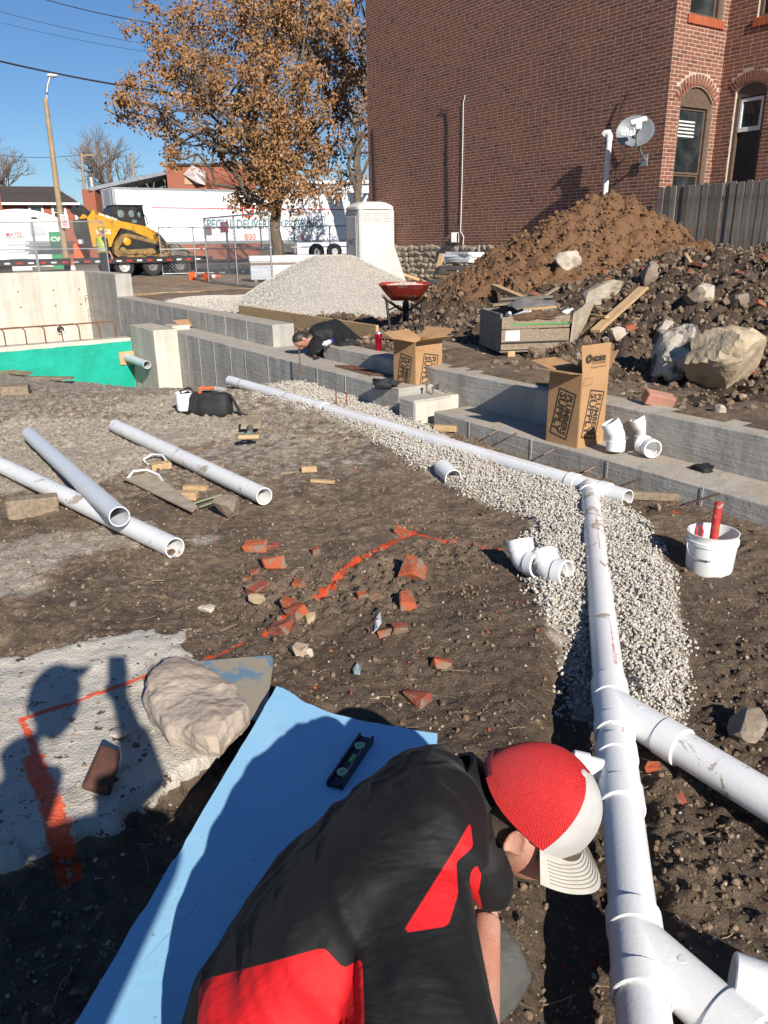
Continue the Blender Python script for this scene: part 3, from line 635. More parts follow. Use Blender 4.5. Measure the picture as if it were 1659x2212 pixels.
# arches of rowlock bricks, sills, frames, panes
M_FRAME = mat('brown_window_frame', (.10, .065, .045), (.13, .085, .06), sc=14, rough=.6)
xg = NT('window_glass'); M_GLASS = xg.fin(xg.mix(xg.ramp(xg.noise(2.2, 3, .5), .4, .7), (.014, .018, .02), (.05, .06, .06)), .06, spec=.7)
M_BLIND = mat('white_blind', (.62, .64, .60), rough=.6)
def arched_window(wall, l, r, zb, zs, zt, style):
    c, hw = (l + r) / 2, (r - l) / 2; rise = zt - zs; R = (hw * hw + rise * rise) / (2 * rise); zc = zt - R; a0 = math.asin(min(1, hw / R))
    def at(s, z, d): return (s, BA0 + d, z) if wall == 'W2' else (BB2 + d, s, z)
    n = 17
    for k in range(n):
        an = -a0 * 1.06 + (k + .5) * 2.12 * a0 / n; w = 2.12 * a0 * R / n - .011; V, F = box(w, .05, .20, bev=.004); t = rb.random()
        s = c + (R + .115) * math.sin(an); z = zc + (R + .115) * math.cos(an)
        M = np.array(Matrix.Rotation(an, 3, 'Y')); V = V @ M.T
        if wall != 'W2': V = V[:, [1, 0, 2]]; F = [f[::-1] for f in F]
        p = at(s, z, .012); o = obj('arch_brick', (V + np.array(p), F), M_BRICK, house, 0, {'tint': np.full(len(V), t * .6)})
    arch = [(c + (R + .22) * math.sin(a), zc + (R + .22) * math.cos(a)) for a in np.linspace(-a0 * 1.06, a0 * 1.06, 14)]; arch += [(c + R * math.sin(a), zc + R * math.cos(a)) for a in np.linspace(a0 * 1.06, -a0 * 1.06, 14)]
    V, F = prism(arch, .004, .06); V = V[:, [0, 2, 1]] if wall == 'W2' else V[:, [2, 0, 1]]
    if wall == 'W2': F = [f[::-1] for f in F]
    obj('arch_mortar', (V + np.array(at(0, 0, .004) if wall == 'W2' else (BB2 + .004, 0, 0)) * np.array([0 if wall == 'W2' else 1, 1 if wall == 'W2' else 0, 0]), F), M_MORTAR, house)
    fr = obj('window', [], M_FRAME, house) if False else None
    def slab(s0, s1, z0, z1, d0, d1): V, F = box(abs(s1 - s0), d1 - d0, z1 - z0, bev=.004); V = V if wall == 'W2' else V[:, [1, 0, 2]]; F = F if wall == 'W2' else [f[::-1] for f in F]; return V + np.array(at((s0 + s1) / 2, (z0 + z1) / 2, (d0 + d1) / 2)), F
    fw_ = .075
    head = [(c + R * math.sin(a), zc + R * math.cos(a)) for a in np.linspace(-a0, a0, 14)] + [(r, zs - .10), (l, zs - .10)]
    V, F = prism(head, .055, .12); V = V[:, [0, 2, 1]] if wall == 'W2' else V[:, [2, 0, 1]]
    if wall == 'W2': F = [f[::-1] for f in F]
    hv = V + np.array((0, BA0, 0) if wall == 'W2' else (BB2, 0, 0))
    win = obj('window_frame', [slab(l, l + fw_, zb, zs - .1, .05, .15), slab(r - fw_, r, zb, zs - .1, .05, .15), (hv, F), slab(l + fw_, r - fw_, zb, zb + .06, .06, .15)], M_FRAME, house)
    il, ir, it = l + fw_, r - fw_, zs - .10; mid = zb + (it - zb) * .46
    if style == 'sash':
        obj('upper_sash', [slab(il, il + .04, mid, it, .10, .14), slab(ir - .04, ir, mid, it, .10, .14), slab(il + .04, ir - .04, it - .05, it, .10, .14), slab(il + .04, ir - .04, mid, mid + .04, .10, .14)], M_FRAME, win)
        obj('glass_pane', slab(il + .04, ir - .04, mid + .04, it - .05, .118, .124), M_GLASS, win)
        obj('lower_sash', [slab(il, il + .04, zb + .06, mid, .12, .16), slab(ir - .04, ir, zb + .06, mid, .12, .16), slab(il + .04, ir - .04, mid - .04, mid - .001, .12, .16)], M_FRAME, win)
        obj('glass_pane', slab(il + .04, ir - .04, zb + .06, mid - .04, .138, .144), M_GLASS, win)
        for k in range(5): obj('blind_slat', slab(il + .05, il + .05 + (ir - il) * .62, it - .27 - k * .065, it - .235 - k * .065, .108, .116), M_BLIND, win)
    else:
        obj('transom_frame', [slab(il + .01, il + .06, it - .62, it - .02, .07, .13), slab(ir - .06, ir - .01, it - .62, it - .02, .07, .13), slab(il + .06, ir - .06, it - .08, it - .02, .07, .13), slab(il + .06, ir - .06, it - .62, it - .54, .07, .13)], M_WHITE, win)
        obj('glass_pane', slab(il + .06, ir - .06, it - .54, it - .08, .10, .106), M_GLASS, win)
        obj('dark_screen', slab(il, ir, zb + .06, it - .62, .125, .135), M_BLACK, win)
for wall, style in (('W2', 'sash'), ('W3', 'screen')):
    arched_window(wall, *OPEN[wall][0], style); arched_window(wall, *OPEN[wall][1], 'sash')
for wall in ('W2', 'W3'):
    l, r, zb, zs, zt = OPEN[wall][1]; n = int((r - l + .12) / .085)
    for k in range(n):
        s = l - .06 + (k + .5) * (r - l + .12) / n; V, F = box(.078, .16, .15, bev=.005); V = V if wall == 'W2' else V[:, [1, 0, 2]]; F = F if wall == 'W2' else [f[::-1] for f in F]
        obj('sill_brick', (V + np.array((s, BA0 + .04, zb - .075) if wall == 'W2' else (BB2 + .04, s, zb - .075)), F), M_SILLB, house, 0, {'tint': np.full(len(V), rb.random() * .6)})
# rubble stone base
M_STONE = mat('rubble_limestone', (.40, .335, .25), (.30, .235, .16), sc=7, rough=.92, bump=.02, bsc=14, dirt=(.50, .46, .40), dsc=5)
obj('base_mortar', box(.3, BA1 - 12.0, 1.3, (BW + .18, (BA1 + 12.0) / 2, .80)), M_STONE, house)
ssrc = [obj('base_stone', rock(200 + k, 2, (.06, .145 + .01 * k, .085), .5, 7), M_STONE, house, 50) for k in range(6)]; used = set()
z = .30
while z < 1.38:
    h = rb.uniform(.12, .19); a = 13.2 + rb.random() * .2
    while a < BA1 - .1:
        w = rb.uniform(.16, .34); k = rb.randrange(6)
        if k not in used: o = ssrc[k]; used.add(k)
        else: o = inst('base_stone', ssrc[k], house)
        o.location = (BW + .02, a + w / 2, min(z + h / 2, 1.36)); o.scale = (1.15, w / .31 * 1.5, h / .185 * 1.55); o.rotation_euler = (rb.uniform(-.3, .3), 0, rb.uniform(-.1, .1)); a += w * .97
    z += h * .95
for k, o in enumerate(ssrc):
    if k not in used: o.location = (BW + .02, 16 + k * .3, .5)
# things fixed to the house wall
def wl(x, y, off=0.0): p = gb(x, y, BW - off); return Vector(p)
def wire(name, pts, r, m, label, cat, off=.03, n=6): o = obj(name, tube([wl(x, y, off) for x, y in pts], r, n), m, None, 60); return tag(o, label, cat)
M_CABLE = mat('black_cable', (.02, .018, .018), rough=.7)
wire('cable', [(952, 238), (966, 240), (968, 262), (967, 350), (968, 430), (968, 506)], .016, M_CABLE, 'thick black cable dropping down the brick wall to the meter box', 'cable')
wire('cable', [(1005, 205), (1001, 222), (1000, 300), (998, 400), (995, 500), (1002, 512), (1000, 528)], .009, M_WHITE, 'thin pale cable running down the brick wall', 'cable')
wire('cable', [(806, 275), (808, 330), (812, 445)], .015, M_CABLE, 'short dark cable at the far end of the brick wall', 'cable')
wire('cable', [(1356, 200), (1345, 222), (1336, 245), (1333, 275), (1336, 300), (1352, 340), (1340, 352), (1330, 365), (1332, 400), (1328, 455)], .014, M_CABLE, 'loose black cable looping down behind the satellite dish', 'cable', .06)
p = wl(983, 513, .11); mb = thing('junction_box', 'small white junction box on the brick wall', 'junction box', p, AZ + .45)
obj('box_body', box(.16, .16, .25, bev=.008), M_WHITE, mb); obj('box_cover', box(.09, .01, .22, (-.03, -.085, 0), bev=.003), mat('navy_cover', (.02, .03, .06), rough=.4), mb)
p = wl(1118, 517, .08); vt = thing('wall_vent', 'round white vent cap low on the brick wall', 'vent', p, AZ)
obj('vent_cap', tf(lathe([(.115, 0), (.12, .03), (.10, .09), (.0, .10)], 24), (.06, 0, 0), ry=-math.pi / 2), M_WHITE, vt, 40); obj('vent_opening', box(.012, .05, .07, (-.042, -.02, -.02)), M_BLACK, vt)
vp0 = Vector(gb(1303, 475, BW - .25)); vp1 = Vector(gb(1312, 296, BW - .25))
vpz = thing('vent_pipe', 'white plastic vent pipe standing against the brick wall by the dish', 'vent pipe', (vp0.x, vp0.y, .6), 0)
vx = Vector((vp0.x, vp0.y, 0)); hz = vp1.z - .6
obj('riser', tube([(0, 0, 0), (0, 0, hz - .05)], .055, 20), M_WHITE, vpz, 50)
obj('elbow', tube([(0, 0, hz - .08), (0, 0, hz + .02), (-.025, .02, hz + .075), (-.075, .055, hz + .07), (-.10, .075, hz + .04)], [.064, .064, .066, .066, .066], 18), M_WHITE, vpz, 50)
obj('strap', tf(lathe([(.06, 0), (.06, .02)], 18), (0, 0, hz * .34)), M_BLACK, vpz, 50)
dz = thing('satellite_dish', 'grey satellite dish on an arm fixed to the brick wall', 'satellite dish', wl(1372, 283, .62), 0)
dn = Vector((-.30, -.87, .38)).normalized(); Q = dn.to_track_quat('Z', 'Y').to_matrix()
M_DISH = mat('grey_dish_paint', (.17, .18, .195), (.21, .22, .235), sc=4, rough=.45)
rings = []
for r_ in np.linspace(.02, 1, 9): rings.append(ring((0, 0, .09 * r_ ** 2 - .09), (1, 0, 0), (0, 1, 0), .345 * r_, .30 * r_, 32))
rings += [ring((0, 0, .0), (1, 0, 0), (0, 1, 0), .355, .31, 32), ring((0, 0, -.012), (1, 0, 0), (0, 1, 0), .352, .307, 32)]
for r_ in np.linspace(.95, .05, 6): rings.append(ring((0, 0, .09 * r_ ** 2 - .105), (1, 0, 0), (0, 1, 0), .345 * r_, .30 * r_, 32))
def dq(VF): return VF[0] @ np.array(Q).T, VF[1]
obj('reflector', dq(loft(rings)), M_DISH, dz, 60)
V, F = text_geo('dish', .20, 3, bold=.004); V = V[:, :2]; r2 = (V[:, 0] - .10) ** 2 / .345 ** 2 + (V[:, 1] + .02) ** 2 / .30 ** 2; V = np.stack([V[:, 0] - .10, V[:, 1] + .02, .09 * r2 - .083], -1); obj('dish_lettering', dq((V, F)), M_WHITE, dz)
obj('feed_arm', dq(tube([(.03, -.30, -.02), (.05, -.30, .12), (.05, -.12, .40)], .018, 8)), mat('arm_paint', (.30, .31, .32), rough=.5), dz)
obj('receiver', [dq(tf(box(.30, .10, .09, (.05, -.06, .42), bev=.02), rz=.25)), dq(box(.11, .15, .10, (.07, -.13, .40), bev=.02))], M_WHITE, dz)
ft0 = Vector(gb(1378, 315, BW - .5)) - dz.location; ft1 = Vector(gb(1392, 346, BW - .06)) - dz.location
obj('mast', tube([(0, 0, -.06), tuple(ft0), tuple(ft1)], .026, 12), M_GALV, dz, 50); obj('foot_plate', tf(box(.16, .02, .22, bev=.004), tuple(ft1), AZ - math.pi / 2), M_GALV, dz)

# ================================================================ board fence
M_FENCE = wood('weathered_fence_board', (.29, .25, .205), (.165, .138, .112), grain=(30, 30, 2.0))
M_FENCE2 = wood('weathered_fence_board_dark', (.20, .17, .14), (.12, .098, .08), grain=(30, 30, 2.0)); fen = thing('board_fence', 'tall grey weathered dog-ear board fence beside the brick house', 'fence', (0, 0, 0), AZ)
FB = 13.40; a0f = Sab(gb(1423, 404, FB))[0]; ft_z = gb(1423, 404, FB)[2]
dog = [(-.066, 0), (.066, 0), (.066, 1.93), (.04, 1.965), (-.04, 1.965), (-.066, 1.93)]
V, F = prism(dog, 0, .018); V = V[:, [2, 0, 1]]; psrc = [obj('picket', (V + np.array((0, 0, 0)), F), m_, fen) for m_ in (M_FENCE, M_FENCE2)]
k = 0; a = a0f - .07
while a > 3.5:
    o = psrc[k] if k < 2 else inst('picket', psrc[int(rb.random() < .4)], fen); o.location = (FB + (.02 if k % 7 == 3 else 0) + rb.uniform(-.004, .004), a, ft_z - 1.965 + rb.uniform(-.012, .012) + .0 * k); o.rotation_euler = (rb.uniform(-.006, .006), 0, rb.uniform(-.03, .03)); a -= .1405 + rb.uniform(-.003, .004); k += 1
for z in (ft_z - .28, ft_z - 1.6): obj('rail', box(.04, a0f - 3.4, .09, (FB + .05, (a0f + 3.4) / 2, z)), M_FENCE, fen)
for q in (a0f - .1, a0f - 2.5, a0f - 4.9): obj('post', box(.09, .09, 2.0, (FB + .115, q, ft_z - 1.05)), M_FENCE, fen)
# ================================================================ plastic pipe
def pvc_mat(name, c, dirt=.0):
    x = NT(name); col = x.mix(x.ramp(x.noise(3, 4, .6), .3, .7), c, (c[0] * .93, c[1] * .93, c[2] * .95))
    if dirt: col = x.mix(x.ramp(x.noise(7, 7, .7, dist=.6), .69 - dirt * .1, .73 - dirt * .1, 0, .85), col, (.34, .27, .185)); col = x.mix(x.ramp(x.noise(34, 5, .7), .60, .78, 0, .35), col, (.42, .38, .33))
    return x.fin(col, .33, x.bump(x.noise(90, 2, .5), .0006), spec=.45)
M_PVC = pvc_mat('pipe_white', (.77, .765, .755), .45); M_PVCM = pvc_mat('pipe_white_muddy', (.77, .762, .745), 1.15); M_FIT = pvc_mat('fitting_white', (.80, .80, .775)); M_PVCG = pvc_mat('pipe_bluish_grey', (.62, .64, .66), .2)
M_RED_INK = mat('red_ink', (.62, .06, .09), rough=.5); M_EMB = mat('embossed_plastic', (.68, .68, .67), rough=.4)
RO, RI = .0572, .051; HO = .0655
def v3(p): return np.array(p, float)
def pipe_piece(p0, p1, ro=RO, ri=RI, n=32):
    L = float(np.linalg.norm(v3(p1) - v3(p0))); return along(pipe_shell([(ri, 0), (ro, 0), (ro, L), (ri, L)], n), p0, p1)
def hub_piece(p0, p1, ro=HO, ri=RO * .985, n=32):
    L = float(np.linalg.norm(v3(p1) - v3(p0))); e = .003; return along(pipe_shell([(ri, 0), (ro - e, 0), (ro, e), (ro, L - e), (ro - e, L), (ri, L)], n), p0, p1)
def hollow(path, ro, ri, n=28):
    a, fa = tube(path, ro, n, False); b, fb = tube(path, ri, n, False); m = len(path); N = len(a)
    F = fa + [tuple(q + N for q in f[::-1]) for f in fb] + [(k, N + k, N + (k + 1) % n, (k + 1) % n) for k in range(n)] + [((m - 1) * n + k, (m - 1) * n + (k + 1) % n, N + (m - 1) * n + (k + 1) % n, N + (m - 1) * n + k) for k in range(n)]
    return np.concatenate([a, b]), F
def fit_up(p0, p1, s, ang, up=(0, 0, 1)):
    pass
def pipe_print(parent, s, size, start, d, phi, R=RO, m=None, name='printed_lettering', flip=1):
    """lettering wrapped on a pipe: start point on the axis, d along the text, phi angle from the top towards the right of d"""
    V, F = text_geo(s, size, 2, 'LEFT') if isinstance(s, str) else s
    d = v3(d); d /= np.linalg.norm(d); up = np.array([0, 0, 1.]); up -= d * (up @ d); up /= np.linalg.norm(up); rt = np.cross(d, up)
    a = phi - V[:, 1] / R * flip; P = v3(start) + np.outer(V[:, 0], d) + (R + .0006) * (np.outer(np.cos(a), up) + np.outer(np.sin(a), rt)); return obj(name, (P, F), m or M_RED_INK, parent)
def small_print(n, seed):
    r = np.random.default_rng(seed); V, F = [], []; x = 0
    for k in range(n):
        if r.random() < .16: x += .006; continue
        w = r.uniform(.002, .0042); h = r.uniform(.003, .0058); b = len(V); V += [(x, 0, 0), (x + w, 0, 0), (x + w, h, 0), (x, h, 0)]; F.append((b, b + 1, b + 2, b + 3)); x += w + .0022
    return np.array(V), F
AX0 = v3(PIPE_A) - 0; AXD = np.array([_pd[0], _pd[1], 0.])
def ax(y):                       # place on the main pipe axis that shows at picture height y
    lo, hi = -1.0, 6.0
    for _ in range(50):
        m = (lo + hi) / 2
        if pix(AX0 + AXD * m)[1] > y: lo = m
        else: hi = m
    return AX0 + AXD * lo
run = thing('drain_pipe_run', 'long white plastic drain line with tee and wye fittings crossing the pit', 'pipe', (0, 0, 0))
UR = v3(PIPE_END) - v3(PIPE_T); UR /= np.linalg.norm(UR); T0 = v3(PIPE_T)
obj('pipe', pipe_piece(T0 - AXD * .12, ax(1512)), M_PVCM, run, 40)
obj('pipe', pipe_piece(T0 + UR * .12, v3(PIPE_END)), M_PVC, run, 40)
obj('stub_pipe', pipe_piece(T0 - UR * .12, T0 - UR * .305), M_FIT, run, 40)
tee = obj('tee_fitting', [tube([T0 + UR * .15, T0 - UR * .15], .0605, 32), tube([T0, T0 - AXD * .15], .0605, 32, False)], M_FIT, run, 40)
obj('hub', hub_piece(T0 + UR * .09, T0 + UR * .165), M_FIT, tee, 40); obj('hub', hub_piece(T0 - UR * .09, T0 - UR * .165), M_FIT, tee, 40); obj('hub', hub_piece(T0 - AXD * .08, T0 - AXD * .15), M_FIT, tee, 40)
BR = np.array([AXD[1], -AXD[0], 0]); BD = (BR - AXD) / math.sqrt(2)
def wye(y0, y1, y2, y3, hubs=True):
    p0, p1, p2, p3 = ax(y0), ax(y1), ax(y2), ax(y3); base = p1 + (p2 - p1) * .12; bl = .235
    w = obj('wye_fitting', [tube([p0, p3], .0612, 32), tube([base, base + BD * bl], .0612, 32)], M_FIT, run, 40)
    obj('hub', hub_piece(p0, p1), M_FIT, w, 40); obj('hub', hub_piece(p2, p3), M_FIT, w, 40); obj('hub', hub_piece(base + BD * (bl - .02), base + BD * (bl + .06)), M_FIT, w, 40)
    obj('mould_mark', along(lathe([(.010, 0), (.010, .0015)], 16), base + BD * .12 + np.array([0, 0, .0605]), base + BD * .12 + np.array([0, 0, 1])), M_EMB, w, 40)
    pipe_print(w, 'CHARLOTTE', .016, ax((y2 + y3) / 2) - BR * .04, BR, 0, .0662, M_EMB, 'embossed_lettering') if False else None
    return base, bl
b1, l1 = wye(1478, 1516, 1566, 1594); bend = gz(1760, 1862, .06)
obj('branch_pipe', pipe_piece(b1 + BD * .2, b1 + BD * 1.15), M_PVCM, run, 40)
obj('pipe', pipe_piece(ax(1590), ax(1640)), M_PVC, run, 40)
q0, q1, q2, q3 = ax(1614), ax(1645), ax(1705), ax(1750)
t2 = obj('tee_fitting', [tube([q0, q3], .0612, 32), tube([(q1 + q2) / 2, (q1 + q2) / 2 - BR * .13 + np.array([0, 0, .02])], .036, 24)], M_FIT, run, 40)
obj('hub', hub_piece(q0, q1), M_FIT, t2, 40); obj('hub', hub_piece(q2, q3), M_FIT, t2, 40); obj('side_hub', hub_piece((q1 + q2) / 2 - BR * .09 + np.array([0, 0, .014]), (q1 + q2) / 2 - BR * .14 + np.array([0, 0, .02]), .043, .036), M_FIT, t2, 40)
obj('pipe', pipe_piece(ax(1730), ax(2000)), M_PVC, run, 40)
b2, l2 = wye(1975, 2022, 2112, 2165); obj('pipe', pipe_piece(ax(2140), ax(2212) - AXD * .5), M_PVC, run, 40)
pipe_print(run, 'CHARLOTTE PIPE', .0195, ax(1416), -AXD, -.38); pipe_print(run, small_print(40, 3), 0, ax(1370), -AXD, -.34); pipe_print(run, small_print(95, 4), 0, ax(1130), -AXD, -.2); pipe_print(run, small_print(8, 5), 0, ax(1600), -AXD, -.3)
for t0, n, sd in ((.25, 120, 6), (1.2, 120, 7), (2.4, 120, 8)): pipe_print(run, small_print(n, sd), 0, T0 + UR * (t0 + .7), -UR, .45)
obj('coupling', hub_piece(T0 + UR * 3.22, T0 + UR * 3.32), M_FIT, run, 40)
for k, (t, rr) in enumerate(((5.0, .003), (3.95, .003))):      # wire ties round the far pipe
    obj('wire_tie', along(pipe_shell([(.0575, 0), (.061, 0), (.061, .006), (.0575, .006)], 24), T0 + UR * t, T0 + UR * (t + 1)), M_STEEL, run, 40)
for x, y0, y1 in ((727, 882, 838), (749, 886, 845), (648, 790, 748)):
    p = gz(x, y0, .03 if y0 > 800 else .27); q = gd(x, y1, (p - CAMP) @ FW); o = obj('steel_pin', tube([p - np.array([0, 0, .1]), (p[0], p[1], q[2])], .007, 8), M_RUST); tag(o, {727: 'rusty steel pin standing left of its twin beside the far pipe', 749: 'rusty steel pin standing right of its twin beside the far pipe', 648: 'rusty steel pin on the ledge under the kneeling worker'}[x], 'steel pin')
# loose lengths of pipe
def loose(px0, px1, m, label, z=(.075, .075)):
    p0, p1 = gz(*px0, z[0]), gz(*px1, z[1]); o = obj('pvc_pipe', pipe_piece(p0, p1), m, None, 40); tag(o, label, 'pipe', 'loose pipe lengths on the left'); return p0, p1
loose((-40, 985), (378, 1184), M_PVCM, 'long white pipe lying underneath the crossing pipe on the left'); loose((63, 938), (258, 1116), M_PVCG, 'greyish white pipe lying across the top of another pipe', (.09, .195)); loose((249, 920), (571, 1072), M_PVCM, 'white pipe with brown mud patch lying alone in the middle')
# stub through the green wall
s0 = ga(274, 772, 13.44); s1 = gd(318, 788, float((s0 - CAMP) @ FW) - .75); st = thing('pipe_stub', 'pale pipe stub poking out of the green wall through a wood block', 'pipe', s0)
obj('pipe', pipe_piece((0, 0, 0), s1 - s0, .065, .058), M_PVCG, st, 40); obj('sleeve_block', tf(box(.26, .05, .22, bev=.006), (0, 0, -.01), AZ), M_WOOD, st)
# elbows
def elbow(label, c, ax_a, ax_b, R=.0572, bend=.075, leg=.05, group=None, m=None, cat='pipe elbow'):
    """c corner of the two leg axes; legs run out along ax_a and ax_b to open hubs"""
    A = v3(ax_a) / np.linalg.norm(ax_a); Bv = v3(ax_b) / np.linalg.norm(ax_b); cosw = A @ Bv; half = math.acos(np.clip(cosw, -1, 1)) / 2; tl = bend / math.tan(half) if half > .05 else bend
    pa, pb = A * tl, Bv * tl; pts = []
    for t in np.linspace(0, 1, 9): pts.append((1 - t) ** 2 * pa + t * t * pb)
    path = [pa + A * leg] + pts + [pb + Bv * leg]; t_ = thing('pipe_elbow', label, cat, c, 0, group)
    obj('bend', hollow(path, R * 1.04, R * .9), m or M_FIT, t_, 40)
    for P, D in ((pa, A), (pb, Bv)): obj('hub', hub_piece(P + D * leg * .3, P + D * (leg + .035), HO, R * .985), m or M_FIT, t_, 40)
    return t_
z = np.array([0, 0, 1.])
e1 = gz(1130, 1212, .10); elbow('white pipe elbow lying left of its twin on the gravel edge', e1, (-.05, .18, .32), (.55, -.75, .12), bend=.06, leg=.03, group='elbows on the gravel')
e2 = gz(1186, 1232, .10); elbow('white pipe elbow lying right of its twin on the gravel edge', e2, (-.05, .22, .20), (.65, -.65, .12), bend=.06, leg=.03, group='elbows on the gravel')
zl = .147
def ledge_elbow(px, py, lean, label, up=(0, 0, 1)):
    p = gz(px, py, zl); c = p + np.array([0, .04, .135]); elbow(label, c, (0, 0, -1), (lean[0], lean[1], .8), bend=.07, leg=.055, group='elbows on the footing ledge')
ledge_elbow(1332, 983, (-.45, .1), 'white pipe elbow standing on the ledge against the cardboard box')
ledge_elbow(1392, 972, (-.45, .15), 'white pipe elbow standing on the ledge behind the fallen elbow')
p = gz(1412, 992, zl); elbow('white pipe elbow fallen on its side with open end towards us', p + np.array([-.02, .07, .075]), (.12, -.95, -.05), (-.5, .7, .15), bend=.06, leg=.02, group='elbows on the footing ledge')
p = gz(975, 1030, .06); o = obj('pipe_offcut', pipe_piece(p + np.array([-.05, .16, .02]), p + np.array([.01, -.03, -.0]), .060, .054), M_PVC, None, 40); tag(o, 'short white pipe offcut lying at the edge of the gravel', 'pipe')
p = gz(1640, 2178, .05); elbow('cream pipe elbow cut off by the lower right corner', p + np.array([.04, 0, .02]), (-.8, .35, .05), (.8, -.55, -.1), bend=.10, leg=.05)

# ================================================================ cardboard boxes
M_CARD = mat('cardboard', (.40, .235, .115), (.36, .205, .095), sc=5, rough=.85, bump=.001, bsc=70); M_CARDI = mat('cardboard_inside', (.33, .20, .105), (.30, .18, .09), sc=5, rough=.9)
M_INK = mat('black_print', (.035, .025, .02), (.06, .04, .03), sc=30, rough=.8)
def carton(label, c0, left_to, w1, w2, h, z0, flaps, top_lean=0.0):
    c0 = Vector((c0[0], c0[1], z0)); l = Vector((left_to[0] - c0.x, left_to[1] - c0.y, 0)).normalized(); ang = math.atan2(l.y, l.x); t = thing('cardboard_box', label, 'box', c0, ang)
    # local x runs along the left visible face, local -y... right visible face
    sgn = -1; w, d, th = w1, w2, .004
    obj('left_face', box(w, th, h, (w / 2, 0, h / 2)), M_CARD, t); obj('right_face', box(th, d - th, h, (0, sgn * (d / 2 + th / 2), h / 2)), M_CARD, t)
    obj('back_face', box(w, th, h, (w / 2, sgn * d, h / 2)), M_CARD, t); obj('side_face', box(th, d - 2 * th, h, (w - th / 2, sgn * d / 2, h / 2)), M_CARD, t); obj('bottom', box(w - .02, d - .02, th, (w / 2, sgn * d / 2, .004)), M_CARDI, t)
    for (edge, length, tilt, sk) in flaps:     # tilt: 0 straight up, + outwards
        hh = length; out, ax_ = {'L': ((0, 1), (1, 0)), 'R': ((-1, 0), (0, -1)), 'B': ((0, -1), (1, 0)), 'S': ((1, 0), (0, -1))}[edge]
        org = {'L': (0, 0), 'R': (0, 0), 'B': (0, -d), 'S': (w, 0)}[edge]; ww = w if edge in 'LB' else d
        a = np.array([org[0], org[1], h]); u_ = np.array([ax_[0], ax_[1], 0.]); o_ = np.array([out[0] * math.sin(tilt), out[1] * math.sin(tilt), math.cos(tilt)])
        q = [a, a + u_ * ww, a + u_ * (ww + sk[1]) + o_ * hh, a + u_ * sk[0] + o_ * hh]; nn = np.cross(q[1] - q[0], q[3] - q[0]); nn = nn / np.linalg.norm(nn) * .0035
        V = np.array(q + [p_ + nn for p_ in q]); obj('flap', (V, [(0, 1, 2, 3), (7, 6, 5, 4), (0, 4, 5, 1), (1, 5, 6, 2), (2, 6, 7, 3), (3, 7, 4, 0)]), [M_CARD], t)
    def print_on(face, VF, name, m=M_INK):
        V, F = VF
        if face == 'left': P = np.stack([w - V[:, 0], np.full(len(V), .0034), V[:, 1]], -1)       # seen from outside: x to the right
        else: P = np.stack([np.full(len(V), -.0034), -V[:, 0], V[:, 1]], -1)
        return obj(name, (P, F), m, t)
    for face, ww in (('left', w), ('right', d)):
        ca, sa = math.cos(math.radians(-101)), math.sin(math.radians(-101)); cx, cy = ww * .5, h * .43
        P = []
        def put(VF): V, F = VF; return np.stack([cx + V[:, 0] * ca - V[:, 1] * sa, cy + V[:, 0] * sa + V[:, 1] * ca], -1), F
        L, Wd_ = h * .66, ww * .56; b_ = .011
        for x0, y0, x1, y1 in ((-L / 2, -Wd_ / 2, L / 2, -Wd_ / 2 + b_), (-L / 2, Wd_ / 2 - b_, L / 2, Wd_ / 2), (-L / 2, -Wd_ / 2 + b_, -L / 2 + b_, Wd_ / 2 - b_), (L / 2 - b_, -Wd_ / 2 + b_, L / 2, Wd_ / 2 - b_)): P.append(put((np.array([(x0, y0), (x1, y0), (x1, y1), (x0, y1)]), [(0, 1, 2, 3)])))
        for s, yy, lw, hh in (('PLUMBERS', Wd_ * .21, L * .86, Wd_ * .33), ('SUPPLY', -Wd_ * .19, L * .86, Wd_ * .42)):
            V, F = text_geo(s, .1, 2, bold=.0035); V = V[:, :2] - (V[:, :2].min(0) + V[:, :2].max(0)) / 2; V = V / (V.max(0) - V.min(0)) * np.array([lw, hh]); V[:, 1] += yy; P.append(put((V, F)))
        print_on(face, (np.concatenate([p_[0] for p_ in P]), sum([[tuple(i + o_ for i in f) for f in p_[1]] for p_, o_ in zip(P, np.cumsum([0] + [len(p_[0]) for p_ in P[:-1]]))], [])), 'printed_logo')
        q = []
        for x0, y0, x1, y1 in ((.02, h - .085, .11, h - .083), (.02, h - .035, .11, h - .033), (.02, h - .083, .022, h - .035), (.108, h - .083, .11, h - .035)): q.append((np.array([(x0, y0), (x1, y0), (x1, y1), (x0, y1)]), [(0, 1, 2, 3)]))
        print_on(face, (np.concatenate([p_[0] for p_ in q]), [tuple(i + 4 * k for i in (0, 1, 2, 3)) for k in range(4)]), 'label_outline')
    return t
nc0, ncl = gz(1246, 969, zl), gz(1179, 952, zl)
nb = carton('nearer open cardboard box with one tall flap standing on the footing', nc0, ncl, .30, .29, .54, zl, [('R', .20, -.04, (-.02, .01)), ('S', .20, 1.35, (.0, -.03)), ('L', .14, 1.45, (.0, .05)), ('B', .17, .75, (.02, .02))])
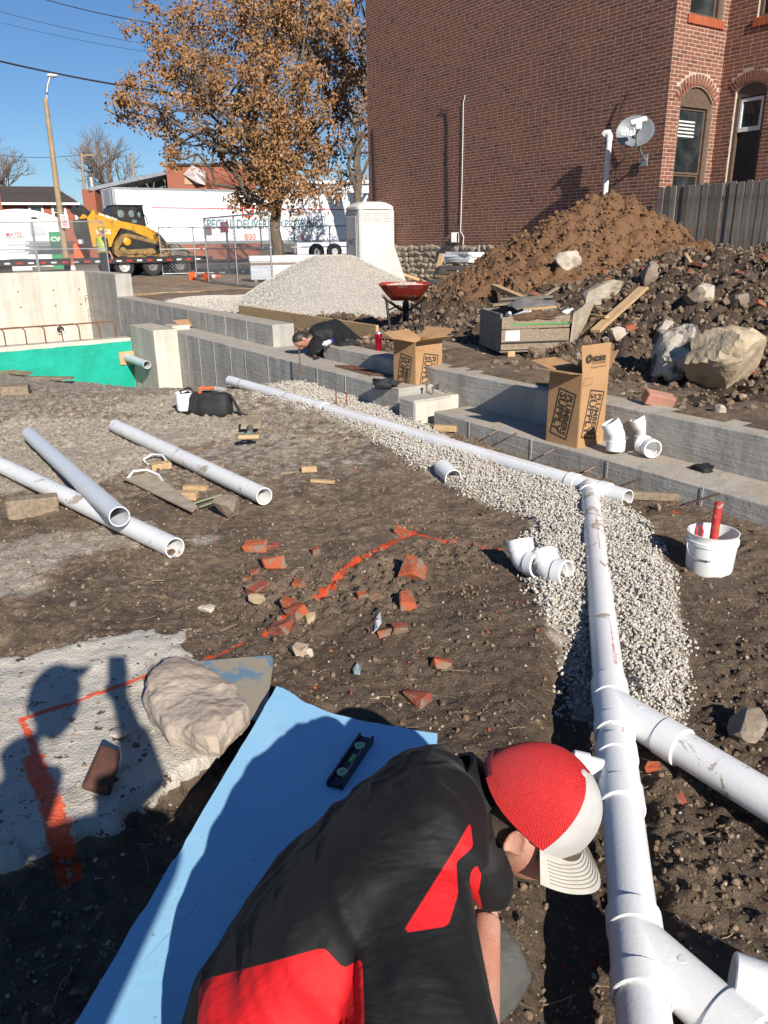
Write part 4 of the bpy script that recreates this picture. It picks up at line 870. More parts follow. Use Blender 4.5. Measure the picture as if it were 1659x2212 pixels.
# print on the tall flap
V, F = text_geo('state', .075, 3, bold=.0015); V = np.stack([np.full(len(V), -.0095), -(V[:, 0] + .165), .54 + .105 + V[:, 1]], -1); obj('flap_lettering', (V, F), M_INK, nb)
V, F = text_geo("The Expert's Choice", .020, 2, shear=.3); V = np.stack([np.full(len(V), -.0065), -(V[:, 0] + .16), .54 + .040 + V[:, 1]], -1); obj('flap_lettering', (V, F), M_INK, nb)
V, F = text_geo('WATER HEATERS', .020, 2); V = np.stack([np.full(len(V), -.0075), -(V[:, 0] + .165), .54 + .067 + V[:, 1]], -1); obj('flap_lettering', (V, F), M_INK, nb)
V, F = pipe_shell([(.009, 0), (.013, 0), (.013, .0006), (.009, .0006)], 20); V2, F2 = pipe_shell([(.017, 0), (.031, 0), (.031, .0006), (.017, .0006)], 24); obj('flap_logo', [(np.stack([-.0100 + V[:, 2], -(V[:, 0] + .055), .54 + .105 + V[:, 1]], -1), F), (np.stack([-.0100 + V2[:, 2], -(V2[:, 0] + .055), .54 + .105 + V2[:, 1]], -1), F2)], M_INK, nb)
fc0 = gz(897, 857, .155); fcl = fc0 + np.array([-.18, .21, 0])
carton('farther open cardboard box with flaps spread behind the bolted block', fc0, fcl, .31, .36, .52, .155, [('R', .15, 1.25, (-.04, .02)), ('S', .17, 1.2, (.0, -.03)), ('L', .15, 1.35, (.0, .05)), ('B', .17, 1.0, (-.02, .06))])

# ================================================================ bucket with tools
bk = thing('bucket', 'small white plastic bucket holding a red hammer handle', 'bucket', v3(gz(1530, 1232, -.01)))
obj('pail', [pipe_shell([(.0, .004), (.106, .0), (.112, .02), (.119, .155), (.125, .158), (.126, .178), (.120, .180), (.121, .208), (.125, .214), (.118, .214), (.113, .16), (.104, .014), (.0, .012)], 40)], M_WHITE, bk, 40)
obj('bail_handle', tube([(-.127, -.01, .168), (-.133, -.02, .14), (-.128, -.05, .11), (-.11, -.075, .10), (-.05, -.12, .098)], .003, 8), M_GALV, bk, 60)
M_REDP = mat('chipped_red_paint', (.42, .03, .03), (.50, .05, .04), sc=20, rough=.5, dirt=(.33, .29, .25), dsc=26, dlo=.56, dhi=.62); M_GREENP = mat('green_paint', (.04, .28, .07), rough=.5)
hm = thing('hammer', 'red painted tool handle standing upright in the white bucket', 'hammer', bk.location + Vector((.01, 0, .016)))
obj('handle', [tube([(.0, .01, .0), (.004, .02, .30), (.008, .022, .345)], [.022, .021, .021], 14)], M_REDP, hm, 50); obj('green_patch', tf(box(.016, .003, .04, bev=.001), (.010, -.0005, .21)), M_GREENP, hm)
pl = thing('pliers', 'red handled pliers leaning inside the white bucket', 'pliers', bk.location + Vector((-.05, .0, .016)))
for s in (-1, 1): obj('handle', tube([(s * .005 - .02, .02, .0), (s * .010 - .02, .01, .12), (s * .016 - .022, 0, .195), (s * .012 - .028, 0, .235)], [.008, .008, .009, .004], 8), M_REDP, pl, 50)
obj('jaws', tube([(-.02, .02, .002), (-.02, .025, .05)], [.012, .007], 8), M_STEEL, pl, 50)

# ================================================================ tool bag, cup, spade, scraps on the pit floor
p = on_ground(450, 895); bag = thing('tool_bag', 'slumped black fabric tool bag with orange tool inside', 'tool bag', p, -.25)
M_FAB = mat('black_nylon', (.012, .012, .013), (.028, .028, .029), sc=8, rough=.75, bump=.012, bsc=14)
rings = []
for zz, sx, sy in ((0, .24, .11), (.03, .255, .125), (.12, .25, .12), (.2, .235, .10), (.235, .22, .075), (.22, .20, .055), (.10, .17, .05)): rings.append([q + np.array([.02 * vnoise(q[0] * 9 + zz * 20, q[1] * 9, 4), .025 * vnoise(q[0] * 8, q[1] * 8 + zz * 15, 5), .05 * vnoise(q[0] * 7 + 3, zz * 9, 6) * (zz > .15)]) for q in ring((0, 0, zz), (1, 0, 0), (0, 1, 0), sx, sy, 36, 2.8)])
obj('bag_body', loft(rings), M_FAB, bag, 60)
obj('strap', tube([(-.2, -.08, .18), (-.23, -.10, .24), (-.15, -.07, .27), (-.05, -.09, .22), (-.08, -.12, .08)], .012, 8), M_FAB, bag, 60); obj('strap', tube([(.18, .02, .18), (.25, .0, .2), (.31, -.02, .12), (.36, -.03, .03), (.44, -.05, .015)], .014, 8), M_FAB, bag, 60)
ot = thing('hand_tool', 'orange handled tool sticking out of the black tool bag', 'hand tool', Vector(p) + Vector((.02, 0, .17)), .2)
obj('handle', [tube([(-.10, 0, .0), (-.06, 0, .10), (.0, 0, .085), (.05, .02, .09)], .016, 8)], M_ORANGE, ot, 60); obj('blade', tf(box(.12, .006, .03), (.12, .02, .075), ry=.2), M_GALV, ot)
p = on_ground(400, 885); cu = thing('plastic_pail', 'small white pail standing behind the black tool bag', 'pail', p); obj('pail', pipe_shell([(.0, .004), (.075, 0), (.085, .16), (.089, .162), (.088, .172), (.081, .172), (.07, .012), (0, .012)], 28), M_WHITE, cu, 40)
p = on_ground(543, 935); sp = thing('short_spade', 'short spade with dusty blade and D-shaped wooden grip', 'spade', p + np.array([0, -.02, .02]), .08); sp.scale = (1.3, 1.3, 1.3)
M_DUSTY = mat('dusty_steel', (.36, .29, .205), (.22, .17, .12), sc=12, rough=.85, bump=.003)
obj('blade', tf(box(.135, .19, .012, bev=.004), (0, .08, .045), rx=.25), M_DUSTY, sp); obj('shaft', tube([(0, -.02, .03), (.01, -.2, .035), (.012, -.23, .035)], [.022, .02, .02], 12), M_WOODG, sp, 50)
M_TEAL = mat('green_grey_casting', (.10, .16, .15), (.14, .2, .19), sc=20, rough=.6)
for s in (-1, 1): obj('yoke', tube([(.012, -.22, .035), (.012 + s * .035, -.26, .034), (.012 + s * .058, -.30, .033)], [.014, .011, .009], 8), M_TEAL, sp, 50)
obj('grip', tube([(-.052, -.305, .033), (.076, -.305, .033)], .016, 12), M_WOOD, sp, 50)
def block(name, px, py, size, rz, m, label, cat='wood block', tilt=0.0, group=None):
    p = on_ground(px, py); o = obj(name, box(*size, bev=min(size) * .08), m); o.location = p + np.array([0, 0, size[2] * .42]); o.rotation_euler = (tilt, tilt * .4, rz); return tag(o, label, cat, group)
block('wood_block', 75, 1112, (.30, .10, .13), .38, M_WOODW, 'thick weathered timber offcut at the left edge below the pipes', tilt=.06)
block('wood_block', 35, 850, (.30, .22, .11), .3, M_WOODW, 'squarish brown block on the bank in front of the green wall')
block('wood_board', 105, 818, (.75, .12, .03), -.12, M_WOODW, 'long flat board on the bank below the green wall', 'board'); block('wood_board', 25, 805, (.7, .14, .03), -.3, M_WOODW, 'tilted board at the left edge under the green wall', 'board', tilt=.1)
block('wood_block', 402, 1078, (.16, .07, .055), -.1, M_WOOD, 'short tan wood block right of the flat triangular sheet'); block('wood_block', 348, 1012, (.15, .09, .05), .45, M_WOOD, 'short tan wood block beside the bent white straps')
block('wood_block', 423, 1057, (.17, .05, .03), -.15, M_WOOD, 'broken tan wood scrap behind the short tan block', 'wood scrap'); block('wood_board', 445, 967, (.10, .24, .022), -.12, M_WOODW, 'brown board scrap behind the single white pipe', 'board'); block('wood_board', 405, 975, (.2, .13, .03), -.3, M_WOODW, 'brown wood scrap partly behind the single white pipe', 'board')
block('wood_block', 668, 1018, (.11, .05, .04), .1, M_WOOD, 'small yellow wood block right of the single white pipe'); block('wood_block', 623, 1022, (.12, .05, .018), .25, M_WOODW, 'flat wood chip left of the small yellow wood block', 'wood scrap'); block('wood_block', 697, 1042, (.17, .035, .02), -.25, M_WOOD, 'thin yellow wood sliver right of the single white pipe', 'wood scrap')
block('wood_board', 660, 940, (.26, .12, .02), -.15, M_WOODW, 'small brown board lying near the far gravel', 'board'); block('wood_block', 1410, 1078, (.36, .05, .05), -.2, M_WOODW, 'weathered stick lying at the foot of the footing right of the tee', 'stick'); block('wood_block', 962, 930, (.20, .06, .05), -.3, M_WOOD, 'tan wood strip at the foot of the bolted block', 'wood scrap')
o = plank_obj('wood_board', gz(540, 846, .0), gz(600, 858, .03), .16, .05, M_WOODW); tag(o, 'brown board propping up the far end of the drain pipe', 'board')
# flat triangular sheet and straps
p0, p1, p2, p3 = [on_ground(*q) for q in ((268, 1047), (330, 1027), (428, 1108), (416, 1117))]
c = (p0 + p1 + p2 + p3) / 4; o = obj('sheet_scrap', prism([tuple((q - c)[:2]) for q in (p0, p3, p2, p1)], 0, .012), mat('dusty_sheet', (.42, .36, .28), (.33, .265, .19), sc=10, rough=.9, bump=.003)); o.location = c + np.array([0, 0, .03]); o.rotation_euler = (.02, -.03, 0); tag(o, 'flat triangular dusty sheet scrap lying on the soil', 'sheet')
for k, (pts, lab) in enumerate((([(312, 1004), (330, 998), (352, 1000), (362, 1008), (352, 1012), (318, 1010), (312, 1004)], 'bent white plastic strap behind the flat sheet'), ([(278, 1046), (290, 1036), (320, 1033), (345, 1040), (352, 1048)], 'curved white plastic strap on the flat sheet'))):
    o = obj('plastic_strap', tube([on_ground(*q) + np.array([0, 0, .045 + .02 * math.sin(i)]) for i, q in enumerate(pts)], .009, 6), M_WHITE, None, 50); tag(o, lab, 'strap')
for q0, q1, lab in (((415, 1095), (480, 1078), 'upper thin green stick beside the brown stone'), ((432, 1102), (470, 1092), 'lower thin green stick beside the brown stone')):
    o = obj('stick', tube([on_ground(*q0) + np.array([0, 0, .02]), on_ground(*q1) + np.array([0, 0, .03])], .007, 6), mat('dull_green', (.22, .25, .14), rough=.9), None, 50); tag(o, lab, 'stick')
# ================================================================ people
def skin_mat(name, c, hair):
    x = NT(name); col = x.mix(x.ramp(x.noise(14, 4, .6), .35, .7), c, (c[0] * .95, c[1] * .78, c[2] * .72)); col = x.mix(x.ramp(x.noise(160, 3, .6), .55, .75, 0, .25), col, (c[0] * .6, c[1] * .5, c[2] * .45))
    hn = x.math('ADD', x.attr('hair'), x.math('MULTIPLY', x.math('SUBTRACT', x.noise(110, 4, .7), .5), .7)); col = x.mix(x.ramp(hn, .3, .75), col, hair)
    m = x.fin(col, .5, x.bump(x.noise(190, 4, .6), .0012), spec=.4); x.p.inputs['Subsurface Weight'].default_value = .08; x.p.inputs['Subsurface Radius'].default_value = (.01, .004, .002); return m
M_SKIN = skin_mat('skin', (.50, .27, .195), (.085, .062, .048)); M_SKIN2 = skin_mat('skin_darker_hair', (.46, .25, .18), (.03, .022, .018))
def cloth(name, c, c2, red=None, wr=.004):
    x = NT(name); col = x.mix(x.ramp(x.noise(9, 4, .6), .3, .7), c, c2)
    if red: col = x.mix(x.ramp(x.attr('red'), -1.2, 1.2), col, x.mix(x.ramp(x.noise(12, 3, .5), .3, .7), red, (red[0] * .86, red[1] * .8, red[2] * .8)))
    b = x.bump(x.noise(1.0, 3, .55, dist=.8, mapscale=(3.2, 9, 6)), wr * 3.5, .9); b = x.bump(x.noise(16, 3, .5, dist=1.0), wr * 1.5, .6, b); b = x.bump(x.noise(420, 2, .5), .0007, .5, b); m = x.fin(col, .7, b, spec=.3); x.p.inputs['Sheen Weight'].default_value = .03; x.p.inputs['Sheen Roughness'].default_value = .4; return m
M_SHIRT = cloth('black_and_red_polo', (.0055, .0052, .0055), (.009, .0085, .009), (.62, .012, .016)); M_PANTS = cloth('charcoal_trousers', (.070, .068, .062), (.10, .097, .088)); M_TEE = cloth('black_tee', (.010, .010, .011), (.016, .016, .017))
def set_attr(o, name, vals):
    a = o.data.attributes.get(name) or o.data.attributes.new(name, 'FLOAT', 'POINT'); a.data.foreach_set('value', np.asarray(vals, np.float32))
def vco(o): n = len(o.data.vertices); a = np.empty(n * 3, np.float32); o.data.vertices.foreach_get('co', a); return a.reshape(-1, 3).astype(float)
def vno(o): n = len(o.data.vertices); a = np.empty(n * 3, np.float32); o.data.vertices.foreach_get('normal', a); return a.reshape(-1, 3).astype(float)
def wrinkle(o, amp, sc, seed=0, stretch=None):
    V = vco(o); N = vno(o); d = stretch if stretch is not None else np.array([1, 1, 1.]); W = V * d
    h = fbm(W[:, 0] + W[:, 2] * .7, W[:, 1] - W[:, 2] * .6, sc, 3, seed, .5, True); V = V + N * (amp * h)[:, None]; o.data.vertices.foreach_set('co', V.ravel()); o.data.update()
def head_pieces(w=.077, d=.098, h=.118, nose=True):
    """head in its own frame: x right, y face, z up; returns pieces"""
    V, F = ico(4); V = V.copy(); x, y, z = V.T
    jaw = np.clip(-z, 0, 1); P = np.stack([x * w * (1 - .22 * jaw ** 1.5), y * d * (1 - .12 * np.clip(-z, 0, 1) * (y < 0) * 1.5) + .012 * jaw * (y > 0), z * h], -1)
    face = np.clip(y - .55, 0, 1)
    P[:, 1] -= .012 * np.exp(-((z - .12) / .16) ** 2) * np.exp(-((abs(x) - .42) / .22) ** 2) * (y > 0)          # eye sockets
    P[:, 1] += .006 * np.exp(-((z - .32) / .1) ** 2) * (y > .5)                                                  # brow
    P[:, 1] += .006 * np.exp(-((z + .55) / .12) ** 2) * np.exp(-(x / .3) ** 2) * (y > 0) + .012 * np.exp(-((z + .88) / .18) ** 2) * np.exp(-(x / .35) ** 2) * (y > 0)    # lips, chin
    pcs = [(P, F)]
    if nose: pcs.append(loft([ring((0, d * .93, .03), (1, 0, 0), (0, 1, 0), .008, .008, 10), ring((0, d * 1.04, .0), (1, 0, 0), (0, 1, 0), .011, .012, 10), ring((0, d * 1.12, -.022), (1, 0, 0), (0, 1, 0), .016, .016, 10), ring((0, d * 1.0, -.036), (1, 0, 0), (0, 1, 0), .015, .014, 10)]))
    for s in (-1, 1):        # ears: a thin leaning shell with a thicker rolled rim and a lobe
        e1, e2, nn = np.array([0, .93, .36]), np.array([0, -.36, .93]), np.array([s * .85, -.52, 0.]); c0 = np.array([s * (w - .002), -.012, .002])
        pcs.append(loft([ring(c0 - nn * .006, e1, e2, .017, .027, 18), ring(c0 + nn * .006, e1, e2, .019, .031, 18), ring(c0 + nn * .014, e1, e2, .016, .027, 18)]))
        pcs.append(tube([c0 + nn * .014 + e1 * .018 * math.cos(t) + e2 * .031 * math.sin(t) for t in np.linspace(-.2, 4.3, 16)], [.0035] + [.0052] * 12 + [.0065, .007, .005], 8))
    return pcs
def to_frame(pcs, c, r, f, u):
    M = np.stack([r, f, u], -1); return [(V @ M.T + np.array(c), F) for V, F in pcs]
def ortho(f, u):
    u = v3(u) / np.linalg.norm(u); f = v3(f) - u * (v3(f) @ u); f /= np.linalg.norm(f); return np.cross(f, u), f, u
def hand_pieces(wrist, d, palm_n, curl=.5, s=1, side=1):
    """palm and five separate bent fingers; d points out along the hand, palm_n out of the palm"""
    d = v3(d) / np.linalg.norm(d); n = v3(palm_n) - d * (v3(palm_n) @ d); n /= np.linalg.norm(n); x = np.cross(d, n) * side; w = v3(wrist); P = []
    P.append(loft([ring(w + d * t * s, x, n, a * s, b * s, 12, 2.6) for t, a, b in ((-.01, .026, .02), (.02, .034, .018), (.06, .042, .016), (.092, .041, .013))]))
    for k, (off, L) in enumerate(((-.031, .062), (-.011, .075), (.010, .08), (.030, .072))):
        b = w + d * .088 * s + x * off * s; a = 0; pts = [b - d * .01]; q = b
        for seg in (.44, .31, .25): pts.append(q); a += curl; q = q + (d * math.cos(a) + n * math.sin(a)) * L * seg * s
        pts.append(q); P.append(tube(pts, [.009 * s, .0095 * s, .009 * s, .0085 * s, .0065 * s], 8))
    b = w + d * .025 * s + x * .034 * s; t1 = b + (d * .6 + x * .7 + n * .3) * .04 * s; t2 = t1 + (d * .8 + x * .1 + n * .5) * .032 * s; P.append(tube([b - x * .012 * s, b, t1, t2], [.012 * s, .013 * s, .011 * s, .008 * s], 8)); return P
# ---- the kneeling man in the black and red polo
Tt = -FW; KM = 1.09
def gdm(x, y, dep): return gd(x, y, dep * KM)
man = thing('person', 'man kneeling over the pipe in black and red polo and red mesh cap', 'person', (-.05, 1.0, 0))
def ml(p): return np.asarray(p, float) - np.array([-.05, 1.0, 0])       # world -> the man's own frame
HC = gdm(1150, 1783, 1.46); hr, hf, hu = ortho(.62 * RR - .75 * UU + .10 * Tt, .66 * RR + .60 * UU + .45 * Tt); CC_ = HC - hf * .035 + hu * .02
spec = [((625, 2420), 1.34, .20, .16), ((606, 2285), 1.31, .212, .16), ((636, 2165), 1.32, .218, .156), ((698, 2045), 1.34, .222, .150), ((795, 1915), 1.38, .226, .134), ((878, 1805), 1.44, .210, .114), ((940, 1735), 1.50, .150, .092), ((985, 1712), 1.53, .085, .072)]
cen = [gdm(*c, z) for c, z, w, d in spec]; rgs = []
for i, (c, z, w, d) in enumerate(spec):
    s = cen[min(i + 1, len(cen) - 1)] - cen[max(i - 1, 0)]; s /= np.linalg.norm(s); r_ = Tt + .12 * np.array([0, 0, 1.]); r_ = r_ - s * (r_ @ s); r_ /= np.linalg.norm(r_); bk_ = np.cross(r_, s); rgs.append(ring(ml(cen[i]), r_, bk_, w * 1.04, d * 1.06, 40, 2.3))
shoR = gdm(885, 1975, 1.25); elbR = gdm(915, 2300, 1.10)
elb = gdm(1022, 2340, 1.22); wri = gdm(1052, 1985, 1.45)
shoL = cen[5] - Tt * .19 + np.array([0, 0, -.06]); elbL = gdm(1000, 1850, 1.78); wriL = gdm(985, 1930, 1.80)
sleeve = tube([ml(q) for q in (shoR - (elbR - shoR) * .15 - Tt * .07, shoR, shoR * .65 + elbR * .35, elbR * .75 + shoR * .25, elbR)], [.092, .106, .112, .122, .130], 24)
sleeveL = tube([ml(q) for q in (shoL, (shoL + elbL) / 2, elbL)], [.085, .09, .092], 20)
collar = tube([ml(q) for q in (gdm(1012, 1700, 1.5), gdm(1050, 1768, 1.50), gdm(1066, 1790, 1.5))], [.092, .088, .080], 28)
flap = tube([ml(q) for q in (gdm(985, 1700, 1.50), gdm(1012, 1770, 1.49), gdm(1038, 1850, 1.48), gdm(1062, 1920, 1.47), gdm(1074, 1962, 1.46))], [.05, .058, .055, .045, .03], 16)
shirt = baked('shirt', [loft(rgs), sleeve, sleeveL, flap], M_SHIRT, man, [('REMESH', dict(mode='VOXEL', voxel_size=.009)), ('SMOOTH', dict(factor=.5, iterations=14))], 180)
wrinkle(shirt, .034, 3.0, 3, np.array([1.2, .7, 1.6])); wrinkle(shirt, .009, 7, 8, np.array([1.2, .5, 1.4]))
V = vco(shirt) + np.array([-.05, 1.0, 0]); Q = pix(V); reds = [
    [(430, 2118), (560, 2085), (700, 2046), (742, 2092), (782, 2070), (786, 2160), (790, 2420), (420, 2420)],
    [(1016, 1775), (1022, 1830), (985, 1862), (990, 1930), (968, 2001), (868, 2016), (935, 1910), (985, 1830)],
    [(1030, 1868), (1040, 1890), (1034, 1925), (1046, 1985), (1060, 2040), (1056, 2066), (1044, 2062), (1036, 2020), (1022, 1950), (1014, 1905), (1018, 1882)]]
def chaikin(q):
    for _ in range(2): q = [tuple(np.array(a) * w + np.array(b) * (1 - w)) for a, b in zip(q, q[1:] + q[:1]) for w in (.92, .08)]
    return q
sd = np.full(len(V), 99.)
for q in map(chaikin, reds): sd = np.minimum(sd, poly_sd(Q[:, 0], Q[:, 1], q))
Nn = vno(shirt); sd = np.where(Nn @ Tt < -.25, 99, sd); set_attr(shirt, 'red', np.clip(-sd, -40, 40))
V, F = hollow([ml(q) for q in (gdm(958, 1690, 1.50), gdm(992, 1728, 1.50), gdm(1028, 1765, 1.49))], [.088, .094, .090], [.078, .085, .082], 32)
co_ = obj('collar', (V + np.array([0, 0, 0]), F), M_SHIRT, shirt, 60); set_attr(co_, 'red', np.full(len(co_.data.vertices), -30))
V = vco(co_); co_.data.vertices.foreach_set('co', (V + .008 * vnoise(V[:, 0] * 20, V[:, 2] * 20 + V[:, 1] * 9, 4)[:, None] * vno(co_)).ravel())
seam = [gdm(782 + 10 * math.sin(t * 3), 2060 + t * 160, 1.0) for t in np.linspace(0, 1, 6)]
# trousers: pelvis, thighs, shins
pel = gdm(640, 2330, 1.36); kneR = gdm(1088, 2050, 1.52); kneL = kneR + np.array([-.14, .22, -.10]); hipR = pel + Tt * .09; hipL = pel - Tt * .12
ankR = gdm(820, 2420, 1.62); ankR[2] = .15; ankL = ankR + np.array([-.02, .28, 0])
tr = [tube([ml(q) for q in (hipR, hipR * .5 + kneR * .5, kneR)], [.12, .108, .092], 20), tube([ml(q) for q in (hipL, (hipL + kneL) / 2, kneL)], [.12, .105, .085], 20), tube([ml(q) for q in (kneR, kneR * .45 + ankR * .55 + np.array([0, 0, -.0]), ankR)], [.085, .08, .065], 18), tube([ml(q) for q in (kneL, (kneL + ankL) / 2, ankL)], [.085, .075, .06], 18), tf(rock(1, 3, (.20, .19, .16), 0, 0), ml(pel))]
pants = baked('trousers', tr, M_PANTS, man, [('REMESH', dict(mode='VOXEL', voxel_size=.011)), ('SMOOTH', dict(factor=.5, iterations=10))], 180); wrinkle(pants, .009, 9, 5)
M_BOOT = mat('brown_boot', (.11, .065, .035), (.07, .042, .025), sc=14, rough=.6, bump=.002)
for a in (ankR, ankL): obj('boot', [tube([ml(a), ml(a + np.array([-.05, -.03, -.0])), ml(a + np.array([-.12, -.08, -.02]))], [.06, .062, .045], 14)], M_BOOT, man, 60)
# body: head, neck, forearms, hands
bp = to_frame(head_pieces(.081, .103, .123), ml(HC), hr, hf, hu)
bp.append(tube([ml(HC - hu * .03 - hf * .03), ml(HC - hu * .10 - hf * .045), ml(cen[6] + np.array([.02, 0, -.02]))], [.070, .068, .078], 24))
bp.append(tube([ml(q) for q in (elbR * .8 + elb * .2, elb, elb * .55 + wri * .45, wri)], [.048, .044, .038, .028], 16)); bp += hand_pieces(ml(wri), (-.35, .45, -.8), (.3, -.1, -.9), .45)
bp.append(tube([ml(q) for q in (elbL - (wriL - elbL) * .2, elbL, (elbL + wriL) / 2, wriL)], [.05, .05, .042, .03], 14)); bp += hand_pieces(ml(wriL), wriL - elbL, (.2, -.6, -.7), .4, 1, -1)
body = baked('body', bp, M_SKIN, man, [('REMESH', dict(mode='VOXEL', voxel_size=.0042)), ('SMOOTH', dict(factor=.5, iterations=4))], 180)
V = vco(body) - ml(HC); hx, hy, hz = V @ hr, V @ hf, V @ hu
hair = sstep(.03, -.05, hy + .25 * (hz)) * sstep(-.11, -.05, hz) * (np.hypot(hx, hy) < .13) * sstep(.15, .13, np.linalg.norm(V, axis=1)); hair = np.maximum(hair, .75 * sstep(-.01, .02, hz) * (np.linalg.norm(V, axis=1) < .14)); hair = np.maximum(hair, .35 * sstep(-.05, -.08, hz) * sstep(0, .03, hy) * (np.linalg.norm(V, axis=1) < .15)); hair = np.where((abs(hx) > .078), .0, hair); set_attr(body, 'hair', hair)
for s in (-1, 1): obj('eye', to_frame([tf(rock(3, 2, (.012, .012, .012), 0, 0), (s * .031, .083, .012))], ml(HC), hr, hf, hu), M_WHITE, body, 180)
# cap
xm = NT('red_mesh_fabric'); wv = xm.n('ShaderNodeTexWave', wave_type='BANDS'); wv.bands_direction = 'DIAGONAL'; wv.inputs['Scale'].default_value = 190; wv.inputs['Distortion'].default_value = 2.0; xm.l(xm.tc, wv.inputs['Vector']); gx = xm.noise(380, 2, .5)
M_CAPR = xm.fin(xm.mix(wv.outputs['Fac'], (.56, .014, .018), (.74, .045, .045)), .6, xm.bump(gx, .002, .8, xm.bump(wv.outputs['Fac'], .0015)), spec=.3)
M_CAPW = mat('off_white_cap_cloth', (.47, .455, .43), (.40, .385, .36), sc=14, rough=.85, bump=.001, bsc=300, dirt=(.36, .30, .24), dsc=22, dlo=.64, dhi=.75); M_CAPB = mat('brim_cloth', (.44, .42, .37), (.38, .36, .31), sc=14, rough=.85, bump=.001, bsc=300)
cap = obj('cap', [tf(rock(2, 2, (.010, .010, .006), 0, 0), (0, -.004, .150))], M_CAPW, man, 180)     # the button; panels are its parts
ct_, st_c = math.cos(.0), math.sin(.0); cf, cu = hf * ct_ + hu * st_c, hu * ct_ - hf * st_c
cap.matrix_local = Matrix(((hr[0], cf[0], cu[0], ml(CC_)[0]), (hr[1], cf[1], cu[1], ml(CC_)[1]), (hr[2], cf[2], cu[2], ml(CC_)[2]), (0, 0, 0, 1)))
def capp(th, ph):
    fr = max(0, math.cos(ph)); e = .0015 * math.cos(ph * 6) * math.sin(th) ; a, b, h = .0985 + e, .122 + e + .004 * fr, .149
    st = math.sin(th) ** (.86 - .12 * fr); ct = math.cos(th); return np.array([a * st * math.sin(ph), b * st * math.cos(ph) - .004, h * ct])
def cap_panel(p0, p1, n, off=0.0):
    V, F = [], []; m = 14
    for j in range(n + 1):
        ph = p0 + (p1 - p0) * j / n; tm = math.radians(78 + 14 * (1 - math.cos(ph)) / 2)
        for i in range(m + 1): q = capp(tm * (i + .02) / m, ph); V.append(q * (1 + off))
    for j in range(n):
        for i in range(m): a = j * (m + 1) + i; F.append((a, a + 1, a + m + 2, a + m + 1))
    return np.array(V), F
def solid(VF, t):        # give a sheet real thickness
    V, F = VF; N = np.zeros_like(V)
    for f in F:
        n = np.cross(V[f[1]] - V[f[0]], V[f[2]] - V[f[0]])
        for i in f: N[i] += n
    N /= np.linalg.norm(N, axis=1)[:, None] + 1e-12; k = len(V); E = {}
    for f in F:
        for a, b in zip(f, f[1:] + f[:1]): E[(a, b)] = E.get((a, b), 0) + 1
    F2 = [tuple(f) for f in F] + [tuple(i + k for i in f[::-1]) for f in F] + [(b, a, a + k, b + k) for (a, b) in E if (b, a) not in E]; return np.concatenate([V, V - N * t]), F2
hp = math.radians(64)
obj('front_panel', solid(cap_panel(-hp, hp, 24), .003), M_CAPW, cap, 60); obj('mesh_back', solid(cap_panel(hp, 2 * math.pi - hp, 28, -.002), .003), M_CAPR, cap, 60)
V, F = [], []; nu, nv = 24, 8
def brim_pt(u, v):
    ph = u * math.radians(66); e = capp(math.radians(79), ph) * 1.005; L = .082 * (1 - .42 * abs(u) ** 2.6); q = e + np.array([.10 * u * abs(u) * v * .28, L * v, -.012 * v - .030 * u * u * (.35 + .65 * v) * 1.0]); return q
for i in range(nu + 1):
    for j in range(nv + 1): V.append(brim_pt(-1 + 2 * i / nu, j / nv))
F = [(i * (nv + 1) + j, (i + 1) * (nv + 1) + j, (i + 1) * (nv + 1) + j + 1, i * (nv + 1) + j + 1) for i in range(nu) for j in range(nv)]
brim = obj('brim', solid((np.array(V), F), .004), M_CAPB, cap, 60)
M_THREAD = mat('brown_thread', (.22, .17, .13), rough=.9)
for k in range(7): obj('stitching', tube([brim_pt(-.9 + 1.8 * t, .22 + .105 * k) + np.array([0, 0, .0009]) for t in np.linspace(0, 1, 25)], .0008, 5, False), M_THREAD, brim)
obj('eyelet', along(pipe_shell([(.002, 0), (.0042, 0), (.0042, .001), (.002, .001)], 14), capp(math.radians(48), math.radians(42)) * 1.003, capp(math.radians(48), math.radians(42)) * 2), M_THREAD, cap)
M_NAVY = mat('navy_embroidery', (.02, .025, .05), rough=.8)
def cap_dec(pts, w):
    V = []; F = []
    for i, (a, b) in enumerate(pts): V += [capp(a - w, b) * 1.006, capp(a + w, b) * 1.006]
    return np.array(V), [(2 * i, 2 * i + 1, 2 * i + 3, 2 * i + 2) for i in range(len(pts) - 1)]
obj('emblem', [cap_dec([(1.12 + .06 * k, -.10 + .08 * k + .1 * s) for k in range(5)], .022 + .008 * s) for s in (0, 1, 2)], M_NAVY, cap)
obj('strap', [tube([capp(math.radians(89), math.pi + t) * 1.01 + np.array([0, 0, .006]) for t in np.linspace(-.55, .55, 9)], .008, 6)], mat('dark_red_strap', (.13, .02, .022), rough=.5), cap, 60)

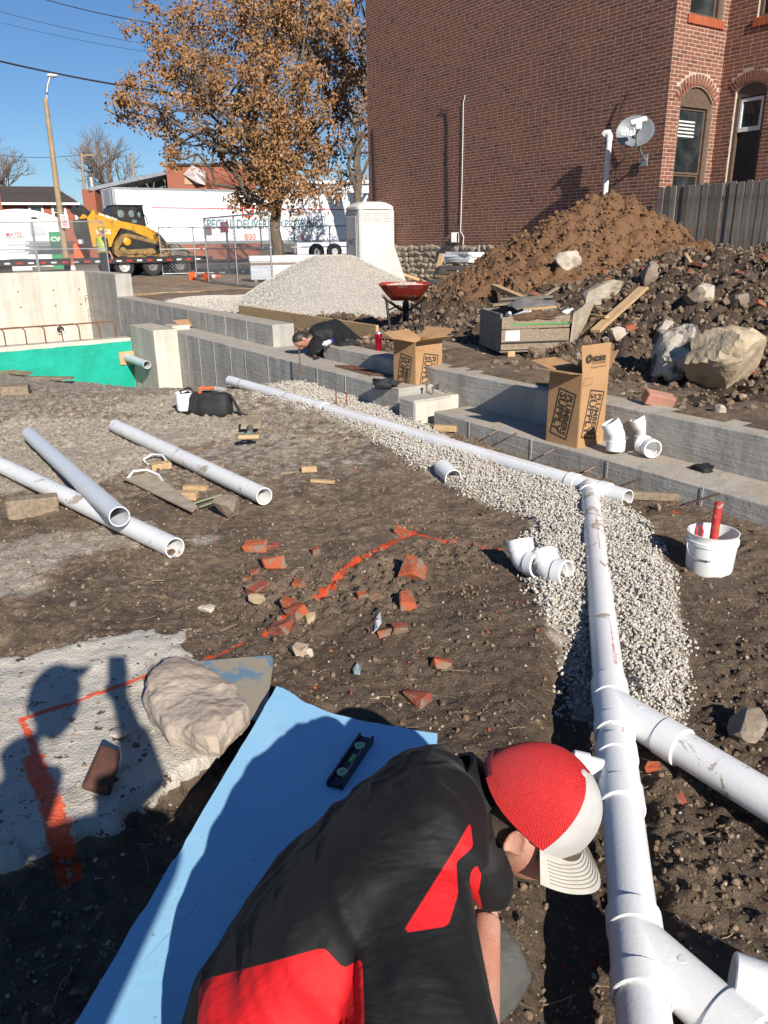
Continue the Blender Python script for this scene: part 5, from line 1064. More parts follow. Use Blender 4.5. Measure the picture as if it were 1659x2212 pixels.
# ---- the photographer, whose shadow falls across the slab
def unshadow(px, py, Y, zg=.03): g = gz(px, py, zg); return g - np.array(SUN_TO) * ((g[1] - Y) / SUN_TO.y)
pho = thing('person', 'standing photographer holding up a phone whose shadow falls on the slab', 'person', (-.3, -.28, 0))
def pl_(p): return np.asarray(p, float) - np.array([-.3, -.28, 0])
h0 = unshadow(118, 1520, -.20); nk = h0 + np.array([-.02, -.05, -.20]); ph_c = -FW * .015 - UU * .05 + CAMP
shR = nk + np.array([.19, 0, -.09]); shL = nk + np.array([-.21, -.02, -.09]); elR = unshadow(318, 1690, -.14, 0.0); hn = ph_c - UU * .07 - FW * .02 + RR * .015
body2 = baked('body', to_frame(head_pieces(.082, .10, .12), pl_(h0), *ortho((0, .95, -.25), (0, .2, 1))) + [tube([pl_(h0 - z * .06), pl_(nk + z * -.02)], [.06, .065], 16), tube([pl_(elR), pl_((elR + hn) / 2), pl_(hn)], [.05, .042, .03], 14)] + hand_pieces(pl_(hn - UU * .03), UU, FW, .35, .9), M_SKIN, pho, [('REMESH', dict(mode='VOXEL', voxel_size=.008)), ('SMOOTH', dict(factor=.5, iterations=3))], 180)
set_attr(body2, 'hair', sstep(.02, .06, (vco(body2) - pl_(h0))[:, 2]) * (np.linalg.norm(vco(body2) - pl_(h0), axis=1) < .16))
hipc = np.array([nk[0] - .02, -.32, .92]); rg2 = []
for q, w, d in ((hipc - z * .06, .19, .14), (hipc + z * .12, .185, .14), (hipc * .5 + nk * .5, .20, .15), (nk - z * .16, .215, .14), (nk - z * .06, .15, .10), (nk, .07, .07)): rg2.append(ring(pl_(q), (1, 0, 0), (0, 1, 0), w, d, 28, 2.4))
baked('jacket', [loft(rg2), tube([pl_(shR), pl_((shR + elR) / 2), pl_(elR), pl_(elR * .45 + hn * .55)], [.085, .075, .068, .058], 16), tube([pl_(shL), pl_(shL + np.array([-.10, -.02, -.28])), pl_(shL + np.array([-.06, .08, -.5]))], [.085, .07, .055], 16), tf(rock(5, 3, (.11, .10, .06), 0, 0), pl_(nk - z * .03))], M_TEE, pho, [('REMESH', dict(mode='VOXEL', voxel_size=.015)), ('SMOOTH', dict(factor=.5, iterations=6))], 180)
baked('trousers', [tube([pl_(hipc + np.array([s * .09, 0, .02])), pl_(np.array([hipc[0] + s * .11, -.30, .48])), pl_(np.array([hipc[0] + s * .12, -.30, .08]))], [.115, .08, .065], 16) for s in (-1, 1)] + [tf(rock(6, 3, (.19, .14, .13), 0, 0), pl_(hipc))], M_PANTS, pho, [('REMESH', dict(mode='VOXEL', voxel_size=.015)), ('SMOOTH', dict(factor=.5, iterations=6))], 180)
for s in (-1, 1): obj('boot', [tube([pl_((hipc[0] + s * .12, -.34, .05)), pl_((hipc[0] + s * .12, -.25, .05)), pl_((hipc[0] + s * .125, -.14, .035))], [.05, .055, .04], 12)], M_BOOT, pho, 60)
cp = thing('cap', 'baseball cap on the photographer seen only as shadow', 'cap', h0 + np.array([0, 0, .02])); V, F = ico(3); k = V[:, 2] > -.15
obj('crown', (V * np.array([.095, .112, .115]) + np.array([0, -.01, .02]), [f for f in F if all(k[i] for i in f)]), M_CAPR, cp, 180); obj('brim', tf(box(.15, .09, .008, bev=.003), (0, .135, .03), rx=-.1), M_CAPB, cp)
fo = obj('phone', box(.075, .155, .009, bev=.003), M_BLACK); tag(fo, 'phone held up by the photographer above the slab', 'phone'); Mx = Matrix(((RR[0], UU[0], -FW[0], ph_c[0]), (RR[1], UU[1], -FW[1], ph_c[1]), (RR[2], UU[2], -FW[2], ph_c[2]), (0, 0, 0, 1))); fo.matrix_world = Mx

# ---- the worker bent down in the trench behind the ledge
w2_ = thing('person', 'dark haired worker in black shirt bending down through the gap in the wall', 'person', Wd(8.9, 5.0, .02))
def wp(p): return np.asarray(p, float) - np.array(w2_.location)
hc = gd(651, 733, 9.45); r_, f_, u_ = ortho((-.35, -.1, -.93), (-.85, -.45, .15))
cs = [gd(*c, zz) for c, zz in (((672, 728), 9.5), ((695, 722), 9.6), ((725, 722), 9.8), ((755, 745), 10.0), ((760, 790), 10.0))]; rr3 = []
for i, (c, wdt, d) in enumerate(zip(cs, (.09, .21, .22, .20, .17), (.09, .145, .155, .16, .15))):
    s = cs[min(i + 1, 4)] - cs[max(i - 1, 0)]; s /= np.linalg.norm(s); lat = np.array([-.35, -.93, 0]); lat = lat - s * (lat @ s); lat /= np.linalg.norm(lat); rr3.append(ring(wp(c), lat, np.cross(lat, s), wdt, d, 28, 2.2))
sR = cs[1] + np.array([-.05, -.19, -.05]); eR = gd(686, 768, 9.25)
sh2 = baked('shirt', [loft(rr3), tube([wp(sR), wp((sR + eR) / 2), wp(eR)], [.085, .085, .07], 16)], M_TEE, w2_, [('REMESH', dict(mode='VOXEL', voxel_size=.016)), ('SMOOTH', dict(factor=.5, iterations=8))], 180); wrinkle(sh2, .012, 7, 3)
bo2 = baked('body', to_frame(head_pieces(), wp(hc), r_, f_, u_) + [tube([wp(hc - u_ * .04), wp(cs[0])], [.062, .07], 16), tube([wp(eR), wp(eR + np.array([-.02, .02, -.15])), wp(eR + np.array([-.05, .05, -.24]))], [.045, .04, .03], 12)] + hand_pieces(wp(eR + np.array([-.05, .05, -.24])), (-.3, 0, -.9), (-1, 0, 0), .4), M_SKIN2, w2_, [('REMESH', dict(mode='VOXEL', voxel_size=.007)), ('SMOOTH', dict(factor=.5, iterations=3))], 180)
V = vco(bo2) - wp(hc); set_attr(bo2, 'hair', sstep(.02, -.02, V @ f_ - .45 * (V @ u_)) * (np.linalg.norm(V, axis=1) < .14) * (np.abs(V @ r_) < .085))
baked('trousers', [tube([wp(cs[4]), wp(cs[4] + np.array([.05, .1, -.25])), wp(cs[4] + np.array([.3, .3, -.3]))], [.15, .11, .08], 16)], M_PANTS, w2_, [('REMESH', dict(mode='VOXEL', voxel_size=.02))], 180)

# ---- the worker in the high-visibility vest by the lowboy
M_VEST = mat('yellow_green_vest', (.55, .62, .06), (.48, .55, .05), sc=20, rough=.7); M_NAVYC = cloth('navy_workwear', (.02, .025, .035), (.03, .035, .045)); M_SILVER = mat('reflective_tape', (.6, .62, .62), rough=.3, metal=.3)
pv = gd(229, 592, 26.5); pv[2] = .42; w3_ = thing('person', 'worker in yellow hard hat and high-visibility vest standing behind the chain-link fence', 'person', pv, -.6)
hc3 = np.array([0, .02, 1.60]); bo3 = baked('body', to_frame(head_pieces(), hc3, *ortho((.1, 1, -.1), (0, .05, 1))) + [tube([(0, 0, 1.5), (0, 0, 1.4)], .06, 12), tube([(.24, .02, 1.0), (.25, .1, .86), (.24, .14, .80)], [.045, .035, .03], 10)] + hand_pieces((.24, .14, .80), (0, .2, -1), (-1, 0, 0), .4), M_SKIN, w3_, [('REMESH', dict(mode='VOXEL', voxel_size=.012))], 180); set_attr(bo3, 'hair', np.zeros(len(bo3.data.vertices)))
baked('jacket', [loft([ring((0, 0, zz), (1, 0, 0), (0, 1, 0), a, b, 24, 2.4) for zz, a, b in ((.86, .17, .12), (1.0, .175, .125), (1.2, .20, .135), (1.36, .21, .12), (1.44, .12, .085))]), tube([(.2, 0, 1.36), (.25, -.01, 1.12), (.24, .05, .96)], [.075, .065, .055], 14), tube([(-.2, 0, 1.36), (-.25, .02, 1.12), (-.2, .16, 1.0)], [.075, .065, .055], 14)], M_NAVYC, w3_, [('REMESH', dict(mode='VOXEL', voxel_size=.018)), ('SMOOTH', dict(factor=.5, iterations=4))], 180)
obj('vest', loft([ring((0, 0, zz), (1, 0, 0), (0, 1, 0), a, b, 28, 2.4) for zz, a, b in ((.90, .188, .138), (1.05, .19, .142), (1.22, .213, .15), (1.36, .165, .138), (1.43, .13, .10))], False), M_VEST, w3_, 60)
for zz, a, b in ((1.0, .196, .148), (1.16, .211, .154)): obj('reflective_band', loft([ring((0, 0, zz + q), (1, 0, 0), (0, 1, 0), a, b, 28, 2.4) for q in (-.025, .025)], False), M_SILVER, w3_, 60)
baked('trousers', [tube([(s * .09, 0, .9), (s * .10, .01, .48), (s * .11, 0, .08)], [.11, .08, .065], 14) for s in (-1, 1)], M_NAVYC, w3_, [('REMESH', dict(mode='VOXEL', voxel_size=.02))], 180)
for s in (-1, 1): obj('boot', tube([(s * .11, -.08, .04), (s * .11, .05, .05), (s * .11, .16, .035)], [.045, .05, .035], 10), M_BOOT, w3_, 60)
hh = obj('hard_hat', [tf(lathe([(.125, 0), (.122, .03), (.11, .09), (.07, .14), (.0, .155)], 24), (0, .02, 1.62)), tf(box(.2, .1, .015, bev=.005), (0, .14, 1.63))], mat('yellow_hard_hat', (.75, .42, .02), rough=.4), w3_, 60)
# ================================================================ foam board, level, sheet, slab rock
xf_ = NT('blue_foam_board'); cf_ = xf_.mix(xf_.ramp(xf_.noise(3, 4, .6), .3, .7), (.28, .55, .77), (.33, .60, .81)); cf_ = xf_.mix(xf_.ramp(xf_.noise(24, 6, .75, mapscale=(1, 1, 0)), .62, .70, 0, .9), cf_, (.13, .13, .12)); cf_ = xf_.mix(xf_.ramp(xf_.noise(2.6, 5, .7), .54, .72, 0, .5), cf_, (.30, .36, .38))
for k_, (a_, s_) in enumerate(((.5, 60), (-.75, 46))):
    mp_ = xf_.n('ShaderNodeMapping'); mp_.inputs['Rotation'].default_value = (0, 0, a_); xf_.l(xf_.tc, mp_.inputs['Vector']); cf_ = xf_.mix(xf_.ramp(xf_.noise(1.0, 3, .6, vec=mp_.outputs[0], mapscale=(s_, 1.1, 1)), .695, .715, 0, .6), cf_, (.13, .26, .36))
M_FOAM = xf_.fin(cf_, .55, xf_.bump(xf_.noise(22, 5, .7), .0012), spec=.35)
FZ = .105; fq = [(597, 1482), (625, 1494), (660, 1518), (725, 1543), (800, 1560), (880, 1574), (945, 1584), (943, 1640), (960, 1760), (1010, 1980), (940, 2330), (150, 2330), (130, 2262), (232, 2095), (300, 1978), (318, 1955), (370, 1862), (382, 1850), (480, 1682), (560, 1548)]
c = gz(500, 1850, FZ); poly = [tuple((gz(x, y, FZ) - c)[:2]) for x, y in fq]
pj = []
for (x0, y0), (x1, y1) in zip(poly, poly[1:] + poly[:1]):
    n_ = max(1, int(math.hypot(x1 - x0, y1 - y0) / .03))
    for i in range(n_): t_ = i / n_; jx = .006 * float(vnoise(x0 * 40 + i * .9, y0 * 31, 5)) if i else 0; pj.append((x0 + (x1 - x0) * t_ + jx, y0 + (y1 - y0) * t_ + jx))
V, F = prism(pj, -.025, 0); fb = obj('foam_board', (V, F), M_FOAM); fb.location = c; fb.rotation_euler = (0, 0, 0); tag(fb, 'torn light blue foam insulation board the man kneels on', 'foam board')
for k, (x, y, s) in enumerate(((380, 1945, .03), (500, 1790, .025), (660, 1900, .03))):
    p = gz(x, y, 0); p = np.array([p[0], p[1], gnd(p[0], p[1])[0]]); o = obj('prop_stone', rock(60 + k, 2, (.05, .06, max(.03, (FZ - .03 - p[2]) * .55)), .4), M_STONE, None, 50); o.location = (p[0], p[1], (p[2] + FZ - .025) / 2); tag(o, ['stone propping the left edge of the blue board', 'stone propping the middle of the blue board', 'stone under the blue board near the man'][k], 'stone')
l0, l1 = gz(792, 1592, FZ + .012), gz(722, 1697, FZ + .012); d = l1 - l0; L = float(np.linalg.norm(d)); lv = thing('spirit_level', 'black torpedo spirit level with green vials lying on the blue board', 'spirit level', (l0 + l1) / 2, math.atan2(d[1], d[0]))
M_LEV = mat('dark_navy_plastic', (.012, .014, .03), (.02, .022, .04), sc=20, rough=.4); M_VIAL = mat('green_vial', (.16, .46, .12), rough=.15)
obj('body', [box(L, .008, .022, (0, -.022, .0), bev=.002), box(L, .008, .022, (0, .022, .0), bev=.002), box(L * .99, .036, .012, (0, 0, -.004), bev=.002)], M_LEV, lv)
for x in (-L * .27, L * .27): obj('vial_ring', tf(pipe_shell([(.011, 0), (.016, 0), (.016, .006), (.011, .006)], 20), (x, 0, .003)), mat('pale_ring', (.55, .6, .5), rough=.4), lv, 40); obj('vial', tf(lathe([(.0105, 0), (.0105, .007)], 18), (x, 0, .002)), M_VIAL, lv, 40)
obj('vial', tube([(-.018, .004, .006), (.018, .004, .006)], .006, 10), M_VIAL, lv, 40); obj('edge_strip', box(L * .7, .003, .003, (0, .012, .004)), M_GALV, lv)
c = gz(455, 1475, .05); q = [(318, 1462), (322, 1447), (333, 1438), (580, 1418), (589, 1422), (590, 1436), (575, 1545), (560, 1560), (308, 1512)]; M_BSTEEL = mat('blue_grey_steel', (.14, .23, .30), (.17, .26, .33), sc=4, rough=.45, dirt=(.34, .29, .21), dsc=6.5, dlo=.44, dhi=.52)
o = obj('steel_sheet', prism([tuple((gz(x, y, .05) - c)[:2]) for x, y in q], 0, .005), M_BSTEEL); o.location = c; tag(o, 'muddy blue grey steel sheet under the big flat rock', 'steel sheet')
M_ROCK = mat('flat_limestone', (.45, .37, .295), (.36, .285, .225), sc=5, rough=.85, bump=.012, bsc=16, dirt=(.25, .19, .145), dsc=6, dlo=.62, dhi=.72)
V, F = ico(4); V = V.copy(); rq = pxy([(405, 1441), (430, 1448), (470, 1480), (515, 1500), (540, 1552), (505, 1590), (478, 1634), (420, 1625), (360, 1598), (318, 1540), (308, 1508), (330, 1470), (355, 1448)], .08); rc = np.array(gz(425, 1535, .08)[:2]); an = np.arctan2(V[:, 1], V[:, 0])
pa_ = np.array([math.atan2(y - rc[1], x - rc[0]) for x, y in rq]); pr_ = np.array([math.hypot(x - rc[0], y - rc[1]) for x, y in rq]); od = np.argsort(pa_); rad = np.interp(an, pa_[od], pr_[od], period=2 * math.pi)
rp = np.array(rq) - rc; rp = np.array([rp[i] * (1 - t) + rp[(i + 1) % len(rp)] * t for i in range(len(rp)) for t in (0, .5)]); rp = rp * (1 + .035 * np.random.default_rng(5).normal(size=(len(rp), 1))); rr_ = []
for f_, z_ in ((.95, -.05), (1.0, -.01), (.985, .022), (.93, .042), (.70, .052), (.42, .056), (.15, .058)):
    X_ = rp[:, 0] * f_; Y_ = rp[:, 1] * f_; rr_.append(np.stack([X_, Y_, z_ + (.030 * vnoise(X_ * 7, Y_ * 7, 3) + .04 * X_ + .05 * np.clip(Y_, -.1, .1)) * (z_ > 0)], -1))
o = baked('flat_rock', [loft(rr_)], M_ROCK, None, [('SUBSURF', dict(subdivision_type='SIMPLE', levels=3)), ('SMOOTH', dict(factor=.5, iterations=3))], 40); V = vco(o); V = V + vno(o) * (.010 * fbm(V[:, 0] + V[:, 2], V[:, 1] - V[:, 2], 14, 4, 4, .55) + .012 * fbm(V[:, 0], V[:, 1] + V[:, 2], 5, 3, 9, .5, True))[:, None]; o.data.vertices.foreach_set('co', V.ravel()); o.data.update(); o.location = (rc[0], rc[1], .098); tag(o, 'big flat pinkish grey rock resting on the steel sheet', 'rock')
# ================================================================ broken brick, stones, litter on the pit floor
M_BRK = [mat('broken_brick_%d' % k, c1, c2, sc=18, rough=.9, bump=.010, bsc=34, dirt=(.21, .145, .10), dsc=15, dlo=.46, dhi=.60) for k, (c1, c2) in enumerate((((.37, .085, .032), (.30, .065, .028)), ((.26, .06, .035), (.20, .05, .03))))]
def brick_chunk(seed, s):
    r = np.random.default_rng(seed); V, F = box(s * 2 * r.uniform(.8, 1.15), s * 1.45, s * 1.05, bev=s * .10); c = (V > 0); V = V.copy()
    for k in range(8):
        m_ = (c[:, 0] == (k & 1 > 0)) & (c[:, 1] == (k & 2 > 0)) & (c[:, 2] == (k & 4 > 0)); V[m_] += r.uniform(-.30, .18, 3) * s * np.sign(V[m_].mean(0))
    return V, F
def chunk(px, py, size, label, m, cat, seed, group=None, name='brick_fragment', sq=.65, lift=.3, sub=2, fac=7):
    p = on_ground(px, py); r = random.Random(seed); o = obj(name, brick_chunk(seed, size) if cat == 'brick fragment' else rock(seed, sub, (size, size * r.uniform(.6, .85), size * sq * r.uniform(.8, 1.1)), .35, fac + 3), m, None, 0); o.location = p + np.array([0, 0, size * lift]); o.rotation_euler = (r.uniform(-.3, .3), r.uniform(-.3, .3), r.uniform(0, 6.3)); return tag(o, label, cat, group)
BRK = [(552, 1188, .062, 'orange brick chunk with white mortar left of the painted line'), (590, 1184, .04, 'dull red brick piece right of the mortared chunk'), (588, 1222, .06, 'long red brick piece below the mortared chunk'), (552, 1240, .035, 'small brick piece in the left brick cluster, upper of two'), (529, 1254, .03, 'small brick piece at the left end of the brick cluster'), (556, 1276, .055, 'large red brick chunk at the bottom of the left cluster'),
    (643, 1267, .045, 'flat brick piece between left cluster and painted line'), (622, 1306, .036, 'orange brick piece above the yellow stone'), (640, 1328, .05, 'dark red brick piece leaning behind the yellow stone'), (892, 1240, .075, 'biggest orange brick chunk with grey mortar patch'), (879, 1308, .058, 'brown red brick chunk below the biggest chunk'), (681, 1193, .033, 'dark brick piece left of the painted line near its top'),
    (783, 1290, .03, 'reddish stone right of the painted line'), (604, 1366, .05, 'brick piece splashed with orange paint at the line end'), (835, 1370, .032, 'left of two flat brick flakes above the shadow'), (863, 1363, .03, 'right of two flat brick flakes above the shadow'), (955, 1440, .035, 'orange brick piece at the right of the dirt ridge'), (902, 1512, .045, 'brick piece lying in the shade above the man'), (868, 1152, .04, 'paint splashed brick at the corner of the painted line'), (1464, 1730, .032, 'small brick piece below the branch pipe'), (1410, 1660, .022, 'tiny round brick piece beside the wye fitting'), (607, 1265, .022, 'brick nub in the middle of the brick cluster')]
for k, (x, y, s, lab) in enumerate(BRK): chunk(x, y, s * .95, lab, M_BRK[k % 2 if k not in (0, 9, 7, 16) else 0], 'brick fragment', 300 + k)
M_YST = mat('yellow_stone', (.40, .31, .18), (.33, .25, .15), sc=14, rough=.9, bump=.006, bsc=40); M_GST = mat('brown_stone', (.26, .205, .155), (.19, .145, .11), sc=7, rough=.9, bump=.012, bsc=16, dirt=(.33, .28, .22), dsc=6); M_PST = mat('pale_stone', (.50, .44, .355), (.40, .335, .26), sc=7, rough=.9, bump=.012, bsc=18, dirt=(.25, .18, .12), dsc=5)
chunk(670, 1342, .05, 'yellow sandstone lump beside the dark red brick piece', M_YST, 'stone', 401, name='stone', fac=12); chunk(445, 1322, .055, 'pale stone with orange paint left of the brick cluster', M_PST, 'stone', 402, name='stone', sq=.4); chunk(560, 1302, .06, 'flat tan stone shard below the left brick cluster', M_YST, 'stone', 403, name='stone', sq=.25); chunk(490, 1118, .15, 'big brown stone at the tip of the triangular sheet', M_GST, 'stone', 404, name='stone', lift=.55, fac=9)
chunk(226, 1685, .062, 'dark broken brick standing in the photographer shadow', mat('shadow_dark_brick', (.075, .035, .025), (.12, .05, .035), sc=12, rough=.9, bump=.006, bsc=40), 'brick fragment', 405, sq=1.2, lift=.6, fac=5); chunk(1612, 1592, .10, 'dark earthy brick lump at the right edge', M_GST, 'stone', 406, name='stone', lift=.5, fac=6); chunk(262, 1590, .05, 'crumbling pale lump beside the flat rock', M_PST, 'stone', 407, name='stone', sq=.35); chunk(538, 918, .11, 'squared tan block behind the short spade', M_YST, 'stone', 408, name='stone', lift=.5, fac=4) if False else None  # dark brick: its colour is lowered to paint in the shadow on it
chunk(165, 1510, .04, 'rounded grey pebble left of the steel sheet', M_GST, 'stone', 409, name='stone') if False else None
chunk(660, 1418, .04, 'tan stone under the dried leaf', M_PST, 'stone', 410, name='stone'); chunk(160, 1308, .03, 'lone grey stone above the pale slab', M_GST, 'stone', 411, name='stone'); chunk(880, 1010, .05, 'pale stone near the pipe offcut', M_PST, 'stone', 412, name='stone') if False else None
for k, (x, y, s) in enumerate([(420, 968, .05), (470, 955, .06), (150, 870, .06), (200, 855, .05), (460, 1000, .03), (1250, 1160, .02), (1420, 1100, .05), (1500, 1060, .04), (760, 1420, .025), (720, 1460, .022), (480, 1345, .02), (360, 1220, .022)]): chunk(x, y, s * .8, 'loose stone lying on the pit floor', M_GST, 'stone', 430 + k, 'loose stones on the pit floor', 'stone')
def flake(name, pts, z, m, label, cat):
    P = np.array([on_ground(*q) + np.array([0, 0, z + .012 * ((i * 7) % 3)]) for i, q in enumerate(pts)]); n = len(P); V = np.concatenate([P, P - np.array([0, 0, .0025])]); o = obj(name, (V, [tuple(range(n)), tuple(range(2 * n - 1, n - 1, -1))] + [(i, n + i, n + (i + 1) % n, (i + 1) % n) for i in range(n)]), m); return tag(o, label, cat)
flake('plastic_shard', [(808, 1370), (812, 1345), (822, 1338), (824, 1350), (816, 1368)], .012, M_WHITE, 'narrow white plastic shard on the dirt ridge', 'litter'); flake('dry_leaf', [(622, 1405), (640, 1402), (668, 1412), (660, 1422), (640, 1432), (632, 1418)], .02, mat('dry_leaf', (.52, .40, .28), (.42, .30, .2), sc=20, rough=.9), 'pale curled dry leaf near the blue board', 'leaf'); flake('foil_wrapper', [(762, 1452), (772, 1444), (782, 1450), (778, 1464), (765, 1468)], .015, mat('foil', (.45, .65, .62), (.7, .72, .72), sc=60, rough=.25, metal=.6), 'tiny shiny foil wrapper on the soil', 'litter')
o = obj('rag', tf(rock(77, 3, (.09, .07, .035), 1.6, 4), gz(1520, 1012, .16)), M_FAB, None, 60); tag(o, 'crumpled black glove lying on the footing ledge', 'glove'); o = obj('rag', tf(rock(78, 3, (.16, .10, .06), 1.6, 4), gz(838, 828, .30)), M_FAB, None, 60); tag(o, 'crumpled black cloth on the ledge left of the farther box', 'cloth')
# things on the ledge and behind
for k in range(6): o = obj('rebar_rod', tube([Wd(7.55 - .02 * k, 4.30 + .028 * k, .285), Wd(6.75 - .03 * k, 4.27 + .03 * k, .285)], .008, 6), M_RUST, None, 60); tag(o, 'thin rusty rod lying in a bundle on the ledge', 'rebar', 'rusty rods bundled on the ledge')
p = gz(818, 757, .43); tu = thing('tumbler', 'shiny red steel tumbler standing on the foundation wall', 'tumbler', p); obj('cup', lathe([(.03, 0), (.033, .01), (.034, .09), (.042, .13), (.043, .18), (.040, .185)], 24), mat('red_metallic', (.50, .008, .03), rough=.18, metal=.75), tu, 40); obj('lid', tf(lathe([(.042, 0), (.042, .012), (.036, .02), (.0, .022)], 24), (0, 0, .185)), M_GALV, tu, 40)
p0, p1 = gz(703, 742, .50), gz(745, 725, .50); cg = thing('caulk_gun', 'white and blue sealant cartridge resting on the wall by the worker', 'cartridge', p0); dd = p1 - p0; obj('tube', along(lathe([(.028, 0), (.028, .2)], 16), (0, 0, 0), dd), M_WHITE, cg, 40); obj('blue_band', along(lathe([(.0285, .14), (.0285, .23)], 16), (0, 0, 0), dd), mat('blue_label', (.05, .05, .4), rough=.4), cg, 40); obj('nozzle', along(lathe([(.012, -.08), (.02, 0)], 12), (0, 0, 0), dd), M_WHITE, cg, 40)
p = gz(748, 742, .45); o = obj('black_case', box(.26, .15, .05, bev=.008), M_BLACK); o.location = p; o.rotation_euler = (0, 0, AZ); tag(o, 'flat black case lying on top of the wall behind the cartridge', 'case')
cb = thing('cardboard_scrap', 'torn cardboard flap piece on top of the ledge wall end', 'cardboard', gz(405, 706, .29), AZ + .3); obj('panel', tf(box(.40, .22, .006), (0, 0, .06), rx=.5), M_CARD, cb); obj('panel', tf(box(.22, .20, .006), (.2, .05, .07), ry=.6), M_CARD, cb)
o = plank_obj('lumber_board', Wd(12.6, 5.35, .50), Wd(8.3, 5.35, .50), .045, .19, M_WOOD); tag(o, 'long tan lumber board on edge behind the upper wall', 'board')
o = plank_obj('lumber_board', Wd(8.6, 5.45, .46), Wd(6.4, 5.6, .45), .22, .04, M_WOODW); tag(o, 'weathered board lying behind the red tumbler', 'board')
p = gz(657, 680, .40); o = plank_obj('survey_stake', p + np.array([0, 0, -.1]), p + np.array([.01, 0, .34]), .045, .025, M_WOOD, up=(0, 1, 0)); tag(o, 'upright wooden stake at the foot of the gravel pile', 'stake'); o = plank_obj('yellow_stick', gz(612, 668, .43), gz(655, 670, .45), .03, .012, mat('pale_yellow', (.62, .60, .35), rough=.7)); tag(o, 'pale yellow lath lying left of the stake', 'lath')
# wheelbarrow
wb = thing('wheelbarrow', 'red wheelbarrow filled with pale gravel seen from behind', 'wheelbarrow', gz(875, 716, .40), -.05); M_WBR = mat('red_wheelbarrow_tray', (.36, .035, .02), (.28, .03, .018), sc=9, rough=.5, dirt=(.30, .22, .17), dsc=7)
outer = [ring((0, y0, zz), (1, 0, 0), (0, 1, 0), a, b, 36, 4) for zz, a, b, y0 in ((.42, .19, .20, .10), (.50, .26, .30, .10), (.62, .345, .42, .08), (.635, .36, .435, .08), (.64, .355, .43, .08), (.62, .33, .405, .08), (.52, .25, .29, .1))]
obj('tray', loft(outer, True), M_WBR, wb, 40); wl_ = obj('wheel', tf(pipe_shell([(.10, -.03), (.17, -.045), (.19, 0), (.17, .045), (.10, .03)], 28), (0, .62, .19), ry=math.pi / 2), M_BLACK, wb, 40); obj('hub', tf(lathe([(.10, -.02), (.10, .02)], 16), (0, .62, .19), ry=math.pi / 2), M_GALV, wl_, 40)
for s in (-1, 1):
    obj('handle', tube([(s * .28, -.55, .52), (s * .24, -.1, .43), (s * .06, .6, .24)], .02, 8), M_WOODW, wb, 50); obj('leg', tube([(s * .25, -.12, .44), (s * .22, -.16, .18), (s * .19, -.17, .0)], .019, 8), M_BLACK, wb, 50); obj('leg_brace', tube([(s * .23, -.15, .3), (s * .10, .2, .33)], .014, 8), M_BLACK, wb, 50)
obj('cross_brace', tube([(-.205, -.17, .09), (.205, -.17, .09)], .016, 8), M_BLACK, wb, 50)
r = np.random.default_rng(4); n = 900; a = r.random(n) * 6.283; q = np.sqrt(r.random(n)); P = np.stack([.30 * q * np.cos(a), .08 + .36 * q * np.sin(a), .585 + .045 * (1 - q ** 2) + r.random(n) * .012], -1) @ np.array(Matrix.Rotation(-.05, 3, 'Z')).T + np.array(wb.location); o = scatter('gravel_load', P, r.uniform(.012, .022, n), M_GRAVEL, 44); tag(o, 'pale gravel heaped in the red wheelbarrow', 'gravel', kind='stuff')

# ================================================================ gravel pile
def heap_obj(name, fn, a0, a1, b0, b1, st, m, label, cat, attrs=None):
    A, B = np.meshgrid(np.arange(a0, a1, st), np.arange(b0, b1, st), indexing='ij'); X = A * UV_[0] + B * VV_[0]; Y = A * UV_[1] + B * VV_[1]; Z = fn(A, B); na, nb = A.shape
    ii = (np.arange(na - 1)[:, None] * nb + np.arange(nb - 1)[None]).ravel(); F = np.stack([ii, ii + nb, ii + nb + 1, ii + 1], -1)
    F = F[(Z.ravel()[F].max(1) > .30)]
    o = tri_obj(name, np.stack([X, Y, Z], -1).reshape(-1, 3), F, m, None, True, {k: f(A, B, Z).ravel() for k, f in (attrs or {}).items()}); return tag(o, label, cat)
def gpile(A, B):
    A = np.asarray(A, float); B = np.asarray(B, float); w = .12 * vnoise(A * .9, B * .9, 3)
    q = np.hypot((A - 13.35 - .25 * (B - 7.6)) / 2.55, (B - 7.65) / 2.35) + w; h = .98 * np.clip(1.18 * (1 - q), -1, 1); h = np.where(h > .86, .86 + .12 * np.tanh((h - .86) / .12), h)
    q2 = np.hypot((A - 15.0) / 3.4, (B - 6.7) / 1.75) + w; h2 = .16 * np.clip(1.3 * (1 - q2), -2, 1)
    return .385 + np.maximum(h, h2) + .012 * vnoise(A * 14, B * 14, 5)
M_GP = NT('gravel_pile_surface'); n1 = M_GP.noise(38, 3, .6); M_GPm = M_GP.fin(M_GP.mix(M_GP.ramp(n1, .35, .7), (.36, .325, .285), (.54, .50, .45)), .95, M_GP.bump(n1, .03), spec=.2)
gp = heap_obj('gravel_pile', gpile, 10.2, 18.6, 4.9, 10.4, .06, M_GPm, 'large pile of pale gravel behind the foundation walls', 'gravel pile')
r = np.random.default_rng(6); n = 65000; A = r.uniform(10.4, 18.4, n); B = r.uniform(4.95, 10.3, n); zc = gpile(A, B); k = zc > .40; A, B, zc = A[k], B[k], zc[k]; P = np.stack([A * UV_[0] + B * VV_[0], A * UV_[1] + B * VV_[1], zc + .006], -1); V0 = scatter('loose_gravel', P, r.uniform(.006, .0145, len(P)), M_GRAVEL, 46, None, .75, 6); V0.parent = gp; tag(V0, kind='stuff')

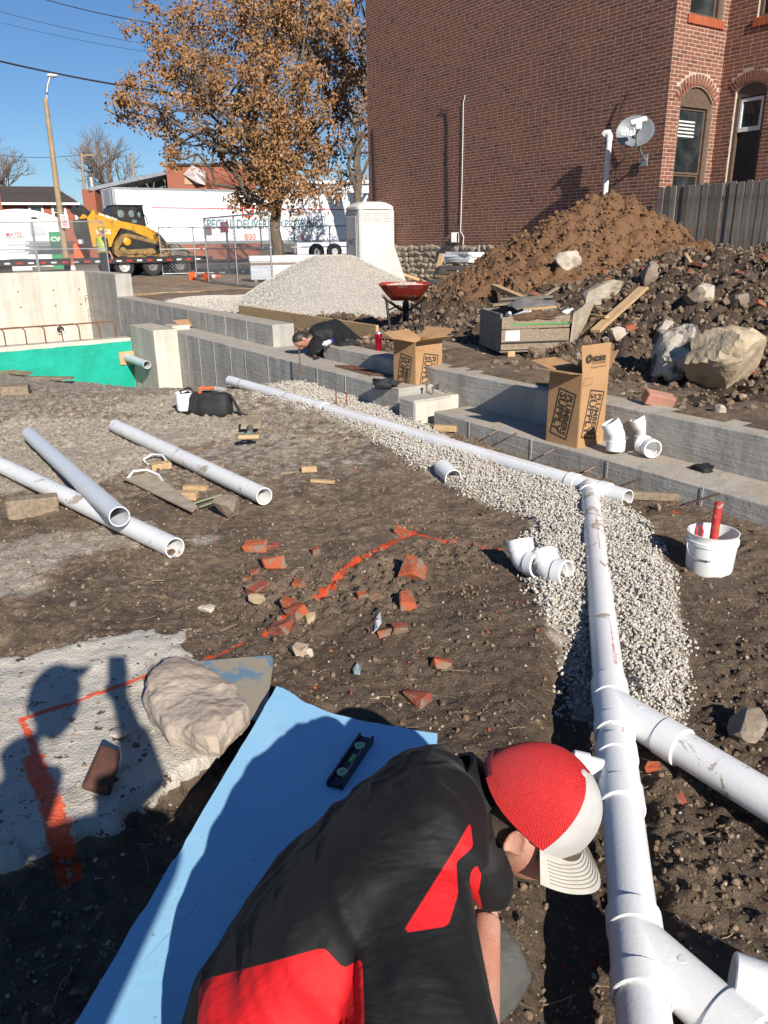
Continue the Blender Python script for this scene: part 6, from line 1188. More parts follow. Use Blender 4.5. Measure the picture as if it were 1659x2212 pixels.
# ================================================================ spoil heap
def cone_part(A, B): return 1.78 * np.clip(1.06 - np.hypot((A - 9.0) / np.where(A > 9.0, 3.3, 3.0), (B - 10.2) / np.where(B < 10.2, 3.5, 2.8)) - .10 * vnoise(A * .8, B * .8, 13), 0, 1)
def plat_part(A, B): return .95 * sstep(5.2, 9.4, B) * sstep(9.6, 6.6, A) + .07 * vnoise(A * 1.1, B * 1.1, 18) * sstep(5, 6, B)
def mound(A, B):
    A = np.asarray(A, float); B = np.asarray(B, float); h = np.maximum(cone_part(A, B), plat_part(A, B)); h = h + .06 * np.exp(-((cone_part(A, B) - plat_part(A, B)) / .2) ** 2) * .5; e = sstep(0, .12, h)
    lump = np.clip(.62 - cell(A + .1 * vnoise(A * 5, B * 5, 2), B, 3.6, 4), 0, 1) * .22 + np.clip(.6 - cell(A, B, 8.5, 8), 0, 1) * .11; return .40 + .03 * vnoise(A * 2, B * 2, 6) + h + lump * (.25 + .75 * e) - .06 + fbm(A, B, 1.6, 3, 29) * .12 * e
def clayf(A, B, Z=None): return np.clip(sstep(-.1, .25, cone_part(A, B) - plat_part(A, B) + .25 * vnoise(A * 1.3, B * 1.3, 31)) * sstep(.12, .7, cone_part(A, B) + .3 * vnoise(A * 2, B * 2, 35)) , 0, 1)
mo = heap_obj('spoil_heap', mound, -.5, 12.6, 4.79, 13.2, .045, M_CLAY, 'large heap of tan clay and dark rubble soil in front of the brick house', 'dirt pile', {'clay': clayf})
r = np.random.default_rng(7); n = 52000; A = r.uniform(-.3, 12.3, n); B = 4.85 + 8.2 * r.random(n) ** 1.1; zc = mound(A, B); cl = clayf(A, B); k = (zc > .45) | (r.random(n) < .5); A, B, zc, cl = A[k], B[k], zc[k], cl[k]; s = .010 * (.060 / .010) ** (r.random(len(A)) ** 2.8); P = np.stack([A * UV_[0] + B * VV_[0], A * UV_[1] + B * VV_[1], zc + s * .3], -1); isc = r.random(len(A)) < cl
for msk, mm, nm in ((isc, M_CLAYCLOD, 'clay_clods'), (~isc, M_CLOD, 'dark_clods')): o = scatter(nm, P[msk], s[msk], mm, 48, mo); tag(o, kind='stuff')
k = r.random(len(A)) < .035; o = scatter('rubble_bits', P[k & ~isc] + np.array([0, 0, .01]), s[k & ~isc] * .8, M_PEB, 49, mo); tag(o, kind='stuff')
def on_mound(px, py):
    lo, hi = 4.85, 13.0; best = None
    for b in np.linspace(lo, hi, 400):
        p = gb(px, py, b); a = Sab(p)[0]
        if p[2] <= float(mound(a, b)): return p
    return gz(px, py, .42)
# the two boulders in front and the stones on the heap
M_BLD = mat('tan_boulder', (.47, .375, .26), (.38, .295, .195), sc=3.2, rough=.92, bump=.03, bsc=7, dirt=(.26, .19, .12), dsc=4, dlo=.58, dhi=.72); M_BLW = mat('white_boulder', (.50, .45, .38), (.36, .31, .25), sc=4, rough=.92, bump=.04, bsc=6, dirt=(.10, .08, .065), dsc=4.5, dlo=.5, dhi=.58)
def stone_at(px, py, size, label, m, seed, name='boulder', cat='boulder', rot=(0, 0, 0), sub=4, fac=14, lift=.5, rough=.5):
    p = on_mound(px, py); o = obj(name, rock(seed, sub, size, rough, fac), m, None, 24); o.location = p + np.array([0, 0, size[2] * lift]); o.rotation_euler = rot; return tag(o, label, cat)
stone_at(1562, 838, (.34, .30, .29), 'big rounded tan boulder on the rubble at the right', M_BLD, 512, rot=(.3, .25, .5), lift=.75, fac=8, rough=.7); stone_at(1455, 812, (.27, .24, .24), 'jagged white and black boulder left of the tan boulder', M_BLW, 505, rot=(.2, -.5, .2), lift=.85, fac=10, rough=.9)
for k, (x, y, s, m, lab) in enumerate(((1232, 575, .26, M_PST, 'pale slab stone high on the heap'), (1185, 672, .14, M_PST, 'round pale stone behind the broken crate'), (1330, 735, .17, M_PST, 'pale pointed stone at the lower end of the long plank'), (1300, 648, .26, M_PST, 'pale slab stone behind the crate corner'), (1435, 715, .15, M_PST, 'upright pale stone left of the jagged boulder'), (1500, 650, .16, M_GST, 'brown stone high on the right rubble'), (1525, 640, .15, M_PST, 'pale brown stone right of the brown one'), (1598, 662, .17, M_GST, 'dark lump near the fence at the right'), (1545, 905, .10, M_PST, 'small pale stone on the rubble behind the wall'), (1400, 600, .16, M_GST, 'brown lump below the clay top'))): stone_at(x, y, (s, s * .75, s * .62), lab, m, 520 + k, 'stone', 'stone', (.2 * k, .1 * k, k), 3, 8, .35)
for k, (x, y, s) in enumerate(((1310, 592, .07), (1180, 685, .09), (1395, 585, .06), (1415, 572, .08), (1512, 575, .09), (1492, 590, .07), (1358, 712, .10), (1536, 735, .12), (1475, 718, .06), (1600, 592, .05), (1640, 660, .07), (1652, 790, .09), (1625, 805, .06), (1312, 607, .07), (1160, 640, .08), (1648, 560, .07))):
    p = on_mound(x, y); o = obj('brick_piece', box(s * 1.7, s, s * .62, bev=s * .06), M_BRK[k % 2]); o.location = p + np.array([0, 0, s * .2]); o.rotation_euler = (.4 * math.sin(k * 3), .4 * math.cos(k * 5), k * 1.3); tag(o, 'loose red brick lying in the rubble heap', 'brick', 'bricks in the rubble heap')
p = on_mound(1272, 868); o = obj('brick_piece', box(.22, .1, .09, bev=.006), mat('pink_brick', (.42, .20, .14), (.34, .17, .12), sc=14, rough=.9)); o.location = gz(1423, 862, .47); o.rotation_euler = (.3, .25, .1); tag(o, 'pinkish brick lying behind the foundation wall', 'brick')
for x0, y0, x1, y1, w, t, m, lab in ((1285, 728, 1388, 642, .11, .035, M_WOOD, 'long pale plank leaning up the rubble'), (1066, 628, 1150, 672, .09, .06, M_WOOD, 'tan timber beam sticking out above the crate'), (1140, 672, 1205, 638, .05, .03, M_WOODW, 'orange brown stick behind the crate'), (1262, 692, 1310, 706, .05, .03, M_WOOD, 'short tan lath right of the crate'), (1098, 605, 1135, 655, .02, .015, M_WOODW, 'thin stick on the clay slope'), (1480, 560, 1490, 585, .04, .02, M_WOOD, 'small lath standing near the fence')):
    p0, p1 = on_mound(x0, y0), on_mound(x1, y1); o = plank_obj('plank', p0 + np.array([0, 0, .06]), p1 + np.array([0, 0, .10]), w, t, m); tag(o, lab, 'plank')
# broken crate
k0 = gz(1080, 776, .43); k1 = gz(1226, 770, .43); cd = k1 - k0; CW = float(np.linalg.norm(cd)); cr = thing('wooden_crate', 'broken weathered wooden crate full of scrap with a green strap', 'crate', k0, math.atan2(cd[1], cd[0])); M_PLY = mat('pale_plywood', (.45, .38, .29), (.37, .30, .22), sc=6, rough=.85, bump=.004)
for k, (zb, hb) in enumerate(((.09, .06), (.16, .13), (.30, .12))): o = obj('front_board', tf(box(CW, .025, hb, bev=.004), (CW / 2, 0, zb + hb / 2), rz=.01 * k), M_WOODW, cr); o.rotation_euler = (0, 0, 0)
sk = np.array([(CW + .002, -.01, .05), (CW + .22, .30, .10), (CW + .42, .36, .56), (CW + .03, -.01, .44)]); obj('side_panel', (np.concatenate([sk, sk + np.array([.02, -.01, 0])]), [(0, 1, 2, 3), (7, 6, 5, 4), (0, 4, 5, 1), (1, 5, 6, 2), (2, 6, 7, 3), (3, 7, 4, 0)]), M_PLY, cr)
obj('side_panel', box(.025, .7, .36, (.012, .38, .27)), M_WOODG, cr); obj('back_panel', box(CW, .025, .36, (CW / 2, .72, .27)), M_WOODG, cr); obj('floor_panel', box(CW, .7, .03, (CW / 2, .36, .08)), M_WOODG, cr)
for x in (.12, CW * .55, CW * .9): obj('runner', box(.08, .7, .085, (x, .34, .035), bev=.006), M_WOOD, cr)
obj('strap', [box(CW, .004, .014, (CW / 2, -.016, .345)), tf(box(.92, .004, .014), (CW + .16, .36, .37), math.radians(68), ry=-.0)], mat('green_strap', (.06, .28, .07), rough=.5), cr); obj('strap', [box(CW, .004, .014, (CW / 2, -.016, .165))], M_BLACK, cr); obj('bark_edge', tf(rock(61, 3, (CW * .5, .05, .05), 1.5, 3), (CW / 2, .02, .42)), mat('bark', (.17, .10, .06), (.10, .06, .04), sc=16, rough=.95, bump=.02), cr); obj('paper_label', box(.15, .003, .10, (.12, -.0165, .235)), M_WHITE, cr)
cw = lambda x, y, zz: cr.matrix_basis @ Vector((x, y, zz))
cr.matrix_basis = Matrix.Translation(Vector(k0)) @ Matrix.Rotation(math.atan2(cd[1], cd[0]), 4, 'Z')
M_CLEAR = mat('clear_plastic', (.55, .58, .60), (.4, .43, .46), sc=20, rough=.15)
for k, (x, y) in enumerate(((.10, .12), (.2, .16), (.66, .12))): o = thing('plastic_bottle', ['leftmost clear plastic bottle in the crate', 'clear plastic bottle second from left in the crate', 'clear plastic bottle at the right of the crate'][k], 'bottle', cw(x, y, .40), k); obj('bottle_body', tf(lathe([(.0, 0), (.032, .0), (.033, .12), (.012, .16), (.012, .175)], 16), rx=1.2), M_CLEAR, o, 40); obj('bottle_cap', tf(lathe([(.013, .17), (.013, .185)], 12), rx=1.2), M_WHITE, o, 40)
for k, (x0, y0, x1, y1, zz, m) in enumerate(((.3, .2, .62, .1, .47, M_WOOD), (.05, .5, .6, .62, .50, M_WOODW), (.2, .65, .7, .4, .55, M_WOODG))): o = plank_obj('wood_scrap', cw(x0, y0, zz), cw(x1, y1, zz + .03), .08, .025, m); tag(o, ['pale wood scrap on top of the crate', 'brown board across the back of the crate', 'grey board sticking out of the crate'][k], 'wood scrap')
V, F = ico(3); o = obj('tarp', tf((np.stack([V[:, 0] * .28, V[:, 1] * .2, np.abs(V[:, 2]) * .08 + .06 * fbm(V[:, 0], V[:, 1], 2.5, 3, 9)], -1), F), cw(.5, .5, .48)), mat('grey_tarp', (.16, .15, .14), (.11, .10, .095), sc=7, rough=.7), None, 180); tag(o, 'crumpled grey tarp heaped in the crate', 'tarp')

# dry straw and twigs lying about (uncountable)
r = np.random.default_rng(17); x, y = pit_points(900, 91); z_ = gnd(x, y); Vs, Fs = [], []
for i in range(len(x)):
    a = r.random() * 6.283; L = r.uniform(.02, .11); rad = r.uniform(.0006, .0016); d = np.array([math.cos(a), math.sin(a), r.uniform(-.08, .12)]); p0 = np.array([x[i], y[i], z_[i] + .008]); m_ = p0 + d * L * .5 + r.normal(size=3) * L * .06; q, f = tube([p0, m_, p0 + d * L], rad, 4, False); b0 = len(Vs); Vs += q.tolist(); Fs += [tuple(j + b0 for j in ff) for ff in f]
o = obj('dry_straw', (np.array(Vs), Fs), mat('dry_straw', (.38, .29, .17), (.24, .17, .10), sc=8, rough=.9)); tag(o, 'dry straw and thin twigs scattered over the soil', 'straw', kind='stuff')
# ================================================================ yard behind: toilet, panels, lumber
def site_thing(name, label, cat, p, rz=None, group=None): return thing(name, label, cat, p, AZ if rz is None else rz, group)
pt = Vector(gd(799, 500, 23.0)); pt.z = .40
po = site_thing('portable_toilet', 'white portable toilet standing at the corner of the brick house', 'portable toilet', pt, AZ - .16); M_POT = mat('cream_plastic', (.60, .585, .545), (.55, .535, .495), sc=3, rough=.45)
S_ = 1.13
obj('cabin', [box(S_, S_, 2.02, (0, 0, 1.05), bev=.05)], M_POT, po); obj('skid', box(S_ + .06, S_ + .06, .12, (0, 0, .06), bev=.02), M_BLACK, po)
obj('roof', loft([ring((0, 0, zz), (1, 0, 0), (0, 1, 0), a, a, 40, 5) for zz, a in ((2.05, .60), (2.12, .60), (2.16, .56), (2.24, .42), (2.27, .30))]), mat('roof_plastic', (.66, .645, .60), rough=.4), po, 40)
dr = obj('door', box(.03, .74, 1.72, (-S_ / 2 - .02, 0, 1.02), bev=.012), M_POT, po); obj('door_frame', [box(.02, .05, 1.8, (-S_ / 2 - .012, y, 1.03)) for y in (-.41, .41)] + [box(.02, .87, .05, (-S_ / 2 - .012, 0, 1.93))], M_GALV, po)
V, F = text_geo('JWC', .26, 3); obj('door_lettering', (np.stack([np.full(len(V), -S_ / 2 - .037), -V[:, 0], V[:, 1] + 1.15], -1), F), M_NAVYC, dr)
for c in range(3):
    for k in range(6): obj('vent_louvre', box(.26, .02, .022, (-.32 + c * .32, -S_ / 2 - .008, 1.72 + k * .045), bev=.004), M_POT, po)
obj('vent_pipe', tube([(.45, .45, 2.1), (.45, .45, 2.28)], .05, 12), M_POT, po, 40)
p0 = gd(858, 560, 21.2); p0[2] = .42; o = plank_obj('white_panel', p0 + np.array([.05, -.1, 0]), p0 + np.array([-.28, .12, 1.0]), .42, .04, M_POT, up=(-.3, -1, .2)); tag(o, 'white foam panel leaning against the portable toilet', 'panel')
# lumber and foam boards by the stone base
lp = Vector(gb(992, 600, 12.8)); lp.z = .58
for k, (dx, z0, L, w, t, m, lab) in enumerate(((0, .0, 1.5, .6, .10, M_WOODG, 'lowest grey plank of the stack by the stone wall'), (.05, .13, 1.35, .4, .07, M_WOOD, 'tan plank second from bottom of the stack'), (.12, .23, 1.2, .5, .08, M_WOODG, 'grey plank third from bottom of the stack'), (.10, .34, 1.1, .45, .10, M_WOODG, 'thick grey timber below the white foam boards'))):
    c = lp + Vector((dx, 0, z0)); o = plank_obj('stacked_plank', c - Vector(VV_) * L * .1 - Vector(UV_) * L * .5, c - Vector(VV_) * L * .1 + Vector(UV_) * L * .5, w, t, m); tag(o, lab, 'plank')
for k in range(4):
    c = lp + Vector((.16, -.05, .50 + k * .062)); o = obj('foam_sheet', box(.60, 1.05 - .04 * (k % 2), .055, bev=.004), mat('white_foam', (.80, .80, .79), rough=.8)); o.location = c; o.rotation_euler = (0, .03, AZ + .08 * (k % 3) - .06); tag(o, ['bottom', 'second', 'third', 'top'][k] + ' white foam sheet of the stack by the stone wall', 'foam sheet')
for x0, y0, x1, y1, w, t, m, lab, b in ((930, 640, 955, 548, .14, .05, M_WOOD, 'tan plank leaning up against the stone wall', 12.6), (905, 622, 935, 640, .06, .06, M_GALV, 'grey pipe lying left of the leaning plank', 12.0), (915, 615, 955, 628, .05, .04, M_GALV, 'thin grey rail crossing the leaning plank foot', 11.9), (868, 592, 905, 604, .10, .08, M_WOOD, 'tan timber at the edge of the gravel pile by the stone wall', 12.8), (985, 630, 1012, 624, .12, .09, M_WOODG, 'short grey timber in front of the plank stack', 12.2)):
    o = plank_obj('plank', gb(x0, y0, b), gb(x1, y1, b + .5), w, t, m); tag(o, lab, 'plank')
# ================================================================ chain-link panels
M_WIRE = mat('galvanised_wire', (.42, .43, .44), (.34, .35, .36), sc=40, rough=.45, metal=.5)
def chain_panel(label, p0, p1, h, posts=2, mid=True, cellw=.085, lean=0.0, group=None):
    p0 = Vector(p0); p1 = Vector(p1); d = p1 - p0; L = d.length; t = thing('chain_link_panel', label, 'fence', p0, math.atan2(d.y, d.x), group); t.rotation_euler[0] = lean
    for k in range(posts): x = L * k / (posts - 1); obj('post', tube([(x, 0, -.05), (x, 0, h)], .024, 10), M_GALV, t, 50)
    for zz in ([.06, h * .55, h] if mid else [.06, h]): obj('rail', tube([(0, 0, zz), (L, 0, zz)], .019, 10), M_GALV, t, 50)
    V, F = [], []; w = .0028; n = int((L + h) / cellw) + 1
    for sgn in (1, -1):
        for k in range(n):
            x0 = k * cellw - (h if sgn > 0 else 0); a, b = (x0, 0), (x0 + h * sgn, h) if sgn > 0 else (x0 - h, h)
            (ax_, az_), (bx_, bz_) = a, b; 
            t0, t1 = 0., 1.; dx = bx_ - ax_
            if dx > 0: t0 = max(t0, -ax_ / dx); t1 = min(t1, (L - ax_) / dx)
            else: t0 = max(t0, (L - ax_) / dx); t1 = min(t1, -ax_ / dx)
            if t1 - t0 < .02: continue
            pa = np.array([ax_ + dx * t0, .004 * sgn, h * t0]); pb = np.array([ax_ + dx * t1, .004 * sgn, h * t1]); q, f = tube([pa, pb], w, 3, False); F += [tuple(i + len(V) * 1 for i in ff) for ff in f]; V += q.tolist()
    o = obj('wire_mesh', (np.array(V), F), M_WIRE, t); return t
f0 = gz(452, 613, .42); f1 = gz(590, 629, .42); cpR = chain_panel('leaning chain-link panel with red and white signs in front of the tree', f0, f1, 1.86, 3)
M_SIGNW = mat('sign_white', (.75, .72, .72), rough=.5); M_SIGNR = mat('sign_red', (.52, .03, .06), rough=.5); M_TEALP = mat('teal_paint', (.02, .17, .22), rough=.4)
for k, (x, zz, lab, inv) in enumerate(((.42, 1.52, 'white NATIONAL sign on the chain-link panel, left one', 0), (1.75, 1.58, 'red NATIONAL sign on the chain-link panel, right one', 1))):
    L_ = (Vector(f1) - Vector(f0)).length; x = min(x, L_ * (.22 if k == 0 else .85)); d = (Vector(f1) - Vector(f0)).normalized(); s = thing('fence_sign', lab, 'sign', Vector(f0) + d * x + Vector((0, 0, zz)) + Vector((d.y, -d.x, 0)) * .03, math.atan2(d.y, d.x))
    obj('plate', box(.60, .006, .27, bev=.001), M_SIGNR if inv else M_SIGNW, s); V, F = text_geo('NATIONAL', .125, 2, bold=.004); obj('sign_lettering', (np.stack([V[:, 0] * .85, np.full(len(V), -.0045), V[:, 1] + .055], -1), F), M_SIGNW if inv else M_SIGNR, s)
    V, F = small_print(38, 70 + k); V = (V - (V.min(0) + V.max(0)) / 2) * np.array([.5 / (V[:, 0].max() - V[:, 0].min()), 6, 1]); obj('sign_lettering', [(np.stack([V[:, 0], np.full(len(V), -.0045), V[:, 1] - .03 - .06 * j], -1), F) for j in range(2)], M_SIGNW if inv else M_SIGNR, s)
l0 = gd(-60, 600, 25.6); l0[2] = .42; l1 = gd(85, 600, 25.9); l1[2] = .42; l2 = gd(238, 600, 26.2); l2[2] = .42
chain_panel('chain-link panel at the left edge behind the tall pale wall', l0, l1, 1.9, 2); chain_panel('chain-link panel in front of the worker in the vest', l1 + np.array([.05, 0, 0]), l2, 1.9, 2)
b0 = gd(352, 590, 30.0); b1 = gd(497, 590, 30.6); b2 = gd(640, 590, 31.2); b3 = gd(790, 590, 31.8)
for k, (q0, q1, lab) in enumerate(((b0, b1, 'far chain-link panel right behind the lowboy trailer'), (b1, b2, 'far chain-link panel behind the signs'), (b2, b3, 'far chain-link panel left of the portable toilet'))): q0 = q0.copy(); q1 = q1.copy(); q0[2] = q1[2] = .42; chain_panel(lab, q0, q1 - (q1 - q0) * .01, 1.75, 3, cellw=.13)
# wrapped pallet stack
ps = gz(572, 612, .42); bx_ = thing('wrapped_pallet', 'plastic wrapped stack of grey and white boards behind the leaning panel', 'pallet', ps + np.array([.5, .9, 0]), .18); M_WRAP = mat('grey_plastic_wrap', (.46, .48, .53), (.56, .58, .62), sc=5, rough=.3, bump=.02, bsc=8)
obj('wrapped_boards', box(2.1, 1.1, .55, (0, 0, .36), bev=.02), M_WRAP, bx_); obj('brown_band', box(2.12, 1.12, .07, (0, 0, .55), bev=.01), mat('brown_card', (.22, .15, .11), rough=.8), bx_); obj('white_top', box(2.14, 1.14, .16, (0, 0, .70), bev=.02), M_WHITE, bx_)
for x in (-.9, 0, .9): obj('pallet_runner', box(.1, 1.1, .1, (x, 0, .045)), M_WOODW, bx_)
# cones and drum
def cone(label, p, tilt, rz, s=1.0):
    t = thing('traffic_cone', label, 'traffic cone', p, rz); t.rotation_euler = (tilt, 0, rz); obj('cone_body', lathe([(.15 * s, .02), (.14 * s, .05), (.03 * s, .70 * s), (.02 * s, .71 * s)], 20), M_ORANGE, t, 40); obj('base', box(.36 * s, .36 * s, .035, (0, 0, .015), bev=.006), M_ORANGE, t); obj('white_collar', lathe([(.098 * s, .32 * s), (.068 * s, .48 * s), (.066 * s, .48 * s), (.096 * s, .32 * s)], 20, False), M_WHITE, t, 40)
cone('fallen orange cone on the verge, left of the pair', gz(415, 606, .42) + np.array([0, 0, .14]), math.radians(88), math.radians(60), .75); cone('fallen orange cone on the verge beside the leaning panel', gz(447, 608, .42) + np.array([0, 0, .14]), math.radians(88), math.radians(72), .75); q = gd(161, 600, 27.5); q[2] = .42; cone('small upright orange cone behind the left chain-link panel', q, 0, .3, 1.0); q = gd(176, 543, 31); cone('big red orange cone lying with its base towards us', q, math.radians(-92), math.radians(12), 1.6)

# ================================================================ lowboy trailer and track loader
M_TRL = mat('black_trailer_paint', (.018, .017, .017), (.035, .03, .027), sc=4, rough=.55); M_TYRE = mat('tyre_rubber', (.018, .018, .018), (.03, .028, .026), sc=12, rough=.85); M_RIM = mat('silver_rim', (.62, .62, .60), (.48, .47, .45), sc=12, rough=.4, metal=.3); M_RIMD = mat('dark_rim', (.12, .12, .12), rough=.5); M_RFL = mat('red_reflector', (.60, .03, .02), rough=.35)
w1p = gz(272, 598, .42); w3p = w1p + VV_ * (np.linalg.norm((gz(398, 594.8, .42) - w1p)[:2]))
lb = thing('lowboy_trailer', 'black lowboy trailer with red and white reflector strip carrying the track loader', 'trailer', w1p, AZ); SP = float(np.linalg.norm((w3p - w1p)[:2])) / 2; DZ = gd(300, 558, float((w1p - CAMP) @ FW))[2] - .42
obj('deck', [box(17, 2.5, .12, (-5.0, 1.2, DZ - .04), bev=.01), box(9.6, 2.3, .26, (-8.7, 1.2, DZ - .26), bev=.01)], M_TRL, lb); obj('side_rail', box(17, .06, .16, (-5.0, -.06, DZ - .09), bev=.005), M_TRL, lb)
for k in range(44): obj('reflector', box(.19, .008, .055, (-13.3 + k * .385, -.094, DZ - .075)), M_RFL if k % 2 else M_WHITE, lb)
for k in range(3):
    for y in (.12, 2.3):
        w = obj('wheel', tf(pipe_shell([(.20, -.12), (.34, -.14), (.375, -.10), (.375, .10), (.34, .14), (.20, .12)], 28), (k * SP, y, .375), rx=math.pi / 2), M_TYRE, lb, 40)
        rm = obj('rim', tf(lathe([(.205, .02), (.20, .11), (.15, .06), (.09, .05), (.085, .09), (.0, .09)], 24), (k * SP, y, .375), rx=math.pi / 2), M_RIM if k == 0 else M_RIMD, w, 40)
        for j in range(8): a = j * math.pi / 4; obj('wheel_nut', tf(lathe([(.016, 0), (.016, .03)], 6), (k * SP + .12 * math.cos(a), y - .05, .375 + .12 * math.sin(a)), rx=math.pi / 2), M_STEEL if k == 0 else M_RIM, rm)
obj('mud_flap', box(.03, .5, .5, (2 * SP + .62, .3, .42), bev=.005), M_BLACK, lb)
obj('suspension', [box(2 * SP + 1.0, .12, .14, (SP, .5, .52)), box(2 * SP + 1.0, .12, .14, (SP, 1.9, .52))], M_TRL, lb)
M_YEL = mat('machine_yellow', (.58, .29, .014), (.50, .24, .014), sc=3, rough=.45, dirt=(.14, .085, .04), dsc=2.6, dlo=.50, dhi=.66); M_MUDY = mat('muddy_yellow', (.30, .18, .06), (.17, .11, .05), sc=4, rough=.85, bump=.02, bsc=12); M_BLK = mat('machine_black', (.016, .016, .017), (.03, .029, .027), sc=4, rough=.4)
sk_o = gd(172.8 + 238 / 3.06, 414.7 + 415 / 3.06, float((w1p - CAMP) @ FW) + .9); ld = thing('track_loader', 'yellow and black compact track loader standing on the lowboy trailer', 'track loader', (sk_o[0], sk_o[1], .42 + DZ + .025), AZ)
def zpx(pts): return [((x - 210) / 160.0, (415 - y) / 168.0) for x, y in pts]
def side(name, pts, y0, y1, m, parent=None): V, F = prism(zpx(pts), y0, y1); V = V[:, [0, 2, 1]]; return obj(name, (V, [f[::-1] for f in F]), m, parent or ld)
TR = [(203, 395), (203, 372), (216, 325), (262, 272), (300, 266), (430, 300), (525, 332), (556, 372), (553, 402), (535, 415), (225, 415)]
INN = [(228, 385), (236, 350), (275, 296), (300, 290), (420, 322), (505, 345), (522, 375), (515, 395), (250, 397)]
for y0 in (0.0, 1.30):
    tk = side('track', TR, y0, y0 + .4, M_MUDY); V, F = prism(zpx(INN), y0 - .02, y0 + .1); side('track_frame', INN, y0 - .012, y0 + .35, M_BLK, tk)
    for x, y, r in ((286, 318, .15), (255, 372, .12), (330, 385, .09), (390, 388, .09), (450, 385, .09), (505, 368, .12)): X, Z = zpx([(x, y)])[0]; obj('track_wheel', tf(lathe([(r, 0), (r, .06), (r * .6, .09), (0, .09)], 20), (X, y0 - .01, Z), rx=math.pi / 2), M_MUDY if r < .14 else M_YEL, tk, 40)
    side('track_guard', [(228, 370), (450, 362), (448, 395), (230, 398)], y0 - .04, y0 - .01, M_MUDY, tk)
side('body', [(75, 350), (78, 175), (205, 170), (330, 215), (470, 300), (470, 370), (210, 370)], .32, 1.38, M_BLK)
for y0 in (.12, 1.40):
    ar = side('lift_arm', [(68, 172), (112, 122), (165, 150), (270, 190), (430, 225), (505, 268), (552, 330), (552, 372), (520, 350), (420, 290), (330, 250), (262, 232), (214, 300), (192, 348), (82, 348)], y0, y0 + .16, M_YEL)
    side('arm_recess', [(268, 232), (330, 250), (440, 300), (500, 345), (400, 335), (300, 290), (245, 285)], y0 - .01, y0 + .02, M_BLK, ar)
    side('cylinder', [(22, 112), (50, 92), (118, 160), (112, 182), (60, 150), (30, 135)], y0 + .02, y0 + .12, M_BLK, ar)
X, Z = zpx([(155, 256)])[0]; V, F = text_geo('SECS', .21, 3, bold=.006); obj('arm_lettering', (np.stack([V[:, 0] * 1.25 + X, np.full(len(V), .115), V[:, 1] + Z], -1), F), M_WHITE, ld)
X, Z = zpx([(196, 166)])[0]; V, F = text_geo('314 388-7161', .125, 2, bold=.004); c_, s_ = math.cos(-.31), math.sin(-.31); obj('arm_lettering', (np.stack([V[:, 0] * c_ - V[:, 1] * s_ + X, np.full(len(V), .115), V[:, 0] * s_ + V[:, 1] * c_ + Z], -1), F), M_WHITE, ld)
cb_ = side('cab', [(213, 170), (222, 112), (250, 93), (425, 93), (438, 222), (330, 215), (265, 196)], .34, 1.36, M_BLK); side('cab_roof', [(240, 96), (250, 88), (428, 88), (430, 98)], .30, 1.40, M_BLK, cb_)
M_CABG = mat('cab_glass', (.10, .14, .14), (.22, .27, .26), sc=9, rough=.15)
for cx_, cy_, rx_, ry_ in ((284, 144, .12, .135), (350, 144, .10, .125), (398, 150, .05, .10), (365, 190, .10, .06)): X, Z = zpx([(cx_, cy_)])[0]; obj('cab_window', loft([ring((X, y, Z), (1, 0, 0), (0, 0, 1), rx_, ry_, 20, 3) for y in (.345, .33)]), M_CABG, cb_)
obj('grab_rail', tube([(*zpx([(428, 150)])[0][:1], .3, zpx([(428, 150)])[0][1]), (*zpx([(442, 170)])[0][:1], .3, zpx([(442, 170)])[0][1]), (*zpx([(445, 210)])[0][:1], .3, zpx([(445, 210)])[0][1])], .018, 8), M_BLK, ld)
side('engine_cover', [(28, 180), (72, 172), (76, 300), (40, 300), (28, 260)], .3, 1.4, M_BLK); bu = side('bucket', [(556, 410), (558, 340), (610, 335), (716, 412)], -.1, 1.8, mat('worn_bucket_steel', (.14, .115, .09), (.20, .16, .12), sc=6, rough=.7, bump=.01))

# ================================================================ white box trailer
M_TRW = NT('white_trailer_skin'); n1 = M_TRW.noise(1.0, 3, .5, mapscale=(.4, .4, 9)); M_TRWm = M_TRW.fin(M_TRW.mix(M_TRW.ramp(n1, .4, .65), (.80, .81, .82), (.70, .72, .75)), .35, spec=.4)
tp = gz(243, 404, 4.5); ta, tb = Sab(tp); st_ = thing('box_trailer', 'long white box trailer with teal SPECIAL DELIVERY EXPRESS lettering behind the tree', 'trailer', Wd(ta, tb, .42), AZ); TLn = 17.5; TH = 4.08; TB = 1.15
obj('box_body', box(TLn, 2.55, TH - TB, (TLn / 2, 1.275, (TH + TB) / 2), bev=.03), M_TRWm, st_); obj('upper_band', box(TLn - 4, .012, .05, (TLn / 2, -.006, TH - 1.02)), M_SIGNR, st_); obj('roof_rail', box(TLn, .04, .10, (TLn / 2, -.012, TH - .05)), M_GALV, st_); obj('bottom_rail', box(TLn, .05, .16, (TLn / 2, -.015, TB + .04)), M_GALV, st_)
obj('corner_post', [box(.08, .05, TH - TB, (.04, -.015, (TH + TB) / 2), bev=.005), box(.08, .05, TH - TB, (TLn - .04, -.015, (TH + TB) / 2), bev=.005)], M_GALV, st_)
for k in range(1, 14): obj('panel_joint', box(.025, .008, TH - TB - .3, (k * 1.25, -.004, (TH + TB) / 2)), M_TRWm, st_)
gdoor = obj('end_door', box(.03, 2.4, TH - TB - .1, (-.015, 1.275, (TH + TB) / 2)), mat('grey_door', (.42, .43, .46), rough=.4), st_)
for y in (.5, 2.0): obj('door_bar', tube([(-.05, y, TB), (-.05, y, TH - .1)], .025, 8), M_GALV, gdoor)
